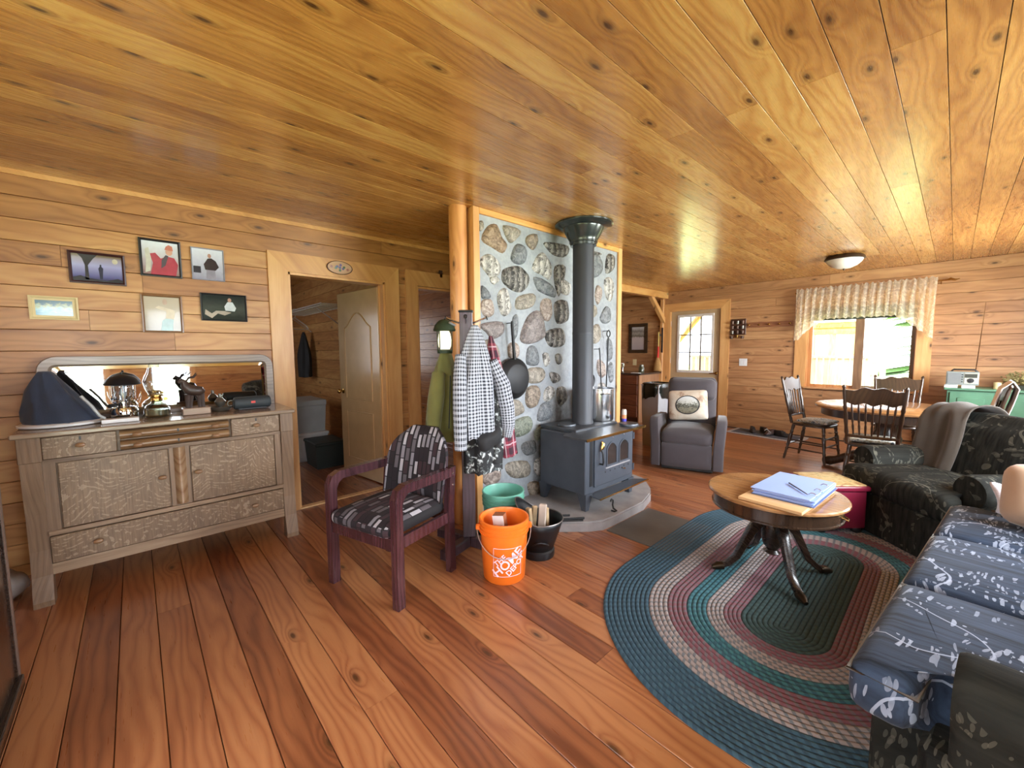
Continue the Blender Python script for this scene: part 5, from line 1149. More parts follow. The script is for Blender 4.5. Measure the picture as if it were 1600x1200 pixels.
for body, size, du, dv, sx in (('THE', 0.046, -0.026, 0.040, 1.0), ('HOME', 0.074, 0.0, 0.0, 1.02), ('DEPOT', 0.046, 0.022, -0.050, 1.0)):
    me = text_mesh(body, size)
    tmp = bmesh.new(); tmp.from_mesh(me); bpy.data.meshes.remove(me)
    bmesh.ops.triangulate(tmp, faces=tmp.faces[:]); bmesh.ops.subdivide_edges(tmp, edges=tmp.edges[:], cuts=1)
    x0 = min(v.co.x for v in tmp.verts); x1 = max(v.co.x for v in tmp.verts); yc = (max(v.co.y for v in tmp.verts)+min(v.co.y for v in tmp.verts))/2
    uv = [((v.co.x-(x0+x1)/2)*sx+du, v.co.y-yc+dv) for v in tmp.verts]
    uv = [(a*ca-b*sa, a*sa+b*ca) for a, b in uv]
    pts = wrap_print(uv, PHI, 0.145, r_of); tmp.verts.index_update()
    lg._add(pts, [[v.index for v in f.verts] for f in tmp.faces]); tmp.free()
ob('logo_lettering', lg, LOGO, ob_, False, label='white slanted lettering THE HOME DEPOT')
kb = thing('carton', 'small brown and white carton standing inside the orange bucket', 'box', (-1.86, 1.62, 0.015))
ob('carton_body', MB().box((-1.845, 1.615, 0.195), (0.07, 0.055, 0.345), (0.10, -0.10, 0.5)), plain('carton_brown', c255(150, 92, 60), 0.7), kb, False)
ob('white_side', MB().box((-1.829, 1.588, 0.195), (0.07, 0.004, 0.343), (0.10, -0.10, 0.5)), PAPER2, kb, False, label='white printed side')
# coal scuttle
cs = thing('coal_scuttle', 'black coal scuttle full of kindling beside the hearth', 'scuttle', (-1.835, 1.925, 0))
X, Y = -1.835, 1.925
ob('scuttle_foot', MB().lathe([(0, 0), (0.105, 0), (0.108, 0.01), (0.108, 0.045), (0.098, 0.055), (0, 0.055)], (X, Y, 0), 28), BLACKMET, cs)
n = 32; rings = []
AX = 0.75
for t, r in ((0, 0.098), (0.4, 0.122), (0.75, 0.142), (1.0, 0.155)):
    rings.append([Vector((X+r*cos(a)*(1+0.06*t*cos(a-AX)), Y+r*sin(a)*(1+0.06*t), 0.055+t*(0.20+0.13*max(0, -cos(a-AX))**1.5-0.0*cos(a)))) for a in [2*pi*k/n for k in range(n)]])
ob('scuttle_body', MB().loft(rings, False), BLACKMET, cs, True, 60, solid=0.004)
ob('scuttle_rim', MB().tube(rings[-1]+[rings[-1][0]], 0.004, 6), plain('worn_rim', c255(120, 112, 108), 0.35, 0.6), cs)
fa = -0.70
ob('tilt_grip', MB().tube([(X+0.122*cos(fa)-0.05*sin(fa)*u+0.02*cos(fa)*(1-u*u), Y+0.122*sin(fa)+0.05*cos(fa)*u+0.02*sin(fa)*(1-u*u), 0.115+0.025*(1-u*u)) for u in [-1, -0.6, 0, 0.6, 1]], 0.006, 8), BLACKMET, cs)
for k, (dx, dy, h, tx, ty, w, lab) in enumerate(((-0.025, -0.055, 0.31, 0.06, -0.05, 0.04, 'pale split kindling stick at the front of the coal scuttle'), (0.03, 0.0, 0.335, -0.04, 0.06, 0.05, 'rolled brown paper bundle in the middle of the coal scuttle'), (-0.055, 0.01, 0.30, 0.05, 0.05, 0.035, 'thin kindling stick at the left of the coal scuttle'), (0.02, 0.06, 0.29, -0.05, 0.05, 0.035, 'kindling stick at the back of the coal scuttle'))):
    m = MB().box((X+dx, Y+dy, 0.07+(h-0.05)/2), (w, w*0.7, h-0.06), (tx, ty, 0.6*k), 0.005)
    tag(ob('kindling_stick', m, FIREWOOD if k != 1 else plain('rolled_paper', c255(190, 172, 158), 0.8), None, False), lab, 'kindling', 'kindling in the coal scuttle')
# small irons lying on the hearth
for k, (a, b, lab) in enumerate((((-2.06, 2.20), (-1.86, 2.46), 'black fire tongs lying on the left corner of the hearth'), ((-2.14, 2.22), (-1.97, 2.42), 'thin black iron rod lying beside the tongs on the hearth'))):
    m = MB().tube([(a[0], a[1], HZ+0.008), (lerp(a[0], b[0], 0.5)+0.01, lerp(a[1], b[1], 0.5), HZ+0.009), (b[0], b[1], HZ+0.008)], 0.008, 7)
    if k == 0: m.tube([(a[0]+0.03, a[1]-0.01, HZ+0.008), (b[0]+0.02, b[1]-0.04, HZ+0.008)], 0.007, 7)
    tag(ob('fire_tongs' if k == 0 else 'iron_rod', m, IRON), lab, 'fire tool')
m = MB().tube([(-1.80, 2.72, HZ+0.085), (-1.80, 2.735, HZ+0.10), (-1.80, 2.755, HZ+0.085), (-1.80, 2.75, HZ+0.05), (-1.80, 2.76, HZ+0.02), (-1.79, 2.77, HZ+0.008), (-1.77, 2.76, HZ+0.008), (-1.77, 2.735, HZ+0.008), (-1.80, 2.735, HZ+0.008)], 0.007, 7)
tag(ob('iron_hook', m, IRON), 'bent iron hook standing on the hearth before the stove', 'fire tool')
# ------------------------------------------------------------------ coat tree and coats
CX, CY = -2.265, 1.67
ct = thing('coat_tree', 'dark square-post coat tree before the log post', 'coat tree', (CX, CY, 0))
PCOAT = wood('coat_tree_plum', c255(40, 26, 30), c255(70, 52, 60), c255(96, 78, 90), rough=0.3, ring=30, knots=0.0, axis='Z', coat=0.3)
RA = radians(-38)
ob('post', MB().box((CX, CY, 0.85), (0.088, 0.088, 1.56), (0, 0, RA), 0.004), PCOAT, ct, False)
ob('post_cap', MB().box((CX, CY, 1.632), (0.1, 0.1, 0.016), (0, 0, RA), 0.006), BLACKP, ct, False)
for k in range(4):
    a = RA+pi/2*k; c, s_ = cos(a), sin(a)
    b_ = radians(15.7)+pi/2*k; ob('foot', MB().box((CX+cos(b_)*0.155, CY+sin(b_)*0.155, 0.035), (0.25, 0.07, 0.07), (0, 0, b_), 0.008), PCOAT, ct, False)
    pg = ob('peg', MB().tube([(CX+c*0.044, CY+s_*0.044, 1.555), (CX+c*0.135, CY+s_*0.135, 1.59)], 0.0065, 8), STEEL, ct)
    ob('peg_tip', MB().lathe([(0, 0), (0.013, 0.0), (0.013, 0.008), (0, 0.01)], (CX+c*0.136, CY+s_*0.136, 1.588), 12, Matrix.Rotation(a, 4, 'Z') @ Matrix.Rotation(radians(69), 4, 'Y')), BLACKP, pg)
def garment(name, label, x, y, zt, zb, wx, wy, mat, seed, **k):
    t = thing(name, label, 'coat', (x, y, zb), 0, 'coats on the coat tree')
    hanging('cloth', x, y, zt, zb, wx, wy, mat, None, None, seed, par=t, avoid=(CX, CY, 0.078), **k)
    return t
def sleeve(par, pts, r, mat, nm='sleeve'):
    return ob(nm, MB().tube(pts, r, 12), mat, par, True, 70)
g1 = garment('green_jacket', 'olive green fleece jacket on the left peg of the coat tree', -2.405, 1.595, 1.40, 0.74, 0.075, 0.12, OLIVE, 3, folds=5, amp=0.15, lean=-0.03)
sleeve(g1, [(-2.37, 1.51, 1.22), (-2.35, 1.475, 1.06), (-2.35, 1.455, 0.92), (-2.35, 1.45, 0.82)], [0.045, 0.055, 0.05, 0.04], OLIVE)
ob('zip', MB().tube([(-2.325, 1.575, 1.2), (-2.318, 1.56, 1.0), (-2.318, 1.55, 0.84)], 0.004, 6), BLACKFAB, g1)
g3 = garment('camo_jacket', 'black and white camouflage jacket under the plaid shirt', -2.175, 1.715, 1.30, 0.545, 0.095, 0.135, CAMO, 5, folds=5, amp=0.14, lean=0.02)
sleeve(g3, [(-2.13, 1.79, 1.1), (-2.12, 1.81, 0.95), (-2.11, 1.80, 0.72), (-2.10, 1.785, 0.60)], [0.045, 0.055, 0.05, 0.045], CAMO)
g4 = garment('red_plaid_shirt', 'burgundy plaid shirt hanging at the right of the coat tree', -2.235, 1.86, 1.47, 0.60, 0.06, 0.09, REDPL, 7, folds=4, amp=0.16, uv=True, lean=0.10)
g2 = garment('plaid_shirt', 'white and black plaid flannel shirt on the front of the coat tree', -2.135, 1.645, 1.535, 0.80, 0.085, 0.145, PLAID, 6, folds=6, amp=0.2, uv=True, lean=0.01)
def uv_tube(par, pts, r, mat, su=0.25):
    o = sleeve(par, pts, r, mat); me = o.data; l = me.uv_layers.new(name='UVMap')
    for p in me.polygons:
        js = [me.loops[i].vertex_index for i in p.loop_indices]; wrap = max(j % 12 for j in js)-min(j % 12 for j in js) > 6
        for i in p.loop_indices:
            j = me.loops[i].vertex_index; k = j % 12
            if wrap and k < 6: k += 12
            l.data[i].uv = (k/12*su*1.6, j//12*0.16)
    return o
uv_tube(g2, [(-2.10, 1.75, 1.30), (-2.07, 1.82, 1.14), (-2.06, 1.85, 0.98), (-2.06, 1.86, 0.86), (-2.07, 1.85, 0.78)], [0.04, 0.055, 0.055, 0.05, 0.04], PLAID)
uv_tube(g2, [(-2.14, 1.53, 1.34), (-2.11, 1.50, 1.18), (-2.10, 1.49, 0.98), (-2.10, 1.49, 0.74)], [0.035, 0.045, 0.045, 0.04], PLAID)
ob('dark_lining', MB().soft((-2.07, 1.70, 0.79), (0.09, 0.2, 0.13), 0.04, 5, (0.01, 0.02, 0.0), (0.2, 0.1, 0.3), 0.03, 3), BLACKFAB, g2, label='black lining at the turned hem')
# lantern on the left peg, under a dark green hood
gl = thing('camp_lantern', 'green camping lantern with a bright globe on the left peg above the olive jacket', 'lantern', (-2.345, 1.535, 1.36))
P0 = (-2.325, 1.535, 1.352)
ob('lantern_hood', MB().lathe([(0.0, 0.15), (0.07, 0.148), (0.075, 0.155), (0.062, 0.19), (0.04, 0.215), (0.02, 0.224), (0, 0.226)], P0, 20), OLIVED, gl)
ob('hood_band', MB().tube([(P0[0]+0.075, P0[1]-0.01, P0[2]+0.20), (P0[0]+0.05, P0[1]+0.05, P0[2]+0.185)], 0.007, 6), ALU, gl)
ob('globe', MB().lathe([(0, 0.02), (0.03, 0.022), (0.042, 0.05), (0.045, 0.09), (0.038, 0.13), (0.03, 0.148), (0, 0.149)], P0, 20), LANTERN, gl)
ob('lantern_base', MB().lathe([(0, 0), (0.05, 0.0), (0.052, 0.02), (0.03, 0.028), (0, 0.028)], P0, 20), OLIVED, gl)
for a in (0.4, 1.97, 3.54, 5.1): ob('guard_bar', MB().tube([(P0[0]+0.056*cos(a), P0[1]+0.056*sin(a), P0[2]+0.01), (P0[0]+0.058*cos(a), P0[1]+0.058*sin(a), P0[2]+0.15)], 0.004, 6), OLIVED, gl)
# ------------------------------------------------------------------ guest chair
def set_uv_box(o, s=1.0):
    """planar uv by the dominant face direction, in metres*s"""
    me = o.data; l = me.uv_layers.new(name='UVMap')
    for p in me.polygons:
        n = p.normal
        for i in p.loop_indices:
            c = me.vertices[me.loops[i].vertex_index].co
            l.data[i].uv = (c.x*s, (c.y if abs(n.z) > 0.6 else (c.z if abs(n.y) > 0.5 else c.z+c.x))*s)
    return o
gc = thing('guest_chair', 'plum wood armchair with block-patterned seat and back before the bedroom door', 'chair', (-2.255, 1.085, 0), radians(17.2), None, False)
hw, hd = 0.265, 0.235
for sx in (-1, 1):
    m = MB().prism([(-hd-0.005, 0), (-hd+0.045, 0), (-hd+0.045, 0.56), (-hd+0.06, 0.595), (-hd+0.09, 0.615), (hd+0.02, 0.60), (hd+0.02, 0.655), (-hd+0.07, 0.665), (-hd+0.02, 0.645), (-hd-0.005, 0.60)], sx*hw-0.022, sx*hw+0.022, Matrix(((0, 0, 1, 0), (1, 0, 0, 0), (0, 1, 0, 0), (0, 0, 0, 1))))
    ob('front_leg_and_arm', m, PLUM, gc, False)
    ob('rear_leg', MB().prism([(hd-0.035, 0), (hd+0.015, 0), (hd+0.005, 0.40), (hd+0.03, 0.66), (hd-0.02, 0.66), (hd-0.045, 0.40)], sx*hw-0.020, sx*hw+0.020, Matrix(((0, 0, 1, 0), (1, 0, 0, 0), (0, 1, 0, 0), (0, 0, 0, 1)))), PLUM, gc, False)
    ob('side_rail', MB().b2(sx*hw-0.014, -hd+0.04, 0.32, sx*hw+0.014, hd-0.03, 0.385, 0.003), PLUM, gc, False)
    for z in (0.55, 0.62): ob('bolt_cap', MB().lathe([(0, 0), (0.008, 0), (0.006, 0.003), (0, 0.004)], (sx*(hw+0.02), hd-0.0, z), 10, Matrix.Rotation(radians(90*sx), 4, 'Y')), STEEL, gc)
ob('front_rail', MB().b2(-hw+0.02, -hd, 0.315, hw-0.02, -hd+0.03, 0.385, 0.003), PLUM, gc, False)
ob('rear_rail', MB().b2(-hw+0.02, hd-0.03, 0.32, hw-0.02, hd, 0.385, 0.003), PLUM, gc, False)
set_uv_box(ob('seat', MB().soft((0, -0.02, 0.415), (0.485, 0.475, 0.085), 0.04, 7, (0, 0.008, 0.018)), BLOCKS, gc), 2.0)
bk = MB()
N, Mm = 14, 12
def bfn(u, v, off):
    x = lerp(-0.245, 0.245, u); z = lerp(0.44, 0.875, v)
    top = min(1.0, max(0, (v-0.55)/0.45)); lim = 0.25*sqrt(max(0.0, 1-max(0, (v-0.45)/0.55)**2.6)) if v > 0.45 else 0.25-0.02*(0.45-v)
    x = max(-1, min(1, x/0.245))*max(lim, 0.10)
    y = 0.195+0.10*v+0.055*(x/0.245)**2*-1+0.03
    bulge = (1-(2*u-1)**4)*(1-(2*v-1)**4)
    return Vector((x, y+off*(0.012+0.028*bulge), z))
bk.grid(lambda u, v: bfn(u, v, -1), N, Mm); bk.grid(lambda u, v: bfn(1-u, v, 1), N, Mm)
bmesh.ops.remove_doubles(bk.bm, verts=bk.bm.verts[:], dist=0.0005)
edges = [e for e in bk.bm.edges if e.is_boundary]
bmesh.ops.bridge_loops(bk.bm, edges=edges) if edges else None
set_uv_box(ob('backrest', bk, BLOCKS, gc, True, 70), 2.0)
# ------------------------------------------------------------------ recliner
rc = thing('recliner', 'dark grey fabric recliner facing the stove with a lodge cushion on it', 'recliner', (-2.09, 4.78, 0), radians(19.6), None, False)
ob('base', MB().b2(-0.27, -0.30, 0.0, 0.27, 0.30, 0.06, 0.01), BLACKP, rc, False)
ob('footrest_panel', MB().soft((0, -0.375, 0.195), (0.52, 0.09, 0.27), 0.025, 6, (0, 0.008, 0)), GREYFAB, rc)
ob('seat_frame', MB().soft((0, 0.0, 0.2), (0.50, 0.70, 0.24), 0.03, 4), GREYFAB, rc)
ob('seat', MB().soft((0, -0.10, 0.385), (0.53, 0.64, 0.17), 0.06, 8, (0, 0.015, 0.035), None, 0.008, 2), GREYFAB, rc)
ob('backrest', MB().soft((0, 0.27, 0.68), (0.55, 0.17, 0.68), 0.06, 8, (0, 0.03, 0.0), (radians(-13), 0, 0), 0.005, 4), GREYFAB, rc)
ob('headrest_pad', MB().soft((0, 0.262, 0.865), (0.53, 0.17, 0.26), 0.06, 7, (0, 0.03, 0.01), (radians(-13), 0, 0), 0.004, 6), GREYFAB, rc)
for s in (-1, 1):
    prof = [(-0.42, 0.06), (-0.425, 0.30), (-0.42, 0.50), (-0.39, 0.58), (-0.33, 0.605), (0.10, 0.58), (0.34, 0.56), (0.40, 0.50), (0.38, 0.06)]
    m = MB().loft([[Vector((s*(x+0.025*(max(0, z-0.3)/0.3)), y*sc_, 0.06+(z-0.06)*sz_)) for y, z in prof] for x, sc_, sz_ in ((0.268, 0.97, 0.97), (0.278, 1, 1), (0.35, 1, 1), (0.366, 0.98, 0.98), (0.372, 0.94, 0.94))])
    ob('armrest', m, GREYFAB, rc, True, 50)
cu = thing('lodge_cushion', 'cream cushion with an oval lodge print on the grey recliner', 'cushion', (-2.09, 4.78, 0), radians(19.6), None, False)
def cush_mat():
    t = T('cushion_lodge'); co = t.add('TexCoord').outputs['Object']; n = t.noise(co, 7.0, 4, 0.6)
    t.set(t.ramp(n, [(0.35, c255(206, 198, 184)), (0.55, c255(196, 180, 160)), (0.66, c255(150, 120, 98)), (0.72, c255(210, 202, 190))]), 0.85); return t.m
CM = Matrix.Translation((-0.02, 0.01, 0.705)) @ Euler((radians(-16), radians(-4), 0)).to_matrix().to_4x4()
m = MB().soft((0, 0, 0), (0.42, 0.10, 0.35), 0.03, 8, (0, 0.045, 0)); bmesh.ops.transform(m.bm, matrix=CM, verts=m.bm.verts[:])
ob('cushion_body', m, cush_mat(), cu)
def oval_mat():
    t = T('lodge_print'); co = t.add('TexCoord').outputs['Generated']; z = t.sep(co)[2]; n = t.noise(co, 9.0, 5, 0.65)
    t.set(t.ramp(t.math('ADD', z, t.math('MULTIPLY', t.math('SUBTRACT', n, 0.5), 0.9)), [(0.0, c255(92, 84, 66)), (0.3, c255(128, 124, 106)), (0.42, c255(58, 58, 52)), (0.55, c255(112, 112, 98)), (0.66, c255(190, 190, 182)), (1.0, c255(202, 206, 206))]), 0.85); return t.m
def cush_y(x, z): 
    f = lambda a, b: max(0, 1-(abs(a/b))**2.6)
    return -0.05-0.045*f(x, 0.21)*f(z, 0.175)-0.004
for nm, r0, r1, mt in (('oval_print', 0.0, 1.0, oval_mat()), ('oval_border', 0.96, 1.06, BLACKFAB)):
    m = MB(); rings = []
    for r in ([0.02, 0.35, 0.7, 1.0] if r0 == 0 else [r0, r1]):
        rings.append([CM @ Vector((0.125*r*cos(2*pi*k/32), cush_y(0.125*r*cos(2*pi*k/32), 0.105*r*sin(2*pi*k/32)-0.01)-(0.001 if r0 else 0), 0.105*r*sin(2*pi*k/32)-0.01)) for k in range(32)])
    m.loft(rings, False); ob(nm, m, mt, cu)
# ------------------------------------------------------------------ kitchen corner
tc = thing('trash_bin', 'tall grey bin lined with a black bag behind the recliner', 'bin', (-2.87, 5.45, 0))
q = lambda w, d, z: [Vector((-2.87+sx*w, 5.45+sy*d, z)) for sx, sy in ((-1, -1), (1, -1), (1, 1), (-1, 1))]
ob('bin_body', MB().loft([q(0.11, 0.155, 0), q(0.13, 0.18, 0.86), q(0.138, 0.188, 0.86), q(0.138, 0.188, 0.875)]), TRASHG, tc, False)
m = MB(); rings = []
for i, (s, z) in enumerate(((0.94, 0.86), (1.0, 0.895), (1.05, 0.885), (1.06, 0.82), (1.04, 0.77), (1.035, 0.73))):
    ring = []
    for k in range(40):
        a = 2*pi*k/40; ex = 0.5
        x = math.copysign(abs(cos(a))**ex, cos(a)); y = math.copysign(abs(sin(a))**ex, sin(a))
        j = noise.noise(Vector((x*4, y*4, z*5)))
        zz = z+(0.10*noise.noise(Vector((x*3.0, y*3.0, 2)))-0.06*max(0, sin(a*3+1)) if i >= 4 else 0)
        ring.append(Vector((-2.87+0.140*s*x*(1+0.03*j), 5.45+0.190*s*y*(1+0.04*j), zz)))
    rings.append(ring)
ob('bin_liner', m.loft(rings, False), BAG, tc, True, 70)
kc = thing('kitchen_cabinet', 'reddish wood kitchen drawer cabinet against the far wall behind the bin', 'cabinet', (-4.45, 7.2, 0))
ob('carcass', MB().b2(-5.1, 6.82, 0.09, -3.94, 7.6, 0.895), CABWOOD, kc, False)
ob('end_panel', MB().b2(-3.94, 6.81, 0.0, -3.92, 7.55, 0.895), wood('cabinet_end', c255(120, 80, 54), c255(168, 122, 86), c255(190, 146, 106), axis='Z', knots=0.0), kc, False)
ob('toe_kick', MB().b2(-5.1, 6.88, 0.0, -3.94, 7.6, 0.09), BROWN, kc, False)
ob('counter', MB().b2(-5.15, 6.78, 0.895, -3.88, 7.60, 0.925, 0.005), plain('counter_dark', c255(58, 46, 42), 0.25, coat=0.3), kc, False)
for x0, x1 in ((-5.08, -4.53), (-4.51, -3.96)):
    for z0, z1 in ((0.72, 0.88), (0.53, 0.70), (0.33, 0.51), (0.11, 0.31)):
        f = ob('drawer', MB().b2(x0, 6.80, z0, x1, 6.82, z1, 0.004), CABWOOD, kc, False)
        ob('drawer_knob', MB().lathe([(0.006, 0), (0.015, 0.012), (0.013, 0.022), (0, 0.025)], ((x0+x1)/2, 6.80, (z0+z1)/2), 12, Matrix.Rotation(radians(90), 4, 'X')), BRASS, f)
wg = MB().lathe([(0, 0), (0.03, 0), (0.032, 0.01), (0.012, 0.03), (0.010, 0.07), (0.032, 0.09), (0.034, 0.17), (0.031, 0.172), (0.029, 0.09), (0, 0.08)], (-4.36, 6.95, 0.9255), 20)
tag(ob('goblet', wg, CHROME), 'small shiny goblet on the kitchen counter under the picture', 'goblet')
bt = thing('storage_jar', 'dark glass jar with a pale lid at the right end of the kitchen counter', 'jar', (-3.98, 6.95, 0.9255))
ob('jar', MB().lathe([(0, 0), (0.05, 0), (0.052, 0.01), (0.052, 0.10), (0.04, 0.12), (0.04, 0.13), (0, 0.13)], (-3.98, 6.98, 0.9255), 20), plain('jar_green_glass', c255(70, 70, 52), 0.1, coat=0.4), bt)
ob('lid', MB().lathe([(0.043, 0.13), (0.043, 0.155), (0, 0.157)], (-3.98, 6.98, 0.9255), 20), PEWTER, bt)
tag(ob('folded_paper', MB().b2(-4.12, 6.84, 0.9255, -3.96, 6.94, 0.932, 0.002), PAPER2, smooth=False), 'small white paper lying on the kitchen counter edge', 'paper')
kp = thing('wall_picture', 'dark framed pale print on the kitchen wall above the outlet', 'picture', (-4.43, YF, 1.3))
m = MB(); a = [(-4.64, 1.29), (-4.22, 1.29), (-4.22, 1.89), (-4.64, 1.89)]; b = [(-4.57, 1.36), (-4.29, 1.36), (-4.29, 1.82), (-4.57, 1.82)]
m.loft([[Vector((x, YF-d, z)) for x, z in q_] for d, q_ in ((0, a), (0.022, a), (0.014, b), (0.002, b))], False); ob('frame', m, DARKWOOD, kp, False)
t = T('village_print'); g = t.sep(t.add('TexCoord').outputs['Generated'])[2]; n = t.noise(t.add('TexCoord').outputs['Generated'], 6.0, 4)
t.set(t.ramp(t.math('ADD', g, t.math('MULTIPLY', t.math('SUBTRACT', n, 0.5), 0.25)), [(0.0, c255(168, 156, 158)), (0.52, c255(186, 174, 172)), (0.6, c255(92, 86, 72)), (0.7, c255(150, 146, 140)), (0.8, c255(110, 104, 96)), (0.95, c255(176, 174, 176))]), 0.3)
ob('print', MB().b2(-4.575, YF-0.008, 1.355, -4.285, YF-0.003, 1.825), t.m, kp, False)
def plate(nm, x, z, w, h, mat, label, n=1):
    p = thing(nm, label, 'outlet' if 'outlet' in nm else 'switch', (x, YF, z-h/2))
    ob('plate', MB().b2(x-w/2, YF-0.008, z-h/2, x+w/2, YF, z+h/2, 0.003), mat, p, False)
    for k in range(n):
        xx = x+(k-(n-1)/2)*0.046
        ob('rocker' if n > 1 else 'socket', MB().b2(xx-0.016, YF-0.011, z-0.033, xx+0.016, YF-0.007, z+0.033, 0.002), mat, p, False)
plate('wall_outlet', -4.50, 1.10, 0.085, 0.125, CREAM, 'cream wall outlet below the kitchen picture')
plate('light_switch', -2.445, 1.135, 0.125, 0.125, WHITE, 'white double light switch on the far wall right of the entrance door', 2)
bm_ = thing('straw_broom', 'straw broom with a red and yellow grip hanging on the corner post', 'broom', (-3.97, YF-0.12, 0.85))
X, Y = -3.945, YF-0.115
ob('broom_handle', MB().tube([(X+0.02, Y, 1.70), (X+0.02, Y, 1.40)], 0.013, 8), plain('grip_yellow', c255(204, 176, 96), 0.5), bm_)
ob('grip', MB().tube([(X+0.02, Y, 1.42), (X+0.015, Y, 1.20)], [0.016, 0.02], 8), RED, bm_, label='red grip')
ob('bristles', MB().loft([[Vector((X+0.01+w*cos(a), Y+d*sin(a), z)) for a in [2*pi*k/14 for k in range(14)]] for z, w, d in ((1.21, 0.022, 0.018), (1.15, 0.05, 0.028), (1.06, 0.075, 0.034), (0.945, 0.085, 0.04))]), STRAW, bm_, True, 60)
ob('holder', MB().b2(X+0.0, Y+0.01, 1.62, X+0.04, YF-0.065, 1.66, 0.003), BLACKP, bm_, False)
vs = thing('leather_strap', 'dark leather strap hanging down the corner post beside the door', 'strap', (-3.88, YF-0.08, 1.25))
ob('strap', MB().b2(-3.885, YF-0.082, 1.30, -3.855, YF-0.071, 1.78, 0.003).b2(-3.886, YF-0.086, 1.50, -3.854, YF-0.07, 1.53, 0.002), BLACKFAB, vs, False)
# ------------------------------------------------------------------ far wall: ornament, peg rack, mat and shoes
wb = thing('cup_rack', 'dark hanging rack of small cups on the far wall beside the door', 'rack', (-2.53, YF, 1.52))
DK = plain('aged_copper', c255(88, 66, 54), 0.4, 0.5, var=0.3)
ob('back_board', MB().b2(-2.66, YF-0.015, 1.60, -2.42, YF, 1.87, 0.004), BROWN, wb, False)
ob('shelf_bar', MB().b2(-2.67, YF-0.06, 1.60, -2.41, YF-0.003, 1.612, 0.003), BROWN, wb, False)
for i in range(3):
    for j in range(3):
        ob('cup', MB().lathe([(0, 0), (0.024, 0), (0.03, 0.05), (0.027, 0.05), (0.02, 0.006), (0, 0.006)], (-2.62+0.08*i, YF-0.048, 1.62+0.082*j), 12), DK if (i+j) % 3 else PEWTER, wb)
for i in range(3): ob('hanging_cup', MB().lathe([(0, 0), (0.022, 0.004), (0.03, 0.05), (0.026, 0.05), (0, 0.008)], (-2.63+0.085*i, YF-0.045, 1.53+0.02*(i == 1)), 12), BRASS if i == 1 else DK, wb)
pr = thing('peg_rack', 'brown coat peg rail with round knobs on the far wall left of the window', 'peg rail', (-2.05, YF, 1.72))
ob('rail', MB().b2(-2.40, YF-0.018, 1.715, -1.74, YF, 1.80, 0.004), wood('peg_rail', c255(92, 50, 28), c255(132, 80, 48), c255(150, 98, 62), knots=0.0), pr, False)
for k in range(5): ob('peg', MB().lathe([(0.008, 0), (0.008, 0.02), (0.018, 0.03), (0.016, 0.045), (0, 0.05)], (-2.36+0.145*k, YF-0.016, 1.757), 12, Matrix.Rotation(radians(90), 4, 'X')), BRASS, pr)
mt = thing('shoe_mat', 'grey edged floor mat along the far wall holding shoes', 'mat', (-2.0, 7.3, 0))
ob('mat_edge', MB().prism([(-2.50, 7.10), (-1.46, 6.94), (-1.44, 7.47), (-2.48, 7.60)], 0.0, 0.008), SHOEMATE, mt, False)
ob('mat_pile', MB().prism([(-2.44, 7.15), (-1.52, 7.01), (-1.50, 7.42), (-2.42, 7.54)], 0.008, 0.012), SHOEMAT, mt, False)
def shoe(x, y, a, label, mat=SHOE, k=0):
    s = thing('shoe', label, 'shoe', (x, y, 0.0125), a, 'shoes on the mat', False)
    def outline(sc_): return [(0.042*sc_*sin(pi*t)**0.6*(1.0 if t < 0.5 else 0.85)*sg, -0.13+0.26*t) for sg, ts in ((1, [i/10 for i in range(1, 10)]), (-1, [i/10 for i in range(9, 0, -1)])) for t in ts]
    ob('sole', MB().prism(outline(1.05), 0, 0.022), BLACKP, s, False)
    ob('upper', MB().loft([[Vector((x_*c_, y_*(0.98-0.1*i)+0.012*i, 0.022+h_*(0.55+0.45*(y_ > -0.03)))) for x_, y_ in outline(1.0)] for i, (c_, h_) in enumerate(((1, 0), (0.95, 0.03), (0.7, 0.065)))]), mat, s, True, 50)
    ob('lace_strap', MB().tube([(-0.032, -0.03, 0.05), (0, -0.035, 0.075), (0.032, -0.03, 0.05)], 0.007, 6), GREYW if k else BLACKFAB, s)
shoe(-2.16, 7.30, 0.5, 'dark shoe lying toe out at the left of the floor mat')
shoe(-2.00, 7.36, 0.9, 'dark shoe with a pale strap in the middle of the floor mat', SHOE, 1)
shoe(-1.90, 7.24, -0.4, 'brown shoe in the middle front of the floor mat', plain('brown_shoe', c255(72, 50, 44), 0.6), 1)
shoe(-1.74, 7.26, 1.4, 'dark shoe lying crosswise at the right of the floor mat')
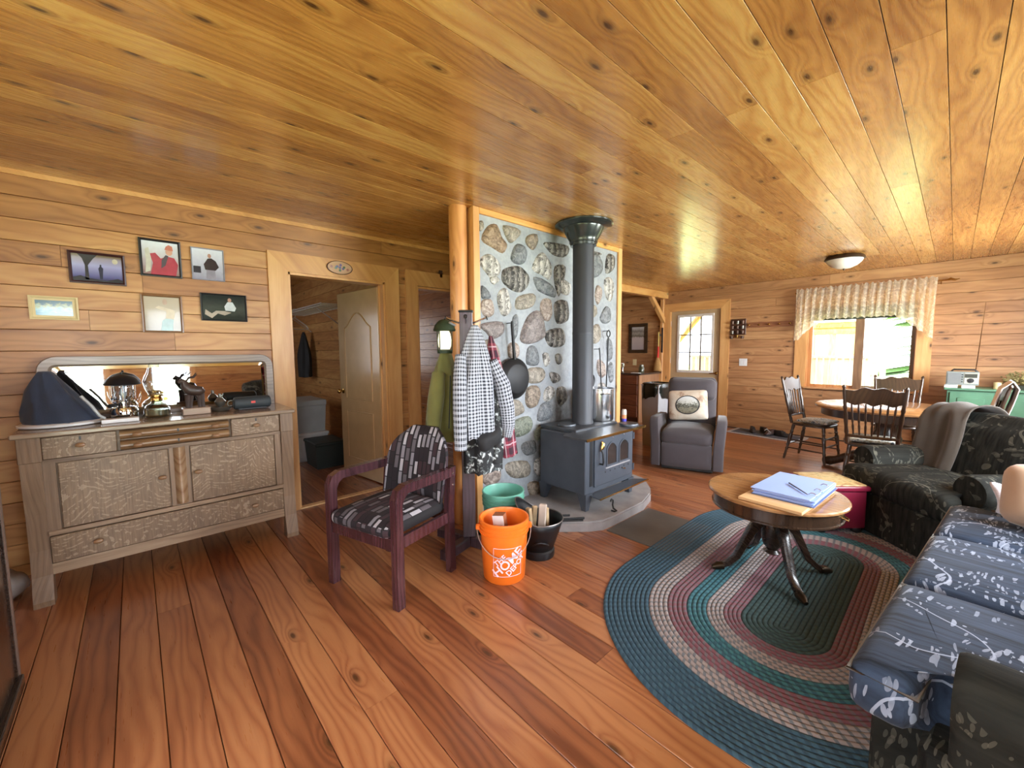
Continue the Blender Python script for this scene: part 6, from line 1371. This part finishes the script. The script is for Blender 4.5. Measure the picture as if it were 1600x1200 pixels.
# ------------------------------------------------------------------ valance, rod, lamp
rd = thing('curtain_rod', 'thin metal curtain rod with a leaf finial above the window', 'curtain rod', (-0.95, YF-0.08, 2.2))
ob('rod', MB().tube([(-1.72, YF-0.075, 2.205), (-0.12, YF-0.075, 2.205)], 0.009, 8), BRASS, rd)
for x in (-1.70, -0.17): ob('bracket', MB().tube([(x, YF-0.075, 2.20), (x, YF-0.002, 2.17)], 0.007, 6), BRASS, rd)
ob('finial', MB().tube([(-0.12, YF-0.075, 2.205), (-0.09, YF-0.075, 2.215), (-0.05, YF-0.075, 2.20), (-0.01, YF-0.08, 2.21)], [0.009, 0.018, 0.012, 0.003], 8), BRASS, rd)
def val(u, v):
    x = lerp(-1.70, -0.205, u); s = min(u, 1-u)
    zb = lerp(1.475, 1.78, max(0.0, min(1, (s-0.035)/0.215))**0.75)
    zb += 0.018*abs(sin(pi*u*22))
    z = lerp(2.255, zb, v)
    fold = 0.022*sin(u*2*pi*17+1.5*sin(u*9))+0.012*sin(u*2*pi*31+2*v)
    g = 0.25+0.75*min(1, max(0, (2.20-z)/0.15)) if z < 2.2 else 0.5
    return Vector((x+0.006*sin(u*90+v*4), YF-0.118+fold*g-0.02*(v > 0.1), z+(0.012*sin(u*2*pi*26) if v == 0 else 0)))
m = MB(); NU, NV = 220, 14
m.grid(val, NU, NV)
L = m.bm.loops.layers.uv.new('UVMap'); m.bm.verts.index_update()
for f in m.bm.faces:
    for l in f.loops: l[L].uv = ((l.vert.index//(NV+1))/NU, (l.vert.index % (NV+1))/NV)
tag(ob('lace_valance', m, LACE), 'sheer cream lace valance with long side tails over the window', 'curtain')
cl = thing('ceiling_lamp', 'flush ceiling lamp with a frosted glass dome near the window', 'lamp', (-0.95, 6.24, 2.3))
ob('lamp_pan', MB().lathe([(0, 2.449), (0.165, 2.449), (0.185, 2.435), (0.195, 2.41), (0.185, 2.40), (0, 2.40)], (-0.95, 6.24, 0), 32), plain('bronze_pan', c255(62, 50, 42), 0.35, 0.4), cl)
ob('glass_dome', MB().lathe([(0.178, 2.405), (0.165, 2.375), (0.125, 2.335), (0.07, 2.308), (0, 2.30)], (-0.95, 6.24, 0), 32), SHADE, cl)
ob('finial', MB().lathe([(0.012, 2.303), (0.012, 2.295), (0.006, 2.285), (0, 2.283)], (-0.95, 6.24, 0), 12), plain('bronze', c255(62, 50, 42), 0.35, 0.4), cl)
# ------------------------------------------------------------------ dining table and chairs
TX_, TY_ = -0.45, 5.80
dt = thing('dining_table', 'round oak pedestal dining table before the window', 'table', (TX_, TY_, 0))
ovl = lambda a, b, z, n=48: [Vector((TX_+a*cos(2*pi*k/n), TY_+b*sin(2*pi*k/n), z)) for k in range(n)]
ob('tabletop', MB().loft([ovl(0.60, 0.60, 0.722), ovl(0.62, 0.62, 0.728), ovl(0.62, 0.62, 0.742), ovl(0.61, 0.61, 0.75)]), TABLEWOOD, dt)
ob('apron', MB().loft([ovl(0.56, 0.56, 0.64), ovl(0.56, 0.56, 0.722)]), CHAIRWOOD, dt)
ob('pedestal', MB().lathe([(0, 0.12), (0.13, 0.12), (0.15, 0.16), (0.10, 0.20), (0.085, 0.28), (0.12, 0.36), (0.13, 0.42), (0.09, 0.5), (0.10, 0.6), (0.12, 0.64), (0, 0.64)], (TX_, TY_, 0), 24), CHAIRWOOD, dt)
for k in range(4):
    a = radians(45+90*k+125-2); c, s_ = cos(a), sin(a)
    ob('claw_foot', MB().tube([(TX_+c*0.08, TY_+s_*0.08, 0.20), (TX_+c*0.25, TY_+s_*0.25, 0.18), (TX_+c*0.42, TY_+s_*0.42, 0.085), (TX_+c*0.49, TY_+s_*0.49, 0.058), (TX_+c*0.55, TY_+s_*0.55, 0.05)], [0.06, 0.055, 0.045, 0.055, 0.04], 10), CHAIRWOOD, dt)
def turned(p0, p1, rs, mat, nm, par, seg=10):
    pts = [Vector(p0).lerp(Vector(p1), t) for t, _ in rs]
    return ob(nm, MB().tube(pts, [r for _, r in rs], seg), mat, par)
LEG = [(0, 0.012), (0.1, 0.016), (0.25, 0.013), (0.3, 0.019), (0.34, 0.013), (0.55, 0.020), (0.7, 0.022), (0.76, 0.014), (0.8, 0.021), (0.84, 0.014), (0.9, 0.019), (1, 0.019)]
def make_dining(label, x, y, rz):
    c = thing('dining_chair', label, 'chair', (x, y, 0), rz, 'pressed back dining chairs', False)
    out = []
    for k in range(28):
        a = 2*pi*k/28; out.append((0.225*math.copysign(abs(cos(a))**0.65, cos(a))*(1.0 if sin(a) < 0 else 0.92), 0.21*math.copysign(abs(sin(a))**0.65, sin(a))))
    ob('seat', MB().loft([[Vector((u*s, v*s, z)) for u, v in out] for s, z in ((0.93, 0.425), (1, 0.435), (1, 0.45), (0.96, 0.458), (0.6, 0.450))]), CHAIRWOOD, c, True, 50)
    for sx in (-1, 1):
        turned((sx*0.215, -0.20, 0), (sx*0.165, -0.155, 0.43), LEG, CHAIRWOOD, 'front_leg', c)
        turned((sx*0.20, 0.235, 0), (sx*0.155, 0.16, 0.43), LEG, CHAIRWOOD, 'rear_leg', c)
        turned((sx*0.175, 0.175, 0.45), (sx*0.215, 0.295, 1.02), [(0, 0.015), (0.1, 0.017), (0.16, 0.012), (0.2, 0.018), (0.3, 0.014), (0.5, 0.019), (0.58, 0.012), (0.62, 0.018), (0.66, 0.014), (0.9, 0.015), (0.94, 0.010), (0.97, 0.017), (1, 0.008)], CHAIRWOOD, 'back_post', c)
        for z in (0.14, 0.24): turned((sx*lerp(0.215, 0.165, z/0.43), lerp(-0.20, -0.155, z/0.43), z), (sx*lerp(0.20, 0.155, z/0.43), lerp(0.235, 0.16, z/0.43), z), [(0, 0.007), (0.5, 0.011), (1, 0.007)], CHAIRWOOD, 'side_stretcher', c, 8)
    for z in (0.20, 0.29): turned((-lerp(0.215, 0.165, z/0.43), lerp(-0.20, -0.155, z/0.43), z), (lerp(0.215, 0.165, z/0.43), lerp(-0.20, -0.155, z/0.43), z), [(0, 0.007), (0.5, 0.012), (1, 0.007)], CHAIRWOOD, 'front_stretcher', c, 8)
    turned((-0.19, 0.22, 0.18), (0.19, 0.22, 0.18), [(0, 0.007), (0.5, 0.011), (1, 0.007)], CHAIRWOOD, 'rear_stretcher', c, 8)
    top = [(0.205*cos(pi*(1-k/24)), 0.985+0.03*sin(pi*k/24)+0.012*cos(pi*k/24*6)) for k in range(25)]
    top = [(lerp(-0.205, 0.205, k/24), 0.965+0.035*sin(pi*k/24)+0.010*cos(2*pi*k/24*3)) for k in range(25)]
    bot = [(lerp(0.195, -0.195, k/24), 0.845+0.012*cos(2*pi*k/24*3)) for k in range(25)]
    ob('crest_rail', MB().loft([[Vector((u, 0.225+(z-0.7)*0.21+d-0.05*(1-(u/0.21)**2)*-1*0.5, z)) for u, z in top+bot] for d in (-0.010, 0.010)]), CHAIRWOOD, c, True, 30)
    ob('lower_rail', MB().tube([(lerp(-0.18, 0.18, k/8), 0.20+0.022*(1-(2*k/8-1)**2), 0.535) for k in range(9)], 0.014, 8), CHAIRWOOD, c)
    for k in range(7):
        u = k/6*2-1
        turned((u*0.13, 0.20+0.02*(1-u*u), 0.535), (u*0.155, 0.258+0.024*(1-u*u), 0.85), [(0, 0.006), (0.3, 0.010), (0.38, 0.006), (0.45, 0.010), (0.55, 0.006), (0.8, 0.009), (1, 0.006)], CHAIRWOOD, 'spindle', c, 8)
    return c
def pad(x, y, rz, label):
    m = MB().soft((0, -0.03, 0.484), (0.33, 0.33, 0.035), 0.016, 6, (0, 0, 0.008), None, 0.004, 3)
    o = ob('seat_pad', m, SEATPAD); o.location = (x, y, 0.0); o.rotation_euler = (0, 0, rz); tag(o, label, 'cushion', 'seat pads on the dining chairs')
C1 = make_dining('pressed back dining chair at the left end of the round table', -1.12, 6.06, radians(80))
def dup(src, label, x, y, rz):
    c = copy_tree(src); c.location = (x, y, 0); c.rotation_euler = (0, 0, rz); c['label'] = label; return c
dup(C1, 'pressed back dining chair showing its back before the round table', -0.50, 5.20, radians(184))
dup(C1, 'pressed back dining chair beyond the round table under the window', -0.44, 6.64, radians(4))
dup(C1, 'dining chair with a white and purple towel at the right end of the table', 0.06, 6.02, radians(-88))
pad(-1.12, 6.06, radians(80), 'patterned seat pad on the left dining chair'); pad(-0.50, 5.20, radians(184), 'patterned seat pad on the near dining chair')
pad(-0.44, 6.64, radians(4), 'patterned seat pad on the dining chair under the window')
tw = thing('chair_towel', 'white towel with purple pattern hung over the right dining chair back', 'towel', (0.28, 6.02, 0.6))
def twf(u, v):
    y = lerp(5.85, 6.19, u); s = v*2-1
    x = 0.352+0.048*math.copysign(min(1, abs(s)*6), s)+0.008*sin(u*14+s*3); z = 1.045-abs(s)*0.40-0.02*(1-min(1, abs(s)*6))*0
    return Vector((x-0.21*(1.04-z)+0.02, y, z))
t = T('towel_purple'); n = t.noise(t.add('TexCoord').outputs['Object'], 13.0, 3); z = t.sep(t.add('TexCoord').outputs['Object'])[2]
t.set(t.ramp(t.math('ADD', t.math('MULTIPLY', t.math('SUBTRACT', z, 0.3), 1.6), t.math('MULTIPLY', t.math('SUBTRACT', n, 0.5), 1.2)), [(0.38, c255(222, 214, 206)), (0.5, c255(96, 58, 80)), (0.56, c255(226, 222, 226)), (0.66, c255(110, 66, 92))]), 0.85)
ob('towel_cloth', MB().grid(twf, 12, 24), t.m, tw, True, 60, solid=0.006)
# ------------------------------------------------------------------ green dresser with radio
gd = thing('green_dresser', 'green painted low cabinet along the far wall right of the window', 'cabinet', (0.48, 7.37, 0))
ob('cabinet_body', MB().b2(-0.045, 7.17, 0.06, 1.05, 7.60, 0.855, 0.004), DRESSER, gd, False)
ob('cabinet_top', MB().b2(-0.07, 7.14, 0.855, 1.07, 7.605, 0.88, 0.005), DRESSER, gd, False)
for x0, x1 in ((-0.02, 0.32), (0.34, 0.68), (0.70, 1.03)):
    f = ob('cabinet_door', MB().b2(x0, 7.152, 0.10, x1, 7.17, 0.83, 0.004), DRESSER, gd, False)
    ob('door_panel', MB().b2(x0+0.06, 7.145, 0.16, x1-0.06, 7.156, 0.77, 0.006), DRESSER, f, False)
    ob('door_knob', MB().lathe([(0.006, 0), (0.014, 0.014), (0, 0.022)], (x1-0.03, 7.152, 0.48), 10, Matrix.Rotation(radians(90), 4, 'X')), BRASS, f)
for x in (-0.02, 1.02): ob('cabinet_foot', MB().b2(x-0.02, 7.18, 0, x+0.03, 7.59, 0.06), DRESSER, gd, False)
ra = thing('table_radio', 'grey portable radio with a tall antenna on the green cabinet', 'radio', (0.075, 7.26, 0.915))
RADG = plain('radio_grey', c255(126, 134, 130), 0.4, var=0.05)
ob('radio_body', MB().b2(-0.06, 7.19, 0.916, 0.205, 7.31, 1.075, 0.008, 2), RADG, ra, False)
ob('carry_handle', MB().tube([(-0.02, 7.25, 1.072), (0.0, 7.25, 1.098), (0.165, 7.25, 1.098), (0.19, 7.25, 1.072)], 0.010, 8), BLACKP, ra)
ob('speaker_grille', MB().b2(-0.05, 7.186, 0.93, 0.06, 7.192, 1.06, 0.002), plain('grille_grey', c255(112, 116, 116), 0.6, bump=0.4, bscale=400), ra, False)
ob('dial_panel', MB().b2(0.085, 7.185, 0.935, 0.198, 7.192, 1.06, 0.004), plain('dial_silver', c255(166, 168, 156), 0.35), ra, False)
ob('display', MB().b2(0.092, 7.1835, 1.005, 0.19, 7.187, 1.05), plain('display_dark', c255(60, 62, 54), 0.2), ra, False)
ob('tuning_dial', MB().lathe([(0.028, 0), (0.026, 0.008), (0, 0.01)], (0.14, 7.186, 0.972), 20, Matrix.Rotation(radians(90), 4, 'X')), BLACKP, ra)
for k in range(4): ob('button', MB().b2(0.066, 7.184, 0.95+0.028*k, 0.078, 7.19, 0.962+0.028*k), BLACKP, ra, False)
ob('antenna', MB().tube([(0.175, 7.3, 1.07), (0.19, 7.31, 1.4), (0.21, 7.33, 1.88)], [0.005, 0.004, 0.002], 6), CHROME, ra)
for k, x in enumerate((-0.015, 0.125)):
    tag(ob('card_box', MB().b2(x-0.055, 7.17, 0.8805, x+0.055, 7.30, 0.9145, 0.003), PAPER2, smooth=False), ('left' if k == 0 else 'right')+' of the two flat white boxes under the radio', 'box', 'white boxes under the radio')
fl_ = thing('dried_flowers', 'bowl of dried flowers on the green cabinet at the right edge', 'flowers', (0.47, 7.33, 0.8805))
ob('bowl', MB().lathe([(0, 0), (0.06, 0), (0.09, 0.05), (0.085, 0.05), (0.055, 0.008), (0, 0.008)], (0.50, 7.33, 0.8805), 20), PEWTER, fl_)
m = MB(); r = random.Random(5)
for k in range(150):
    a = r.uniform(0, 2*pi); el = r.uniform(0.2, 1.4); R_l = r.uniform(0.08, 0.17); p = Vector((0.50, 7.33, 0.925)); e = p+Vector((cos(a)*cos(el), sin(a)*cos(el), sin(el)))*R_l
    m.tube([p.lerp(e, 0.3), e], [0.002, 0.002], 3); m.lathe([(0, -0.010), (0.012, 0), (0, 0.010)], e, 5)
o = ob('flower_sprays', m, DRIED, fl_, False); o['kind'] = 'stuff'
tag(ob('cream_candle', MB().lathe([(0, 0), (0.035, 0), (0.035, 0.075), (0.01, 0.08), (0, 0.08)], (0.355, 7.3, 0.8805), 18), CREAM), 'short cream candle between the radio and the dried flowers', 'candle')
# ------------------------------------------------------------------ braided rug
rg = thing('braided_rug', 'large oval braided rug in teal, cream and rose bands', 'rug', (-0.5, 2.75, 0))
RCX, RY0, RY1, RO = -0.495, 2.26, 3.24, 0.865
def stadium(r, n=56):
    p = []
    for k in range(n+1): a = pi+pi*k/n; p.append((RCX+r*cos(a), RY0+r*sin(a)))
    for k in range(n+1): a = pi*k/n; p.append((RCX+r*cos(a), RY1+r*sin(a)))
    return p
def band(nm, r0, r1, mat, cords):
    m = MB(); L = m.bm.loops.layers.uv.new('UVMap'); w = (r0-r1)/cords
    for c in range(cords):
        ro = r0-w*c; prof = [(ro, 0.002), (ro-w*0.12, 0.0085), (ro-w*0.5, 0.0125), (ro-w*0.88, 0.0085), (ro-w, 0.002)]
        loops = [stadium(max(q, 0.0004)) for q, _ in prof]; n = len(loops[0]); acc = [0.0]
        for k in range(n): a, b = loops[2][k], loops[2][(k+1) % n]; acc.append(acc[-1]+hypot(a[0]-b[0], a[1]-b[1]))
        vs = [[m.bm.verts.new((*p, z)) for p in lp] for lp, (_, z) in zip(loops, prof)]
        for i in range(4):
            for k in range(n):
                f = m.bm.faces.new((vs[i][k], vs[i][(k+1) % n], vs[i+1][(k+1) % n], vs[i+1][k]))
                for l, (uu, vv) in zip(f.loops, ((acc[k], i/4), (acc[k+1], i/4), (acc[k+1], (i+1)/4), (acc[k], (i+1)/4))): l[L].uv = (uu, vv+c)
    o = ob(nm, m, mat, rg, True, 80); return o
for r0, r1, mt, n in ((RO, 0.63, TEAL, 10), (0.63, 0.535, CREAMB, 4), (0.535, 0.44, ROSE, 4), (0.44, 0.345, TEAL2, 4), (0.345, 0.265, CREAMB, 4), (0.265, 0.185, ROSE, 4), (0.185, 0.0, GREENB, 8)): band('braid_band', r0, r1, mt, n)
RZ = 0.013
# ------------------------------------------------------------------ pedestal coffee table
KX, KY, KH, KR = -0.690, 2.775, 0.52, 0.358
kt = thing('coffee_table', 'round drum coffee table with four curved claw feet on the braided rug', 'table', (KX, KY, RZ))
ob('tabletop', MB().lathe([(0, KH-0.022), (KR-0.01, KH-0.022), (KR, KH-0.016), (KR, KH-0.006), (KR-0.006, KH), (0, KH)], (KX, KY, 0), 56), TABLEWOOD, kt)
ob('drum_apron', MB().lathe([(0, KH-0.105), (KR-0.035, KH-0.105), (KR-0.022, KH-0.10), (KR-0.022, KH-0.092), (KR-0.028, KH-0.088), (KR-0.028, KH-0.022), (0, KH-0.022)], (KX, KY, 0), 56), wood('apron_walnut', c255(28, 19, 13), c255(52, 36, 25), c255(74, 53, 37), rough=0.2, ring=24, knots=0.0, axis='Z', coat=0.5, gw=0.06), kt)
ob('pedestal', MB().lathe([(0, 0.155), (0.03, 0.16), (0.04, 0.175), (0.05, 0.19), (0.058, 0.22), (0.06, 0.33), (0.045, 0.36), (0.055, 0.385), (0.07, KH-0.105), (0, KH-0.105)], (KX, KY, 0), 24), DARKWOOD, kt)
ob('pedestal_drop', MB().lathe([(0, 0.12), (0.025, 0.125), (0.045, 0.14), (0.03, 0.156), (0, 0.157)], (KX, KY, 0), 20), DARKWOOD, kt)
for k in range(4):
    a = radians(45-3+90*k); c, s_ = cos(a), sin(a); rings = []
    path = [(0.05, 0.335, 0.055, 0.026), (0.085, 0.325, 0.05, 0.025), (0.125, 0.27, 0.042, 0.023), (0.165, 0.19, 0.036, 0.021), (0.205, 0.105, 0.032, 0.019), (0.258, 0.055, 0.026, 0.018), (0.30, 0.042, 0.022, 0.017)]
    for i, (r_, z_, h_, w_) in enumerate(path):
        nx = path[min(i+1, 6)][0]-path[max(i-1, 0)][0]; nz = path[min(i+1, 6)][1]-path[max(i-1, 0)][1]; d_ = hypot(nx, nz); ux, uz = -nz/d_, nx/d_
        ring = []
        for u, v in ((-1, -0.8), (-0.8, -1), (0.8, -1), (1, -0.8), (1, 0.8), (0.5, 1), (-0.5, 1), (-1, 0.8)):
            rr = r_+ux*h_*0.6*v; zz = z_+uz*h_*0.6*v
            ring.append(Vector((KX+c*rr-s_*w_*u, KY+s_*rr+c*w_*u, max(zz, RZ+0.004))))
        rings.append(ring)
    lg = ob('leg', MB().loft(rings), DARKWOOD, kt, True, 40)
    ob('claw_cap', MB().tube([(KX+c*0.28, KY+s_*0.28, RZ+0.026), (KX+c*0.315, KY+s_*0.315, RZ+0.024), (KX+c*0.345, KY+s_*0.345, RZ+0.014)], [0.024, 0.024, 0.012], 10), plain('dark_brass', c255(58, 46, 34), 0.35, 0.8), lg)
ob('drawer_pull', MB().tube([(KX+0.325, KY-0.05, KH-0.055), (KX+0.355, KY-0.045, KH-0.068), (KX+0.355, KY-0.015, KH-0.068), (KX+0.328, KY-0.01, KH-0.055)], 0.004, 6), BRASS, kt)
# board, papers in a binder, pen
BZ = KH+0.0008
tag(ob('serving_board', MB().box((-0.612, 2.72, BZ+0.008), (0.31, 0.54, 0.016), (0, 0, radians(-5)), 0.002), PLY, smooth=False), 'thin pale wooden board under the papers on the coffee table', 'board')
bd = thing('paper_binder', 'open ring binder of white papers with painted-in skylight blue on the pale board', 'binder', (-0.52, 2.78, BZ+0.0165))
BM = Matrix.Translation((-0.592, 2.785, BZ+0.0165)) @ Matrix.Rotation(radians(-3), 4, 'Z')
def bb(x0, y0, z0, x1, y1, z1, rz=0.0, bev=0.001):
    m = MB().b2(x0, y0, z0, x1, y1, z1, bev); bmesh.ops.transform(m.bm, matrix=BM @ Matrix.Rotation(rz, 4, 'Z'), verts=m.bm.verts[:]); return m
ob('binder_cover', bb(-0.150, -0.232, 0.0002, 0.152, 0.236, 0.004), plain('binder_cover', c255(92, 104, 140), 0.5), bd, False)
for k, (dx, dy, rz) in enumerate(((0, 0, 0), (0.004, -0.004, 0.01), (-0.003, 0.004, -0.012), (0.006, 0.002, 0.015), (-0.006, -0.003, -0.02))):
    ob('paper_stack', bb(-0.145+dx, -0.226+dy, 0.004+0.007*k, 0.142+dx, 0.226+dy, 0.0105+0.007*k, rz), PAPER_SKYLIT, bd, False)
for y in (-0.13, -0.03, 0.10):
    m = MB().tube([(0.118+0.018*cos(a), y, 0.032+0.018*sin(a)) for a in [pi*k/8 for k in range(9)]], 0.0025, 6); bmesh.ops.transform(m.bm, matrix=BM, verts=m.bm.verts[:]); ob('binder_ring', m, CHROME, bd)
m = MB().tube([(0.094, -0.15, 0.0455), (-0.025, -0.015, 0.0455)], [0.003, 0.0045], 8); bmesh.ops.transform(m.bm, matrix=BM, verts=m.bm.verts[:])
pe = thing('ballpoint_pen', 'dark ballpoint pen lying across the binder papers', 'pen', (-0.55, 2.76, BZ+0.06)); ob('pen_barrel', m, plain('pen_dark', c255(52, 54, 64), 0.3), pe)
m = MB().tube([(0.094, -0.15, 0.0455), (0.106, -0.164, 0.0445)], [0.003, 0.001], 8); bmesh.ops.transform(m.bm, matrix=BM, verts=m.bm.verts[:]); ob('pen_tip', m, CHROME, pe)
# ------------------------------------------------------------------ burgundy chest
ch = thing('storage_ottoman', 'burgundy storage box with a tapestry lid behind the coffee table', 'ottoman', (-0.608, 3.845, RZ), radians(-44.0), None, False)
ob('box_body', MB().b2(-0.165, -0.165, 0.035, 0.165, 0.165, 0.315, 0.012, 2), BURG, ch)
ob('lid_rim', MB().soft((0, 0, 0.335), (0.365, 0.365, 0.045), 0.018, 5), BURG, ch)
ob('lid_tapestry', MB().soft((0, 0, 0.352), (0.325, 0.325, 0.025), 0.01, 5, (0, 0, 0.006)), TAPESTRY, ch)
for sx in (-1, 1):
    for sy in (-1, 1): ob('bun_foot', MB().lathe([(0, 0), (0.028, 0), (0.034, 0.015), (0.028, 0.035), (0, 0.035)], (sx*0.125, sy*0.125, 0), 14), BLACKP, ch)
# ------------------------------------------------------------------ armchair and sofa in dark floral cloth
def slab(poly, z0, z1, r, crown=0.0, seg=3):
    """upholstered slab: polygon outline (counter-clockwise), rounded edges, crowned top"""
    m = MB().prism(poly, z0, z1)
    bmesh.ops.bevel(m.bm, geom=m.bm.edges[:], offset=r, segments=seg, affect='EDGES', profile=0.5, clamp_overlap=True)
    bmesh.ops.triangulate(m.bm, faces=[f for f in m.bm.faces if len(f.verts) > 4])
    for _ in range(2): bmesh.ops.subdivide_edges(m.bm, edges=[e for e in m.bm.edges if e.calc_length() > 0.12], cuts=1)
    if crown:
        x0, x1 = min(p[0] for p in poly), max(p[0] for p in poly); y0, y1 = min(p[1] for p in poly), max(p[1] for p in poly)
        for v in m.bm.verts:
            if v.co.z > (z0+z1)/2:
                a = (v.co.x-x0)/(x1-x0)*2-1; b = (v.co.y-y0)/(y1-y0)*2-1
                v.co.z += crown*max(0, 1-a**4)*max(0, 1-b**4)
    return m
def piping(poly, z, r=0.006): 
    q = [(*p, z) for p in poly]; return MB().tube(q+[q[0]], r, 6)
def rolled_arm(xc, y0, y1, zc, r, s, w=0.075):
    """scrolled arm: a roll on an upright panel; s = outward side"""
    prof = [(xc-s*w*0.9, 0.08)]+[(xc+s*0.012-s*r*cos(a), zc+r*sin(a)) for a in [radians(-35+ k*250/16) for k in range(17)]]+[(xc+s*w*0.9, zc-0.10), (xc+s*w*0.9, 0.08)]
    rings = []
    for y, sc_ in ((y0, 0.90), (y0+0.012, 0.97), (y0+0.03, 1.0), (lerp(y0, y1, 0.5), 1.0), (y1, 1.0)):
        rings.append([Vector((xc+(x-xc)*sc_, y, zc+(z-zc)*sc_ if z > zc-0.2 else z)) for x, z in prof])
    return MB().loft(rings)
ac = thing('floral_armchair', 'dark floral upholstered armchair with rolled arms beyond the sofa', 'armchair', (0.0, 4.07, 0), radians(-44.6), None, False)
ob('base', MB().b2(-0.42, -0.36, 0.03, 0.42, 0.40, 0.32, 0.02), SOFADK, ac)
ob('skirt', MB().b2(-0.425, -0.385, 0.015, 0.425, -0.355, 0.31, 0.01), SOFADK, ac)
P = [(-0.40, -0.40), (0.40, -0.40), (0.40, -0.27), (0.30, -0.25), (0.29, 0.22), (-0.29, 0.22), (-0.30, -0.25), (-0.40, -0.27)]
ob('seat', slab(P, 0.30, 0.465, 0.045, 0.03), SOFADK, ac, True, 60)
for s in (-1, 1):
    a_ = ob('armrest', rolled_arm(s*0.375, -0.245, 0.38, 0.50, 0.105, s), SOFADK, ac, True, 50)
ob('backrest', MB().soft((0, 0.31, 0.575), (0.80, 0.22, 0.57), 0.10, 9, (0, 0.03, 0.05), (radians(-12), 0, 0)), SOFADK, ac)
tb = thing('throw_blanket', 'brown throw blanket over the left shoulder of the floral armchair', 'blanket', (0.0, 4.07, 0), radians(-44.6), None, False)
def thr(u, v):
    x = lerp(-0.425, -0.10, u)+0.02*sin(v*7); c = Vector((0, 0.31, 0.545)); ca, sa = cos(radians(-12)), sin(radians(-12))
    # run up the front of the back, over the top, down behind
    s = v*2.0-1; 
    if s < -0.25: yl, zl = -0.172-0.012*sin(u*9), lerp(-0.12, 0.30, (s+1)/0.75)
    elif s > 0.25: yl, zl = 0.165+0.01*sin(u*8), lerp(0.30, -0.06, (s-0.25)/0.75)
    else: a = (s+0.25)/0.5*pi; yl, zl = -0.17*cos(a), 0.30+0.105*sin(a)
    zl -= 0.10*max(0, (0.12-u)/0.12)**1.5*(zl > 0.2); zl += 0.012*sin(u*11+v*5); yl *= 1+0.05*sin(u*17+v*3)
    zz = zl*1.0; return Vector((x, c.y+yl*ca-zz*sa, c.z+yl*sa+zz*ca))
ob('blanket_cloth', MB().grid(thr, 16, 40), THROW, tb, True, 70, solid=0.010)
so = thing('floral_sofa', 'blue-grey floral three seat sofa with rolled arms in the right foreground', 'sofa', (0.385, 2.395, 0), radians(-95.7), None, False)
ob('base', MB().b2(-0.985, -0.30, 0.03, 0.985, 0.45, 0.335, 0.02), SOFADK, so)
ob('skirt', MB().b2(-0.80, -0.425, 0.015, 0.80, -0.30, 0.325, 0.01), SOFADK, so)
for P, nm in (([(-0.985, -0.455), (-0.375, -0.455), (-0.375, 0.26), (-0.82, 0.26), (-0.83, -0.30), (-0.985, -0.31)], 'far'), ([(-0.37, -0.455), (0.295, -0.455), (0.295, 0.26), (-0.37, 0.26)], 'mid'), ([(0.30, -0.455), (0.985, -0.455), (0.985, -0.31), (0.83, -0.30), (0.82, 0.26), (0.30, 0.26)], 'near')):
    se = ob('seat', slab(P, 0.325, 0.475, 0.045, 0.025), SOFA, so, True, 60)
    ob('piping', piping([(lerp(x, sum(p[0] for p in P)/len(P), 0.02), y+0.004 if y < 0 else y-0.008) for x, y in P], 0.446, 0.005), PIPING, se)
for s in (-1, 1): ob('armrest', rolled_arm(s*0.925, -0.245, 0.44, 0.505, 0.095, s, 0.078), SOFADK, so, True, 50)
ob('backrest', MB().soft((0, 0.36, 0.60), (2.1, 0.22, 0.55), 0.09, 9, (0, 0.02, 0.03), (radians(-8), 0, 0)), SOFADK, so)
pw = MB().soft((0.42, 3.09, 0.655), (0.46, 0.15, 0.30), 0.07, 9, (0.0, 0.035, 0.0), (radians(-20), 0, radians(-6)))
tag(ob('beige_pillow', pw, BEIGE), 'plain beige pillow leaning on the far arm of the floral sofa', 'pillow')
cr = thing('crochet_throw', 'white crocheted throw lying over the far arm of the floral sofa', 'throw', (0.15, 3.4, 0.5))
def crf(u, v):
    # across the arm roll (v) and along the arm (u)
    a = lerp(-0.35, pi+0.45, v); rr = 0.122+0.012*noise.noise(Vector((u*7, v*7, 2)))+0.008*sin(u*22)
    loc = Vector((-0.937+rr*cos(a)*1.0, lerp(-0.295, -0.02, u)+0.02*sin(v*9), 0.505+rr*sin(a)))
    loc.z = max(loc.z, 0.515)
    c_, s_ = cos(radians(-95.7)), sin(radians(-95.7))
    return Vector((0.385+loc.x*c_-loc.y*s_, 2.395+loc.x*s_+loc.y*c_, loc.z))
ob('crochet_cloth', MB().grid(crf, 18, 26), LINEN, cr, True, 70, solid=0.012)
